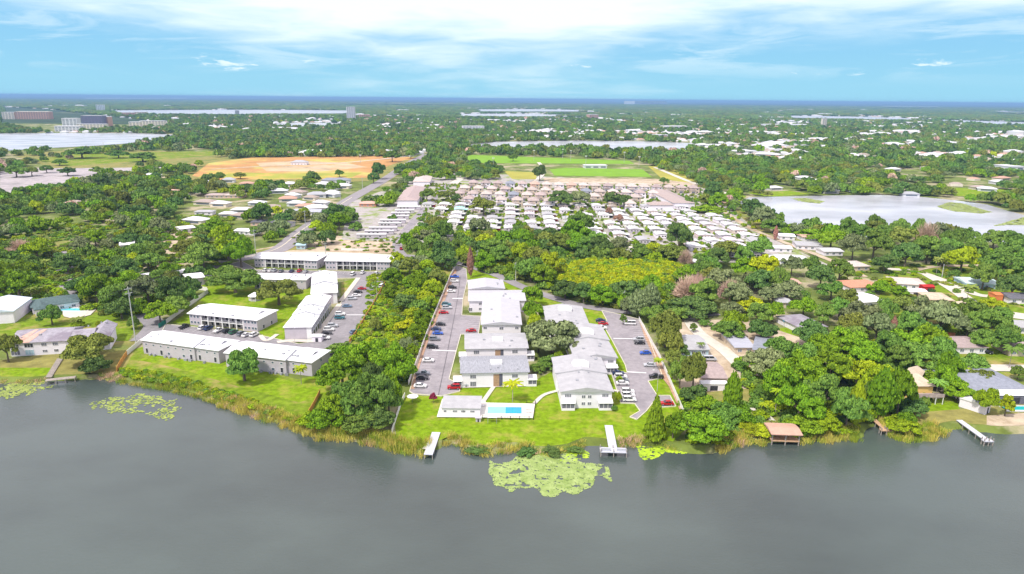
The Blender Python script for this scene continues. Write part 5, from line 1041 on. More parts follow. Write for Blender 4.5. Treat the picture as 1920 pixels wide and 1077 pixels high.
def crown_mesh(form, seed, nleaf, s, core=True, mat=None):
    rg = np.random.default_rng(seed); lb = lobes_of(form, rg); A = np.array([l[3] ** 2 for l in lb]); cnt = np.maximum(4, (nleaf * A / A.sum())).astype(int); C = []; Nn = []
    for (x, y, z, rx, rz), c in zip(lb, cnt):
        d = rg.normal(size=(c, 3)); d[:, 2] = np.abs(d[:, 2]) * 1.0 - .45 * (rg.random(c) < .45) * np.abs(d[:, 2]) * 2; d /= np.linalg.norm(d, axis=1)[:, None]
        rad = rg.uniform(.86, 1.10, c)[:, None]; C.append(np.array([x, y, z]) + d * np.array([rx, rx, rz]) * rad); nn = d + rg.normal(size=(c, 3)) * .62; nn[:, 2] += .15; nn /= np.linalg.norm(nn, axis=1)[:, None]; Nn.append(nn)
    C = np.concatenate(C); Nn = np.concatenate(Nn); V = quads(C, Nn, s, rg)
    V2 = []; F2 = []; k = 0
    if core:
        for (x, y, z, rx, rz) in lb:
            v = ICO[0] * rg.uniform(.75, 1.0, (len(ICO[0]), 1)) * np.array([rx, rx, rz]) * .74 + np.array([x, y, z]); V2.append(v); F2.append(ICO[1] + k); k += len(v)
        V2 = np.concatenate(V2); F2 = np.concatenate(F2)
    else: V2 = F2 = None
    me = quick_mesh('crown', V, len(C), V2, F2, mat); return me
def bare_mesh(seed, mat=None):
    "crown of thin bare twigs"
    rg = np.random.default_rng(seed); n = 1500; d = rg.normal(size=(n, 3)); d[:, 2] = np.abs(d[:, 2]); d /= np.linalg.norm(d, axis=1)[:, None]; C = d * rg.uniform(.3, 1.0, (n, 1)) ** .5 * np.array([.95, .95, .7]) + np.array([0, 0, .22]); h = np.cross(d, rg.normal(size=(n, 3))); h /= np.linalg.norm(h, axis=1)[:, None]; L_ = .13 * rg.uniform(.5, 1.3, (n, 1)); w_ = .011
    a = d + rg.normal(size=(n, 3)) * .25; V = np.stack([C - a * L_ - h * w_, C - a * L_ + h * w_, C + a * L_ + h * w_ * .5, C + a * L_ - h * w_ * .5], 1).reshape(-1, 3); return quick_mesh('crown', V, n, mat=mat)
def trunk_mesh(seed, mat, top=.6, r=.06):
    rr = random.Random(seed); m = MB(); m.tube([(0, 0, -.01), (.01, 0, top * .5), (rr.uniform(-.06, .06), rr.uniform(-.06, .06), top)], [r * 1.25, r * .85, r * .5], 6)
    for k in range(5): t = k * 1.256 + rr.uniform(-.4, .4); l = rr.uniform(.35, .6); z = top * rr.uniform(.45, .7); m.tube([(0, 0, z), (l * .5 * math.cos(t), l * .5 * math.sin(t), z + .12), (l * math.cos(t), l * math.sin(t), z + .24)], [r * .55, r * .38, r * .15], 5)
    return mesh('trunk', m.V, m.F, [mat])
def palm_mesh(seed, fan=False):
    rg = np.random.default_rng(seed); m = MB(); n = 26 if fan else 16
    for k in range(n):
        t = k * 2.399; up = (.75 - 1.5 * k / n) if fan else (.55 - .8 * (k / n)); L_ = rg.uniform(.85, 1.1); w_ = .20 if fan else .13; pts = []
        for j in range(6):
            f = j / 5; pts.append((L_ * f * math.cos(t), L_ * f * math.sin(t), .93 + (up * f - (.55 if not fan else .35) * f * f) * .22))
        V = []; F = []
        for j, (x, y, z) in enumerate(pts):
            ww = w_ * math.sin(math.pi * min(.98, (j + .6) / 6)); V += [(x - ww * math.sin(t), y + ww * math.cos(t), z - .03), (x, y, z + .01), (x + ww * math.sin(t), y - ww * math.cos(t), z - .03)]
            if j: b = 3 * j; F += [[b - 3, b - 2, b + 1, b], [b - 2, b - 1, b + 2, b + 1]]
        m.add(V, F)
    return mesh('crown', m.V, m.F, [FOL['lime']])
HI = {}
for i, fm in enumerate(['oak'] * 6 + ['round'] * 6 + ['low'] * 3): HI.setdefault(fm, []).append(crown_mesh(fm, 10 + i, 5200, .034, mat=FOL['mid']))
HI['big'] = [crown_mesh('round', 50 + i, 8500, .026, mat=FOL['mid']) for i in range(3)]
HI['cone'] = [crown_mesh('cone', 30, 4500, .036, mat=FOL['mid'])]; HI['column'] = [crown_mesh('column', 31, 4200, .04, mat=FOL['mid']), crown_mesh('column', 32, 4200, .04, mat=FOL['mid'])]
HI['bare'] = [bare_mesh(40, FOL['bare']), bare_mesh(41, FOL['bare'])]
HI['palm'] = [palm_mesh(1), palm_mesh(2)]; HI['fan'] = [palm_mesh(3, True), palm_mesh(4, True)]
TRK = {'t': [trunk_mesh(i, BARK) for i in range(3)], 'p': [mesh('trunk', *(lambda m: (m.V, m.F))((lambda m: (m.tube([(0, 0, 0), (.04, 0, .5), (0, 0, .94)], [.10, .07, .06], 6), m)[1])(MB())), [PBARK])]}
KIND = {'oak': 'broadleaf_tree', 'round': 'broadleaf_tree', 'big': 'broadleaf_tree', 'low': 'shrub', 'cone': 'conifer', 'column': 'columnar_tree', 'bare': 'bare_tree', 'palm': 'palm_tree', 'fan': 'palm_tree'}
CATS = {'broadleaf_tree': 'tree', 'shrub': 'shrub', 'conifer': 'tree', 'columnar_tree': 'tree', 'bare_tree': 'tree', 'palm_tree': 'palm tree'}
HUEW = {'dark': 'dark green', 'mid': 'mid-green', 'bright': 'bright green', 'lime': 'yellow-green', 'olive': 'olive', 'grey': 'grey-green', 'gold': 'golden', 'rust': 'rust-brown', 'bare': 'pinkish', 'pink': 'crimson'}
trg = random.Random(77); TREES = []
def plant(p, Rm, H, hue, form, manual=False):
    t = thing(KIND[form], '', CATS[KIND[form]], p, trg.uniform(0, 6.28), None, (Rm, Rm, H)); c = obj('crown', trg.choice(HI[form]), t)
    c.material_slots[0].link = 'OBJECT'; c.material_slots[0].material = FOL[hue]
    if form in ('palm', 'fan'): tr = obj('trunk', TRK['p'][0], t); tr.scale = (.9 / Rm * 1.6, .9 / Rm * 1.6, 1)
    elif form not in ('low',): tr = obj('trunk', trg.choice(TRK['t']), t)
    TREES.append([t, p, Rm, H, hue, form]); return t
def T(cx, cy, w_, h_, hue='mid', form=None):
    "tree whose silhouette in the photograph is centred on cx, cy and w_ by h_ pixels"
    def fx(q, y):
        for (a, b), (c, d) in zip(q[:-1], q[1:]):
            if b <= y <= d: return a + (c - a) * (y - b) / (d - b)
    if 640 < cx < 862 and 505 < cy < 812:
        f = fx([(853, 505), (845, 519), (820, 580), (797, 638), (774, 702), (752, 760), (735, 812)], cy)
        if f and cx < f + 12: cx = min(cx, f - w_ / 2 - 3)
    f = fx([(1198, 602), (1215, 634), (1235, 670), (1258, 724), (1281, 778)], cy)
    if f and f - 8 < cx < f + 70 and form not in ('palm', 'fan'): cx = max(cx, f + w_ / 2 + 4)
    f = fx([(722, 534), (700, 574), (684, 600), (668, 628), (655, 645)], cy)
    if f and f - 10 < cx < f + 60: cx = max(cx, f + w_ / 2 - 2)
    if 688 < cx < 840 and 490 < cy < 665: w_ *= .88; h_ *= .8; hue = {'dark': 'mid', 'mid': 'bright'}.get(hue, hue)
    yb = cy + h_ * .44; p = P(cx, yb); zc = proj(p)[2]; s = FPX / zc; Rm = w_ / 2 / s; dep = math.atan2(CAMH, p.y)
    H = max(h_ * .95 / s / math.cos(dep) - Rm * .55 * math.sin(dep) * (0 if form in ('cone', 'column', 'palm', 'fan') else 1), Rm * (.75 if form != 'low' else .5))
    if form is None: form = 'big' if w_ > 75 else ('oak' if hue in ('grey', 'olive') else 'round')
    off = Rm * .25 if form not in ('palm', 'fan', 'cone', 'column') else 0
    if p.y < 320: p.y = max(p.y, shore_y(p.x) + .5)
    p.y += off
    if form in ('palm', 'fan'): Rm = w_ / 2 / s
    return plant(p, Rm, H, hue, form, True)
NEAR = """161 653 104 72 olive|160 692 60 42 dark low|12 655 50 60 olive|30 532 84 66 bright|95 592 44 44 mid|178 543 62 62 bright|236 535 60 54 bright|215 560 60 60 mid|225 580 56 48 dark|275 545 80 70 grey|320 550 75 70 dark|345 555 50 52 mid|298 588 56 48 bright|325 575 60 44 mid|262 575 30 40 bright low|380 482 66 60 mid|425 470 80 62 lime|450 475 62 66 bright|437 528 96 56 mid|415 515 60 40 mid|520 548 88 62 olive|455 684 80 78 mid|250 605 24 30 mid low|145 608 24 16 lime low|185 606 16 12 lime low
640 700 92 84 bright|690 672 96 80 bright|742 682 80 84 bright|662 752 96 88 mid|715 745 100 110 mid|752 740 56 90 bright|625 765 60 60 bright|690 790 90 50 mid|640 655 60 34 mid low|655 668 60 50 bright|600 795 64 46 bright low|570 800 50 30 lime low|735 790 60 50 dark|700 710 60 60 dark
735 522 46 54 mid|732 548 40 44 mid|768 502 44 50 olive|800 500 40 40 lime|828 520 44 46 olive|745 490 30 36 lime|770 530 40 40 mid|808 538 46 40 lime|830 545 34 40 lime|762 560 52 44 lime|795 562 50 44 lime|820 570 40 40 bright|775 590 50 40 lime|806 595 44 44 bright|760 612 54 36 gold|785 625 44 50 mid|704 612 30 36 olive|790 660 26 40 mid|765 648 40 40 grey|818 612 16 30 mid|725 605 40 30 lime low
780 468 44 46 mid|762 455 30 40 bright|829 475 50 54 dark|812 455 40 40 mid|845 497 24 30 dark
998 556 44 42 bright|1000 585 46 46 bright|1002 608 38 40 lime|1036 634 112 74 grey oak|1078 660 40 40 grey|1010 645 44 40 olive|1030 680 40 34 mid low|1008 690 30 24 mid low|1048 672 30 30 bright low
1168 600 14 24 mid|1162 712 16 18 lime low|1150 764 16 14 mid low|1135 668 10 12 mid low|1160 745 12 24 lime low
1228 786 46 84 bright cone|1310 806 104 70 bright big|1262 800 40 56 bright|1345 800 60 56 mid|1370 742 40 88 bright column|1300 702 56 84 olive|1275 700 40 70 mid|1322 765 80 50 bright|1390 778 60 44 bright low|1360 778 60 50 mid|1262 672 34 36 olive|1258 700 24 30 olive|1310 672 24 18 lime low|1300 745 60 50 dark|1422 736 22 28 mid|1275 660 34 40 dark|1400 800 50 24 lime low|1430 805 60 20 lime low
1238 620 74 80 olive|1258 650 50 60 olive|1225 590 50 40 mid|1195 570 50 56 grey column|1218 560 44 60 grey column|1175 575 30 40 grey|1170 548 70 50 dark|1130 555 60 46 bright|1095 550 50 44 dark|1060 545 60 40 dark|1300 580 100 34 dark|1270 590 50 30 mid
1292 543 62 60 bare bare|1308 538 50 54 bare bare|1278 548 34 40 bare bare|1355 530 74 56 grey|1382 555 60 56 grey|1330 520 44 40 olive|1400 505 60 44 bright|1430 500 62 56 gold|1425 530 70 50 dark|1460 530 40 56 mid|1395 560 36 36 bright low|1372 582 46 34 grey|1378 608 60 50 bright|1408 572 60 34 gold|1422 590 60 50 mid|1365 622 66 46 mid|1428 620 60 50 dark|1450 585 46 44 bright|1443 555 46 40 grey|1478 545 70 40 grey|1508 576 54 42 bright|1500 555 36 30 mid|1300 615 16 20 mid|1322 605 24 16 mid low|1485 500 40 44 grey|1540 520 60 56 dark|1575 510 50 50 mid|1520 500 40 46 mid|1560 545 50 44 mid|1575 580 50 46 mid|1545 590 40 50 mid|1590 560 40 40 olive
1432 682 80 78 grey|1478 664 72 60 mid|1500 700 90 90 bright big|1460 720 70 84 bright|1545 650 80 66 bright|1510 672 60 60 mid|1590 640 80 60 bright|1622 665 70 60 bright|1560 690 90 80 bright|1610 700 90 70 lime big|1650 720 70 70 lime|1500 760 84 90 bright|1545 745 90 96 mid|1590 770 70 90 mid|1600 760 36 92 lime column|1660 750 60 100 bright column|1640 745 50 70 mid|1685 740 60 100 bright|1515 800 70 40 bright low|1560 800 60 44 lime low|1702 786 40 30 bright low|1715 765 50 44 dark low|1700 800 70 28 lime low|1740 640 70 66 bright|1705 645 80 66 bright|1670 650 70 60 mid|1730 670 84 66 mid|1770 660 60 56 mid|1780 690 50 70 bright|1690 672 60 50 mid|1775 715 60 60 bright|1800 735 60 44 bright|1645 615 60 60 grey|1620 590 90 60 grey|1600 610 60 50 olive|1660 590 50 60 mid|1700 580 84 60 olive|1740 585 84 70 grey|1765 600 70 66 grey|1705 612 60 60 mid|1730 618 60 46 dark|1825 590 84 70 mid|1860 610 80 76 mid|1815 615 50 50 grey|1885 640 56 60 mid|1845 640 50 50 mid|1860 572 46 30 lime|1880 590 40 30 mid|1672 616 18 46 rust column|1826 683 60 42 mid|1850 754 46 58 lime|1886 762 30 46 lime|1842 712 50 40 olive|1810 700 40 30 lime low|1910 700 30 30 mid|1665 530 34 24 lime low|1650 538 36 34 bright low|1690 545 30 24 bright low|1790 515 24 22 mid|1715 560 14 12 dark low|1748 545 12 10 dark low|1750 710 60 34 bright low|1900 540 60 50 dark|1880 500 90 76 mid big|1845 520 50 56 mid|1805 488 62 56 lime|1770 480 50 50 dark|1830 470 50 60 mid|1700 480 60 50 dark|1660 495 50 44 dark|1740 470 60 60 mid|1640 460 60 60 mid|1600 465 50 56 grey|1620 440 50 44 mid|1695 450 60 50 olive|1660 440 50 40 mid|1900 450 60 40 mid|1865 450 50 40 mid|1790 450 50 50 mid|1740 440 50 50 bare bare|1690 428 40 40 mid|1560 450 60 44 bright|1590 430 40 50 mid|1640 425 40 46 mid|1720 435 30 50 mid|1760 440 40 50 grey|1820 445 40 40 mid|1900 470 60 50 mid|1920 500 60 60 mid
1415 395 44 46 dark|1430 410 46 50 grey|1462 412 20 30 mid|1452 425 50 30 mid|1490 428 50 22 bright low|1520 438 60 24 bright low|1453 438 10 30 rust column|1273 446 54 60 dark|1262 478 60 40 olive|1285 485 30 36 bare bare|1250 470 30 30 lime low|1370 470 60 40 olive|1345 485 50 46 dark|1330 500 50 40 mid|1425 465 56 44 mid|1395 480 40 40 mid|1090 420 56 56 mid|1078 440 70 60 bright|1110 450 60 40 mid|906 388 48 40 olive|1052 375 50 36 dark|1088 374 50 34 grey|1155 375 60 36 dark|800 366 32 26 mid|838 368 34 22 olive|856 372 20 18 dark|736 410 20 18 mid|1345 378 40 36 bright|1330 392 60 20 bright low|1372 370 30 30 bright|1290 380 20 24 mid|1340 360 14 18 mid|1160 410 20 18 rust|1142 398 16 18 rust
882 494 15 62 rust column|812 747 15 22 pink round|1245 340 20 16 mid|962 296 20 16 mid|1012 325 28 34 dark|735 294 32 24 mid|770 290 24 18 mid|710 322 30 34 dark|700 335 24 22 dark|585 335 32 30 dark|636 326 20 16 mid|28 322 40 26 mid|58 322 26 20 olive|86 318 24 16 mid|125 322 32 20 dark|182 320 26 16 mid|90 350 18 14 mid|16 366 24 14 mid|150 292 60 14 mid|220 292 40 12 mid|265 300 50 10 mid|110 305 30 14 mid|640 345 24 16 mid|410 332 26 18 mid|450 330 26 14 olive"""
for ln in NEAR.replace('\n', '|').split('|'):
    a = ln.split(); T(float(a[0]), float(a[1]), float(a[2]), float(a[3]), a[4], a[5] if len(a) > 5 else None)
for x, y, w_, h_, hue, fm in [(565, 705, 26, 36, 'lime', 'fan'), (961, 736, 42, 42, 'gold', 'palm'), (1234, 684, 20, 22, 'lime', 'fan'), (1453, 755, 26, 52, 'lime', 'palm'), (1430, 768, 22, 24, 'lime', 'palm'), (1752, 735, 36, 46, 'mid', 'palm'), (1891, 672, 36, 44, 'mid', 'palm'), (1755, 500, 18, 34, 'olive', 'fan'), (1812, 552, 32, 34, 'olive', 'fan'), (60, 552, 22, 26, 'olive', 'fan'), (148, 605, 26, 18, 'olive', 'fan'), (90, 500, 18, 26, 'olive', 'fan'), (30, 505, 22, 26, 'olive', 'fan'), (672, 460, 10, 14, 'lime', 'palm'), (683, 458, 10, 14, 'lime', 'palm'), (742, 455, 8, 16, 'olive', 'fan'), (758, 458, 8, 18, 'olive', 'fan'), (1240, 640, 20, 24, 'mid', 'fan'), (1312, 655, 18, 26, 'mid', 'palm')]: T(x, y, w_, h_, hue, fm)
print('manual trees', len(TREES))
# ---- fill: woods, gardens and distant tree cover
CLEAR = [q for q in LAKES] + [q for n_, q, m_, mm in LOTS]
CLEAR += [[(x, y + (3.5 if y < 225 else 2.5)) for x, y in q] for q in LAKES[1:]]
CLEAR += [[(853, 505), (820, 580), (774, 702), (735, 812), (718, 812), (757, 702), (803, 580), (838, 505)], [(722, 534), (655, 645), (670, 650), (735, 540)], [(1198, 602), (1281, 778), (1300, 778), (1215, 602)],
 [(840, 500), (1000, 540), (1140, 580), (1300, 600), (1290, 850), (740, 850), (760, 700)], [(220, 640), (620, 640), (620, 830), (220, 720)], [(300, 620), (395, 540), (430, 480), (760, 470), (740, 520), (640, 690), (430, 660)],
 [(0, 560), (300, 560), (300, 640), (240, 720), (-100, 720), (-100, 560)], [(640, 640), (860, 640), (860, 850), (560, 850)], [(690, 545), (745, 545), (770, 660), (650, 660)],
 [(392, 302), (470, 296), (785, 294), (760, 320), (700, 340), (600, 344), (400, 342), (350, 345), (360, 325)], [(868, 294), (885, 289), (1190, 300), (1300, 340), (1310, 350), (1000, 345), (930, 340), (940, 318), (870, 308)],
 [(140, 292), (260, 284), (400, 285), (410, 294), (300, 306), (120, 318)], [(0, 325), (60, 316), (230, 315), (310, 315), (200, 335), (70, 360), (-40, 375)],
 [(730, 392), (800, 338), (1300, 345), (1330, 368), (1320, 386), (1380, 400), (1560, 498), (1490, 505), (1330, 492), (1240, 488), (1160, 466), (1085, 466), (1060, 440), (860, 430), (790, 428), (760, 480), (650, 475), (660, 440)],
 [(430, 455), (470, 490), (760, 495), (755, 470), (640, 440), (600, 470)], [(60, 440), (140, 440), (150, 470), (80, 485)], [(285, 450), (340, 425), (385, 430), (340, 490), (290, 490)],
 [(100, 590), (60, 545), (90, 500), (120, 495), (135, 560)], [(1240, 600), (1400, 600), (1440, 700), (1360, 740), (1280, 740)], [(1370, 640), (1420, 690), (1560, 700), (1900, 830), (1400, 850), (1270, 850), (1300, 740)],
 [(1450, 600), (1560, 600), (1550, 640), (1460, 640)], [(1590, 520), (1960, 480), (1980, 580), (1760, 590), (1590, 600)], [(1740, 620), (1960, 600), (1960, 830), (1800, 830), (1700, 760)], [(1400, 440), (1600, 460), (1600, 500), (1440, 515)],
 [(1500, 622), (1560, 618), (1560, 650), (1500, 640)], [(740, 300), (800, 286), (810, 292), (700, 350), (600, 425), (500, 480), (470, 480), (560, 430)],
 [(0, 200), (100, 206), (320, 232), (320, 240), (100, 250), (0, 236)] ]
SPARSE = [  # outline, keep probability
 ([(300, 340), (760, 330), (700, 450), (480, 470), (330, 440), (290, 400)], .50), ([(1440, 335), (1930, 300), (1930, 380), (1440, 370)], .62), ([(1150, 215), (1930, 215), (1930, 300), (1400, 300), (1150, 262)], .50), ([(700, 205), (1200, 205), (1200, 262), (700, 262)], .58),
 ([(0, 196), (700, 196), (700, 250), (0, 250)], .6), ([(480, 250), (870, 262), (860, 290), (480, 300)], .9), ([(90, 250), (420, 284), (420, 340), (90, 330)], .30), ([(0, 285), (180, 285), (100, 335), (0, 340)], .4), ([(1500, 480), (1930, 440), (1930, 620), (1500, 600)], .50), ([(0, 330), (300, 330), (440, 500), (250, 600), (0, 560)], .60), ([(1380, 480), (1600, 480), (1600, 640), (1380, 640)], .6)]
rg2 = np.random.default_rng(3)
GOLDP = [(1040, 505), (1120, 492), (1250, 495), (1285, 512), (1240, 540), (1120, 552), (1060, 540)]
def crown_mid_px(p, H): return proj((p[0], p[1], H * .6))
PAL = ['dark', 'mid', 'bright', 'olive', 'grey', 'lime']; PW_NEAR = [.26, .30, .18, .14, .08, .04]
cand = []
y = 262.0
while y < 3600:
    st = 12.4 if y < 700 else 13.2 if y < 1200 else 14.5 if y < 2200 else 18.0
    half = min(y * .80 + 30, 3500); nx = int(2 * half / st)
    for k in range(nx):
        x = -half + k * st + rg2.uniform(-.4, .4) * st; yy = y + rg2.uniform(-.4, .4) * st; px, py, zc = proj((x, yy, 0))
        if px < -60 or px > 1990: continue
        if yy < 305 and yy < shore_y(x) + 3: continue
        if any(inside(px, py, q) for q in CLEAR): continue
        cand.append((x, yy, px, py, zc, st))
    y += st
# value noise for town gaps
_g = np.random.default_rng(9).random((256, 256))
def vnoise(x, y, s):
    x = x / s + 1000; y = y / s + 1000; i, j = int(x), int(y); fx, fy = x - i, y - j; fx = fx * fx * (3 - 2 * fx); fy = fy * fy * (3 - 2 * fy); g = lambda a, b: _g[a % 256, b % 256]
    return (g(i, j) * (1 - fx) + g(i + 1, j) * fx) * (1 - fy) + (g(i, j + 1) * (1 - fx) + g(i + 1, j + 1) * fx) * fy
placed = [(tr[1].x, tr[1].y, tr[2]) for tr in TREES]
from mathutils.kdtree import KDTree
kd = KDTree(len(placed)); [kd.insert((a, b, 0), i) for i, (a, b, r_) in enumerate(placed)]; kd.balance()
BLD = [o for o in bpy.data.objects if o.parent is None and o.type == 'EMPTY' and o.get('category') in ('house', 'apartment building', 'condominium', 'townhouse', 'mobile home', 'terrace', 'shed')]
kb = KDTree(len(BLD)); [kb.insert((o.location.x, o.location.y, 0), i) for i, o in enumerate(BLD)]; kb.balance()
fill = []
for x, yy, px, py, zc, st in cand:
    keep = 1.0
    for q, pr in SPARSE:
        if inside(px, py, q): keep = pr; break
    v = .6 * vnoise(x, yy, 90) + .4 * vnoise(x, yy, 33)
    if keep < 1 and v < (.5 + (.5 - keep) * .45): continue
    if keep == 1 and (v < .27 or rg2.random() < .10): continue
    if rg2.random() > min(1, keep + .25): continue
    gold = inside(px, py, GOLDP)
    Rm = rg2.uniform(4.0, 8.6) * (st / 12) ** .6; H = Rm * rg2.uniform(1.25, 1.9); c, i, d = kd.find((x, yy, 0))
    if yy < 800 and d < placed[i][2] * .75 + Rm * .35: continue
    c, i, d = kb.find((x, yy, 0))
    if d is not None and d < 8: continue
    if yy < 900 and kb.find((x, yy + H * 1.0 + 8, 0))[2] < 9 and rg2.random() < .8: continue
    hue = PAL[rg2.choice(6, p=PW_NEAR)]; form = 'oak' if rg2.random() < .5 else 'round'
    if gold: hue = 'gold' if rg2.random() < .75 else 'lime'; Rm *= .75; H = rg2.uniform(3.5, 5); form = 'low'
    elif yy < 620 and 860 < px < 1330 and rg2.random() < .35: hue = 'lime' if rg2.random() < .5 else 'bright'
    if yy > 1000 and hue in ('lime', 'bright') and rg2.random() < .75: hue = 'mid'
    if rg2.random() < .012: hue = 'bare'; form = 'bare' if yy < 900 else form
    fill.append((x, yy, Rm, H, hue, form, px, py, zc))
print('fill', len(fill))
# the largest in the picture are trees of their own, the rest one wood
nb = sum(1 for t_ in TREES if KIND[t_[5]] == 'broadleaf_tree'); fill.sort(key=lambda q: -(q[2] * q[3]) / q[8] ** 2)
room = 300 - nb; rest = []
for q in fill:
    x, yy, Rm, H, hue, form, px, py, zc = q
    if room > 0 and form in ('oak', 'round') and 0 < px < 1920: plant(Vector((x, yy, 0)), Rm, H, hue, form); room -= 1
    elif form in ('low', 'bare') and zc < 560: plant(Vector((x, yy, 0)), Rm, H, hue, form)
    else: rest.append(q)
print('trees', len(TREES), 'rest', len(rest))
# ---- labels: hue + size + nearest landmark + place in that group
LM = [(945, 771, 'the blue pool'), (1097, 750, 'the nearest right-hand condominium'), (925, 714, 'the shingle-roofed lakeside condominium'), (930, 570, 'the far white condominiums'), (1210, 700, 'the right-hand car park'), (800, 660, 'the central car park fence'), (340, 665, 'the lakeside apartment block'), (520, 695, 'the second lakeside apartment block'), (420, 600, 'the gallery block'), (475, 558, 'the white gazebo'), (560, 600, 'the stepped-roof block'), (540, 490, 'the left cross-street block'), (670, 495, 'the right cross-street block'), (690, 600, 'the orange car park fence'), (80, 640, 'the lavender-roofed townhouse'), (135, 582, 'the kidney pool'), (240, 590, 'the tall utility pole'), (882, 495, 'the rust-coloured cypress'), (1160, 520, 'the golden thicket'), (1468, 805, 'the boathouse'), (1335, 715, 'the thicket house'), (1300, 655, 'the pale blue house'), (1400, 650, 'the ridged carport roof'), (1640, 795, 'the small wooden dock'), (1725, 735, 'the yellow lakeside house'), (1800, 655, 'the brown-roofed bungalow'), (1860, 730, 'the screened pool house'), (1820, 805, 'the long pale dock'), (1622, 540, 'the salmon-roofed house'), (1705, 535, 'the taupe-roofed house'), (1840, 540, 'the turquoise-roofed bungalow'), (1525, 618, 'the lavender-grey roof'), (1140, 806, 'the T-shaped dock'), (812, 830, 'the straight dock'), (1230, 430, 'the home park centre'), (1480, 480, 'the home park corner'), (900, 420, 'the home park left side'), (710, 430, 'the stacked long mobile homes'), (1280, 370, 'the right end terrace'), (1000, 360, 'the two-storey estate'), (765, 370, 'the long brown terrace'), (1650, 400, 'the right-hand lake'), (110, 715, 'the dark dock'), (75, 460, 'the dry left clearing'), (330, 460, 'the sandy left drive'), (240, 467, 'the blue-tarpaulin house'), (100, 340, 'the pale left car park'), (520, 430, 'the charcoal-roofed house'), (690, 385, 'the red-brick house'), (560, 320, 'the orange sand field'), (560, 402, 'the grey-blue roof'), (200, 400, 'the left wood centre'), (360, 400, 'the left wood houses'), (1130, 324, 'the bright lower pitch'), (1000, 300, 'the upper pitch'), (1550, 345, 'the right lake far bank'), (220, 350, 'the left wood far edge'), (1000, 480, 'the central wood'), (930, 450, 'the wood below the homes'), (1420, 545, 'the pink shop'), (1560, 560, 'the lane under the bungalows'), (1700, 470, 'the right lake near bank'), (100, 290, 'the left lakeside park'), (430, 285, 'the orange field far edge'), (1400, 300, 'the wood beside the pitches'), (30, 400, 'the far left wood'), (30, 500, 'the wood above the townhouse')]
from collections import defaultdict
def auto_label(items, plural):
    grp = defaultdict(list)
    for it in items:
        o, px, py, desc = it; j = min(range(len(LM)), key=lambda j: (LM[j][0] - px) ** 2 + 2.2 * (LM[j][1] - py) ** 2); lx, ly, ln_ = LM[j]; dx, dy = px - lx, (py - ly) * 1.8
        rel = 'at' if dx * dx + dy * dy < 200 else ('right of' if dx > 0 else 'left of') if abs(dx) > abs(dy) else ('below' if dy > 0 else 'above'); grp[(desc, rel, ln_)].append((px, o))
    for (desc, rel, ln_), l in grp.items():
        l.sort(key=lambda q: q[0]); n = len(l)
        for i, (px, o) in enumerate(l): o['label'] = '%s %s %s' % (desc, rel, ln_) if n == 1 else '%s %s %s, %s of %d from left' % (desc, rel, ln_, nth(i + 1), n)
shape = {'oak': 'spreading tree', 'round': 'rounded tree', 'big': 'large tree', 'low': 'shrub', 'cone': 'conical tree', 'column': 'columnar tree', 'bare': 'leafless tree', 'palm': 'palm', 'fan': 'fan palm'}
auto_label([(t[0], *proj((t[1].x, t[1].y, t[3] * .5))[:2], '%s %s' % (HUEW[t[4]], shape[t[5]])) for t in TREES], 'trees')
for t in TREES: t[0]['group'] = {'broadleaf_tree': 'broadleaf trees', 'shrub': 'shrubs and low thickets', 'conifer': 'conifers', 'columnar_tree': 'columnar trees', 'bare_tree': 'leafless trees', 'palm_tree': 'palms'}[KIND[t[5]]]
# ---- the remaining wood: one object, crowns instanced on its points
def scatter(name, label, cat, pts, kinds, kind='stuff'):
    "pts: x, y, z, rot, sx, sz, index into kinds (list of mesh objects)"
    me = bpy.data.meshes.new(name); n = len(pts); A = np.array(pts, dtype=np.float32); me.vertices.add(n); me.vertices.foreach_set('co', A[:, :3].ravel())
    for nm, tp, dat in (('rot', 'FLOAT', A[:, 3]), ('sx', 'FLOAT', A[:, 4]), ('sz', 'FLOAT', A[:, 5]), ('idx', 'INT', A[:, 6].astype(np.int32))):
        at = me.attributes.new(nm, tp, 'POINT'); at.data.foreach_set('value', np.ascontiguousarray(dat))
    o = obj(name, me); tag(o, label, cat, None, kind); src = bpy.data.collections.new(name + '_kinds')
    for i, ms in enumerate(kinds): k_ = bpy.data.objects.new('%s_%02d' % (name, i), ms); src.objects.link(k_)
    ng = bpy.data.node_groups.new(name, 'GeometryNodeTree'); ng.interface.new_socket('Geometry', in_out='INPUT', socket_type='NodeSocketGeometry'); ng.interface.new_socket('Geometry', in_out='OUTPUT', socket_type='NodeSocketGeometry')
    n_ = ng.nodes; l_ = ng.links; gi = n_.new('NodeGroupInput'); go = n_.new('NodeGroupOutput'); ip = n_.new('GeometryNodeInstanceOnPoints'); ci = n_.new('GeometryNodeCollectionInfo'); ci.inputs['Collection'].default_value = src; ci.inputs['Separate Children'].default_value = True; ci.inputs['Reset Children'].default_value = True
    def att(nm, tp='FLOAT'):
        a = n_.new('GeometryNodeInputNamedAttribute'); a.data_type = tp; a.inputs['Name'].default_value = nm; return a.outputs['Attribute']
    cr = n_.new('ShaderNodeCombineXYZ'); l_.new(att('rot'), cr.inputs[2]); cs = n_.new('ShaderNodeCombineXYZ'); sx = att('sx'); l_.new(sx, cs.inputs[0]); l_.new(sx, cs.inputs[1]); l_.new(att('sz'), cs.inputs[2])
    l_.new(gi.outputs[0], ip.inputs['Points']); l_.new(ci.outputs[0], ip.inputs['Instance']); ip.inputs['Pick Instance'].default_value = True; l_.new(att('idx', 'INT'), ip.inputs['Instance Index']); l_.new(cr.outputs[0], ip.inputs['Rotation']); l_.new(cs.outputs[0], ip.inputs['Scale']); l_.new(ip.outputs[0], go.inputs[0])
    md = o.modifiers.new('scatter', 'NODES'); md.node_group = ng; return o
def trunked(me_crown, hue):
    m = me_crown; return m
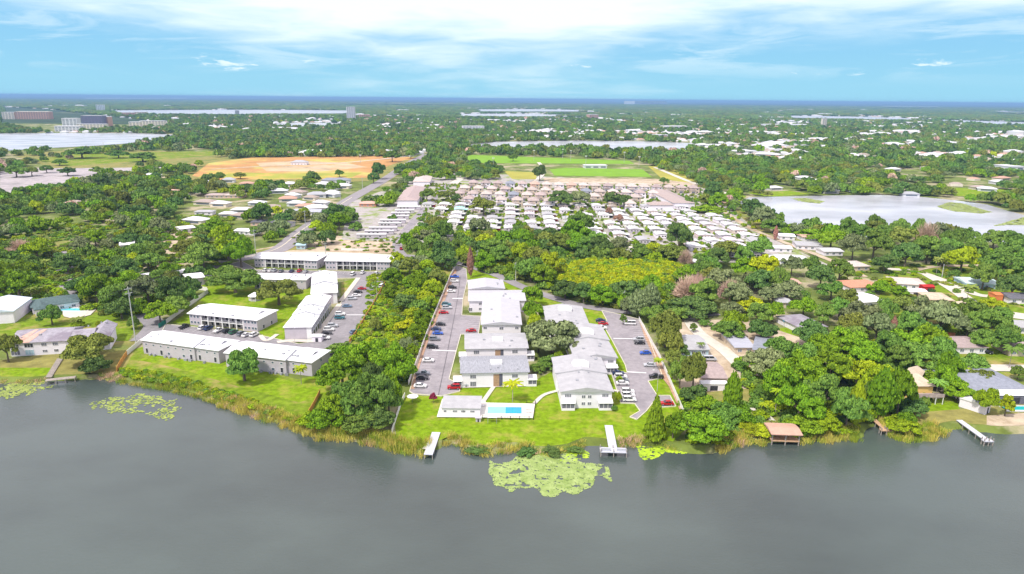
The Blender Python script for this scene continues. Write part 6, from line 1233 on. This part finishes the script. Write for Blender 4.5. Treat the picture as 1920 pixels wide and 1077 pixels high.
LOWM = []; LOWIX = defaultdict(list)
hues = ['dark', 'mid', 'bright', 'olive', 'grey', 'lime', 'gold', 'bare']
for hh in hues:
    for j in range(2): LOWIX[hh].append(len(LOWM)); LOWM.append(crown_mesh('oak' if j else 'round', 60 + j + 7 * hues.index(hh), 1300, .07, mat=FOL[hh]))
FARIX = defaultdict(list)
for hh in hues: FARIX[hh].append(len(LOWM)); LOWM.append(crown_mesh('round', 90 + hues.index(hh), 260, .15, mat=FOL[hh]))
# broad canopy patches for the far woods
PATCH0 = len(LOWM)
def patch_mesh(seed, hue):
    rg = np.random.default_rng(seed); V2 = []; F2 = []; k = 0; C = []; Nn = []
    for i in range(16):
        x, y = rg.uniform(-.9, .9, 2); r_ = rg.uniform(.16, .3); h = rg.uniform(.5, .95); v = ICO[0] * rg.uniform(.8, 1.1, (len(ICO[0]), 1)) * np.array([r_, r_, .35]) + np.array([x, y, h - .3]); V2.append(v); F2.append(ICO[1] + k); k += len(v)
        d = rg.normal(size=(26, 3)); d[:, 2] = abs(d[:, 2]); d /= np.linalg.norm(d, axis=1)[:, None]; C.append(np.array([x, y, h - .3]) + d * np.array([r_, r_, .35])); Nn.append(d)
    C = np.concatenate(C); Nn = np.concatenate(Nn); return quick_mesh('canopy_patch', quads(C, Nn, .05, rg), len(C), np.concatenate(V2), np.concatenate(F2), FOL[hue])
for i, hh in enumerate(['dark', 'mid', 'dark', 'olive']): LOWM.append(patch_mesh(200 + i, hh))
pts = []
for x, yy, Rm, H, hue, form, px, py, zc in rest:
    ix = (LOWIX if zc < 1100 else FARIX)[hue if hue in LOWIX else 'mid']; pts.append((x, yy, -H * .12 if form != 'low' else 0, rg2.uniform(0, 6.28), Rm, H, ix[rg2.integers(len(ix))]))
y = 3600.0
while y < 15000:
    st = 46 if y < 7000 else 80; half = y * .80; nx = int(2 * half / st)
    for k in range(nx):
        x = -half + k * st + rg2.uniform(-.4, .4) * st; yy = y + rg2.uniform(-.4, .4) * st; v = .5 * vnoise(x, yy, 420) + .5 * vnoise(x, yy, 130)
        if v < (.36 if y < 9000 else .26): continue
        px, py, zc = proj((x, yy, 0))
        if any(inside(px, py, q) for q in CLEAR): continue
        pts.append((x, yy, -1, rg2.uniform(0, 6.28), st * .6, rg2.uniform(11, 17), PATCH0 + rg2.integers(4)))
    y += st
print('scatter points', len(pts))
scatter('distant_trees', 'tree cover of the suburbs and woods stretching to the horizon', 'trees', pts, LOWM)
# ---------------------------------------------------------------- reeds, lily pads, shore plants
def blade_mesh(seed, mat, n=46, w_=.05, lean=.25):
    rg = np.random.default_rng(seed); C = rg.uniform(-1, 1, (n, 2)); V = []
    for x, y in C:
        t = rg.uniform(0, 6.28); h = rg.uniform(.6, 1.0); lx, ly = rg.normal(size=2) * lean; dx, dy = math.cos(t) * w_, math.sin(t) * w_
        V += [(x - dx, y - dy, 0), (x + dx, y + dy, 0), (x + lx + dx * .4, y + ly + dy * .4, h), (x + lx - dx * .4, y + ly - dy * .4, h)]
    return quick_mesh('reed_tuft', np.array(V), n, mat=mat)
RG_ = fmat('reed_golden', (.42, .38, .07), (.76, .66, .14)); RG2 = fmat('reed_green', (.18, .28, .02), (.42, .50, .05)); RP = fmat('reed_pink_dry', (.6, .38, .24), (.85, .6, .4))
reedk = [blade_mesh(1, RG_), blade_mesh(2, RG_), blade_mesh(3, RG2), blade_mesh(4, RG2), blade_mesh(5, RP)]
def shore_band(segs):
    pts = []
    for x0, x1, depth0, depth1, h0, h1, mix in segs:
        a, b = P(x0, 800, WZ).x, P(x1, 800, WZ).x
        # use the shoreline itself to find y for the pixel range
        q = [p for p in SHORE_W if x0 - 4 <= proj((p[0], p[1], WZ))[0] <= x1 + 4]
        if len(q) < 2: continue
        L_ = 0
        for (ax_, ay_), (bx_, by_) in zip(q[:-1], q[1:]):
            ln = math.hypot(bx_ - ax_, by_ - ay_); nn = int(ln * (depth1 - depth0) * .55) + 1
            for i in range(nn):
                f = rg3.random(); d_ = rg3.uniform(depth0, depth1); x = ax_ + (bx_ - ax_) * f + rg3.uniform(-.5, .5); y = ay_ + (by_ - ay_) * f + d_; z = WZ - .1 if d_ < 1 else max(WZ, min(0, WZ + d_ / 3 * 1.2)); pts.append((x, y, z, rg3.uniform(0, 6.28), rg3.uniform(.9, 1.4), rg3.uniform(h0, h1) * .78, rg3.choice(5, p=mix)))
    return pts
SHORE_W = [(x, y) for x, y in shw if abs(x) < 600]; rg3 = np.random.default_rng(11)
G = (.42, .38, .08, .07, .05); GG = (.12, .1, .4, .36, .02); PK = (.1, .1, .1, .1, .6); MX = (.25, .22, .27, .24, .02)
pts = shore_band([(0, 90, -.3, 1.6, .5, 1.0, PK), (175, 235, -.4, 3, .8, 1.6, PK), (228, 430, -1.2, 5, .9, 1.8, GG), (400, 600, -1.6, 4.5, 1.6, 2.6, G), (590, 800, -1.8, 5.5, 1.8, 2.9, MX), (835, 1000, -1, 3.5, 1.0, 2.0, G), (990, 1100, -.5, 2, .7, 1.3, MX), (1155, 1210, -.5, 3.5, .9, 1.8, PK), (1200, 1270, -.8, 2.5, .7, 1.6, GG), (1350, 1450, -1.5, 6, 1.8, 2.8, G), (1490, 1615, -1.5, 5, 1.7, 2.7, MX), (1665, 1768, -1.8, 5, 1.6, 2.8, MX), (1768, 1800, -.3, 1.2, .5, .8, GG)])
scatter('reeds', 'golden and green reeds fringing the lake shore', 'reeds', pts, reedk)
# weeds on the left lawn's bank and rough strip
pts = []
def area(poly, spacing, r0, r1, h0, h1, ks, out):
    W_ = [P(*q) for q in poly]; x0, x1 = min(p.x for p in W_), max(p.x for p in W_); y0, y1 = min(p.y for p in W_), max(p.y for p in W_); Wp = [(p.x, p.y) for p in W_]
    for i in range(int((x1 - x0) * (y1 - y0) / spacing ** 2)):
        x, y = rg3.uniform(x0, x1), rg3.uniform(y0, y1)
        if inside(x, y, Wp) and (y > 300 or y > shore_y(x) - 1): out.append((x, y, 0, rg3.uniform(0, 6.28), rg3.uniform(r0, r1), rg3.uniform(h0, h1), ks[rg3.integers(len(ks))]))
weedk = [crown_mesh('low', 300, 260, .13, mat=FOL['bright']), crown_mesh('low', 301, 260, .13, mat=FOL['lime']), crown_mesh('low', 302, 260, .13, mat=FOL['mid']), crown_mesh('low', 303, 260, .13, mat=FOL['gold']), crown_mesh('low', 304, 260, .13, mat=FOL['olive'])]
area([(226, 692), (300, 700), (380, 722), (470, 750), (560, 790), (500, 785), (430, 760), (330, 730), (226, 712)], 1.5, .8, 1.6, .6, 1.5, [0, 0, 1, 1, 2], pts)
area([(690, 520), (740, 510), (840, 520), (800, 620), (760, 720), (690, 660), (660, 640), (690, 580)], 2.6, 1.0, 2.4, .8, 2.2, [0, 1, 1, 2, 4], pts)
area([(1400, 790), (1500, 790), (1610, 800), (1612, 818), (1400, 828)], 2.2, .9, 2.0, .7, 1.6, [0, 1, 4], pts)
area([(860, 430), (1050, 455), (1280, 490), (1350, 500), (1330, 590), (1160, 580), (1000, 540), (880, 500), (850, 480)], 3.6, 2, 3.6, 2.0, 4.5, [0, 1, 2, 2, 4], pts)
area([(1045, 505), (1120, 492), (1250, 495), (1285, 512), (1240, 545), (1120, 556), (1060, 545)], 2.2, 1.4, 2.8, 2.5, 4.6, [3, 3, 1, 3], pts)
area([(1280, 740), (1400, 760), (1390, 830), (1300, 835), (1270, 800)], 2.6, 1, 2.4, 1, 2.2, [0, 1, 2], pts)
area([(1380, 680), (1720, 640), (1740, 760), (1640, 790), (1420, 800)], 3.4, 1.5, 3.2, 1.6, 3.6, [0, 2, 2, 1], pts)
area([(0, 430), (440, 400), (430, 500), (250, 600), (0, 560)], 5.5, 1.6, 3.4, 1.2, 3.0, [0, 2, 4, 1], pts)
area([(1560, 500), (1960, 460), (1960, 650), (1620, 640)], 7.5, 1.2, 2.6, 1.0, 2.4, [0, 2, 4, 1], pts)
area([(540, 440), (760, 440), (740, 475), (560, 470)], 6.5, .8, 1.8, .8, 1.6, [0, 2, 4, 1], pts)
area([(790, 345), (1320, 350), (1440, 450), (1300, 480), (1060, 440), (780, 425)], 7.0, .8, 2.4, 1, 4.0, [0, 2, 4, 1], pts)
scatter('undergrowth', 'low weeds and undergrowth on banks, woods and gardens', 'undergrowth', pts, weedk)
LIL = M('lily_pad', (.24, .36, .07), var=.15, col2=(.42, .53, .19), scale=.5, lo=.3, hi=.7, rough=.55, spec=.3); LIL2 = M('lily_pad_bright', (.32, .5, .02), col2=(.5, .7, .04), scale=.5, rough=.55); LIL3 = M('lily_pad_olive', (.22, .30, .05), col2=(.40, .48, .12), scale=.5, rough=.55)
def lilies(label, poly, cover, mat, r0=.22, r1=.5, clump=4.0):
    W_ = [P(x, y, WZ) for x, y in poly]; Wp = [(p.x, p.y) for p in W_]; x0, x1 = min(p[0] for p in Wp), max(p[0] for p in Wp); y0, y1 = min(p[1] for p in Wp), max(p[1] for p in Wp); V = []; F = []
    cx, cy = sum(p[0] for p in Wp) / len(Wp), sum(p[1] for p in Wp) / len(Wp); n = int((x1 - x0) * (y1 - y0) * cover)
    for i in range(n):
        x, y = rg3.uniform(x0, x1), rg3.uniform(y0, y1)
        e = (.55 + .55 * vnoise(x, y, 3.5)) * (1 - .35 * rg3.random() ** 3) + .12
        if not inside(cx + (x - cx) / e, cy + (y - cy) / e, Wp): continue
        if vnoise(x, y, clump) * .6 + vnoise(x, y, clump * .3) * .4 < .27 + .12 * max(0, 1 - cover / 8): continue
        if y > shore_y(x) - 2.6 or rg3.random() < .1 or vnoise(x + 50.3, y * 1.3 + x * .4, 1.1) < .16: continue
        r_ = rg3.uniform(r0, r1); t = rg3.uniform(0, 6.28); z = WZ + .02 + (i % 9) * .006; b = len(V); V += [(x + r_ * math.cos(t + k * .9), y + r_ * math.sin(t + k * .9), z + rg3.uniform(0, .04)) for k in range(7)]; F.append(list(range(b, b + 7)))
    o = obj('lily_pads', mesh('lily_pads', V, F, [mat])); tag(o, label, 'lily pads', None, 'stuff')
lilies('pale lily pads spreading in front of the pool lawn', [(918, 868), (940, 858), (1000, 854), (1060, 848), (1100, 860), (1140, 874), (1136, 900), (1080, 922), (1036, 940), (990, 925), (935, 905)], 32, LIL, .12, .28)
lilies('bright green lily pads right of the T-shaped dock', [(1194, 838), (1250, 834), (1290, 846), (1286, 852), (1245, 848), (1225, 864), (1206, 862)], 6.5, LIL2, clump=1.2)
lilies('lily pads at the left picture edge', [(-60, 722), (0, 720), (88, 716), (100, 726), (50, 742), (0, 752), (-60, 760)], 4.5, LIL3)
lilies('sparse lily pads in front of the left lawn', [(168, 758), (200, 745), (270, 738), (320, 748), (345, 778), (325, 792), (270, 778), (210, 776)], 3.0, LIL3)
lilies('green pads on the lake edge beside the dark shore bushes', [(1070, 846), (1100, 842), (1110, 860), (1070, 868), (1040, 866)], 5.0, LIL2)
# weed islands on the right-hand lake
for k, (lb, q) in enumerate([('green weed island on the right-hand lake', [(1756, 388), (1780, 380), (1800, 381), (1830, 390), (1860, 398), (1840, 401), (1790, 397)]), ('thin weed strip near the far bank of the right-hand lake', [(1485, 373), (1510, 372), (1545, 378), (1535, 382), (1505, 379)]), ('weed patch at the right edge of the right-hand lake', [(1865, 424), (1920, 408), (1960, 408), (1960, 424), (1900, 422)])]):
    W_ = [P(*p) for p in q]; V = []; F = []; Wp = [(p.x, p.y) for p in W_]; x0, x1 = min(p[0] for p in Wp), max(p[0] for p in Wp); y0, y1 = min(p[1] for p in Wp), max(p[1] for p in Wp)
    for i in range(int((x1 - x0) * (y1 - y0) * .5)):
        x, y = rg3.uniform(x0, x1), rg3.uniform(y0, y1)
        if not inside(x, y, Wp): continue
        r_ = rg3.uniform(.8, 2); b = len(V); V += [(x + r_ * math.cos(a), y + r_ * math.sin(a), .16 + (i % 9) * .01) for a in (0, 1.05, 2.1, 3.14, 4.2, 5.2)]; F.append(list(range(b, b + 6)))
    o = obj('water_weeds', mesh('water_weeds', V, F, [LIL3])); tag(o, lb, 'water weeds', None, 'stuff')
# dark rounded bushes standing in the shallows
for k, (x, y, w_, lb) in enumerate([(900, 842, 54, 'dark bush standing in the shallows under the golden reeds'), (990, 843, 54, 'dark round bush at the left behind the lily pads'), (1032, 843, 50, 'dark round bush at the middle behind the lily pads'), (1077, 842, 36, 'small dark bush between lily pads and T-shaped dock')]):
    p = P(x, y + 6, WZ); s = FPX / proj(p)[2]; t = thing('shrub', lb, 'shrub', p, k, 'shrubs and low thickets', (w_ / 2 / s, w_ / 3.2 / s, 2.0)); c = obj('crown', HI['low'][k % 2], t); c.material_slots[0].link = 'OBJECT'; c.material_slots[0].material = FOL['dark']
# ---------------------------------------------------------------- distant town
TW = [M('town_white', (.66, .67, .70), var=.04), M('town_cream', (.72, .66, .56), var=.06), M('town_brown', (.40, .33, .29), var=.1), M('town_grey', (.42, .43, .46), var=.1), M('town_red', (.55, .33, .25), var=.1)]
def block(name, label, x0, x1, yb, yt, mat, roof=None, D=None, group=None, cat='building', floors=None):
    "building with a measured front width and height"
    t, W = place_footprint(name, label, cat, (x0, yb), (x1, yb), group); zc = proj(P((x0 + x1) / 2, yb))[2]; h = (yb - yt) / (FPX / zc * math.cos(PITCH)); D = D or W * .35
    m = MB(); m.box(0, W, 0, D, 0, h); m.build('wall', mat, t); m = MB(); m.box(-.4, W + .4, -.4, D + .4, h, h + 1.0); m.build('roof', roof or TW[0], t)
    nf = floors or max(1, int(h / 3.6)); m = MB()
    for k in range(nf):
        z = h * (k + .5) / nf; nb_ = max(2, int(W / 9))
        for i in range(nb_): x = W * (i + .5) / nb_; m.box(x - W / nb_ * .33, x + W / nb_ * .33, -.12, -.02, z - h / nf * .22, z + h / nf * .22)
    m.build('window_band', GLASS, t); return t
block('tower', 'tall white residential tower on the far lakeshore', 651, 667, 227, 203, TW[0], D=25)
block('hospital', 'long brick-red hospital block at far left', 30, 92, 224, 211, TW[4], TW[1], D=60)
block('hospital', 'pale wing at the left end of the brick hospital', 5, 28, 224, 212, TW[1], D=50)
block('office_building', 'dark purple glass office block on the left lakeshore', 154, 192, 238, 219, M('purple_glass', (.16, .14, .24), rough=.3), TW[3], D=50)
block('office_building', 'brick corner of the purple glass office block', 192.5, 204, 237, 221, TW[4], D=45)
block('office_building', 'pale long podium in front of the purple office block', 144, 200, 243, 234, TW[1], D=20)
block('apartment_tower', 'pale blue tower at the far left lake', 181, 197, 210, 198, M('pale_blue_tower', (.6, .68, .72)), D=30)
block('office_building', 'white low block at the left lake promenade', 103, 150, 247, 238, TW[0], D=30)
block('office_building', 'white tall block beside the purple office block', 118, 146, 242, 224, TW[0], D=30)
block('office_building', 'cream block with red panel by the left lake', 262, 308, 236, 228, TW[1], D=30)
block('office_building', 'cream low block left of the red panel', 242, 262, 238, 230, TW[1], D=30)
block('office_building', 'pink far block beyond the left lake', 228, 252, 219, 212, TW[4], D=40)
block('office_building', 'cream far block beside the pink block', 253, 275, 218, 211, TW[1], D=40)
block('apartment_tower', 'pair of small blue towers on the far lakeshore', 441, 449, 216, 208, TW[3], D=30)
block('church', 'red-roofed church beside the white tower', 674, 694, 223, 216, TW[4], TW[4], D=30)
block('building', 'pink building above the centre lake', 1105, 1122, 225, 216, TW[4], D=40)
block('building', 'white hotel left of the central lake', 868, 908, 247, 238, TW[0], D=30)
block('hospital', 'large white hospital near the horizon', 1190, 1250, 195.5, 190.5, TW[0], D=300)
block('tower', 'slender tan tower above the right-hand town', 1541, 1549, 240, 224, TW[1], D=10)
block('warehouse', 'long white warehouse in the far right town', 1440, 1518, 240, 234.5, TW[0], D=60)
block('building', 'white industrial hall at the far right', 1890, 1918, 327, 314, TW[0], D=30)
block('building', 'white hall in the far centre-right town', 1250, 1296, 244, 238, TW[0], D=60)
block('building', 'white roofed hall right of the central lake', 1228, 1252, 262, 254, TW[0], D=25)
block('building', 'pale clubhouse between the two pitches', 1096, 1138, 316, 311.5, TW[0], D=14)
block('building', 'long pale school behind the orange field, left part', 700, 775, 290, 284, TW[1], D=30)
t = thing('storage_tank', 'round white storage tank at the far right', 'tank', P(1906, 255)); m = MB(); m.poly([(28 * math.cos(k * .2618), 28 * math.sin(k * .2618)) for k in range(24)], 0, 14); m.build('wall', TW[0], t); m = MB(); m.add([(28.3 * math.cos(k * .2618), 28.3 * math.sin(k * .2618), 14) for k in range(24)] + [(0, 0, 18)], [[k, (k + 1) % 24, 24] for k in range(24)]); m.build('roof', TW[0], t)
# houses of the far town: the largest as things, the others as one object
def far_house_mesh(wm, rm):
    m = MB(); m.box(-.5, .5, -.4, .4, 0, .62, 0); V = [(-.55, -.46, .6), (.55, -.46, .6), (.55, .46, .6), (-.55, .46, .6), (-.2, 0, 1), (.2, 0, 1)]; m.add(V, [[0, 1, 5, 4], [1, 2, 5], [2, 3, 4, 5], [3, 0, 4], [3, 2, 1, 0]], 1); return m
FH = {}
for wi, ri, wd in ((0, 0, 'white'), (1, 0, 'white-roofed cream'), (1, 2, 'brown-roofed'), (0, 3, 'grey-roofed'), (1, 4, 'red-roofed')):
    a = MB(); a.box(-.5, .5, -.4, .4, 0, .62); b = MB(); b.add([(-.55, -.46, .6), (.55, -.46, .6), (.55, .46, .6), (-.55, .46, .6), (-.2, 0, 1), (.2, 0, 1)], [[0, 1, 5, 4], [1, 2, 5], [2, 3, 4, 5], [3, 0, 4], [3, 2, 1, 0]])
    w_ = MB(); w_.box(-.34, .34, -.415, -.402, .2, .42)
    FH[wd] = (mesh('wall', a.V, a.F, [TW[wi]]), mesh('roof', b.V, b.F, [TW[ri]]), mesh('window', w_.V, w_.F, [GLASS]), far_house_mesh(TW[wi], TW[ri]), TW[wi], TW[ri])
rg4 = np.random.default_rng(21); hs = []
tkd = KDTree(len(fill)); [tkd.insert((q[0], q[1], 0), i) for i, q in enumerate(fill)]; tkd.balance()
TOWN = [([(300, 345), (700, 345), (640, 420), (480, 460), (330, 430)], 1.5), ([(1440, 340), (1930, 300), (1930, 372), (1440, 366)], .5), ([(1150, 215), (1930, 215), (1930, 300), (1400, 300), (1150, 262)], 1.1), ([(700, 198), (1200, 198), (1200, 262), (700, 262)], .8), ([(0, 196), (700, 196), (700, 250), (0, 250)], .6), ([(950, 186), (1930, 190), (1930, 216), (950, 216)], .7), ([(460, 284), (860, 284), (860, 296), (460, 300)], .9), ([(380, 345), (700, 352), (640, 400), (420, 400)], .6), ([(1380, 262), (1930, 262), (1930, 345), (1440, 345)], .45), ([(0, 330), (440, 330), (430, 440), (0, 440)], .6)]
y = 560.0
while y < 9000:
    st = 24 if y < 1500 else 28 if y < 3000 else 60 if y < 5000 else 100; half = y * .8
    for k in range(int(2 * half / st)):
        x = -half + k * st + rg4.uniform(-.4, .4) * st; yy = y + rg4.uniform(-.4, .4) * st; px, py, zc = proj((x, yy, 0))
        if not 0 < px < 1920: continue
        pr = 0
        for q, p_ in TOWN:
            if inside(px, py, q): pr = max(pr, p_)
        if rg4.random() > pr * (.5 if yy < 1300 else 1.1) or any(inside(px, py, q) for q in CLEAR): continue
        if yy < 3500 and (tkd.find((x, yy, 0))[2] < 7 or kb.find((x, yy, 0))[2] < 22): continue
        big = rg4.random() < (0 if yy < 1300 else .08 if yy < 3000 else .3); w_ = rg4.uniform(13, 20) * (2.4 if big else 1) * (1 if yy < 5000 else 1.8); h = rg4.uniform(4.2, 6.5) * (1.5 if big else 1)
        hs.append((x, yy, w_, h, rg4.choice(5, p=(.34, .16, .24, .14, .12)) if not big else 0, px, py, zc, rg4.uniform(-.5, .5)))
    y += st
hs.sort(key=lambda q: -q[2] / q[7]); fk = list(FH); items = []
n_house = sum(1 for o in BLD if o.get('category') == 'house'); roomh = max(0, 298 - n_house)
for q in hs[:roomh]:
    x, yy, w_, h, k, px, py, zc, rz = q; t = thing('house', '', 'house', Vector((x, yy, 0)), rz, 'houses scattered through the suburbs', (w_, w_ * .8, h)); a, b, c = FH[fk[k]][:3]; obj('wall', a, t); obj('roof', b, t)
    if zc < 1500: obj('window', c, t)
    items.append((t, px, py, fk[k] + ' suburban house'))
LM += [(x, y, n) for x, y, n in [(660, 215, 'the white tower'), (60, 217, 'the brick hospital'), (175, 228, 'the purple office block'), (100, 262, 'the left lake'), (1100, 272, 'the central lake'), (1545, 232, 'the slender tan tower'), (1480, 237, 'the long white warehouse'), (1905, 250, 'the round white tank'), (1220, 193, 'the hospital on the horizon'), (888, 243, 'the white hotel'), (1272, 241, 'the white hall'), (1905, 320, 'the white industrial hall'), (1113, 221, 'the pink building'), (1700, 290, 'the right-hand suburbs'), (1600, 320, 'the suburb behind the lake'), (1800, 345, 'the far bank at right'), (1400, 260, 'the town beyond the pitches'), (1000, 240, 'the town behind the lake'), (760, 240, 'the wooded town centre'), (400, 240, 'the narrow pond wood'), (560, 235, 'the narrow pond'), (1700, 225, 'the far right lake'), (1250, 265, 'the central lake right end'), (1600, 270, 'the middle right suburbs'), (1500, 300, 'the suburb above the wood')]]
auto_label(items, 'houses')
V = []; F = []; fmi = []; tm = TW
for q in hs[roomh:]:
    x, yy, w_, h, k, px, py, zc, rz = q; m = MB(); wi, ri = ((0, 0), (1, 0), (1, 2), (0, 3), (1, 4))[k]; c_, s_ = math.cos(rz), math.sin(rz); b = len(V)
    for (vx, vy, vz) in [(-.5, -.4, 0), (.5, -.4, 0), (.5, .4, 0), (-.5, .4, 0), (-.5, -.4, .62), (.5, -.4, .62), (.5, .4, .62), (-.5, .4, .62), (-.2, 0, 1), (.2, 0, 1)]:
        a_, d_ = vx * w_, vy * w_; V.append((x + a_ * c_ - d_ * s_, yy + a_ * s_ + d_ * c_, vz * h))
    F += [[b, b + 1, b + 5, b + 4], [b + 1, b + 2, b + 6, b + 5], [b + 2, b + 3, b + 7, b + 6], [b + 3, b, b + 4, b + 7], [b + 4, b + 5, b + 9, b + 8], [b + 5, b + 6, b + 9], [b + 6, b + 7, b + 8, b + 9], [b + 7, b + 4, b + 8]]; fmi += [wi] * 4 + [ri] * 4
print('houses', len(hs), 'room', roomh)
o = obj('distant_town', mesh('distant_town', V, F, TW, fmi)); tag(o, 'houses of the far town spread between the trees', 'town', None, 'stuff')
# ---------------------------------------------------------------- haze
m = bpy.data.materials.new('haze'); m.use_nodes = True; n = m.node_tree.nodes; n.clear(); ou = n.new('ShaderNodeOutputMaterial'); pv = n.new('ShaderNodeVolumePrincipled'); m.node_tree.links.new(pv.outputs[0], ou.inputs['Volume'])
pv.inputs['Color'].default_value = (.31, .56, .90, 1); pv.inputs['Density'].default_value = HAZE; pv.inputs['Anisotropy'].default_value = 0.0
b = MB(); b.box(-62000, 62000, -3000, 61000, -4, CAMH + 12); o = b.build('haze', m); tag(o, kind='stuff'); o['label'] = 'thin blue air haze over the suburbs'
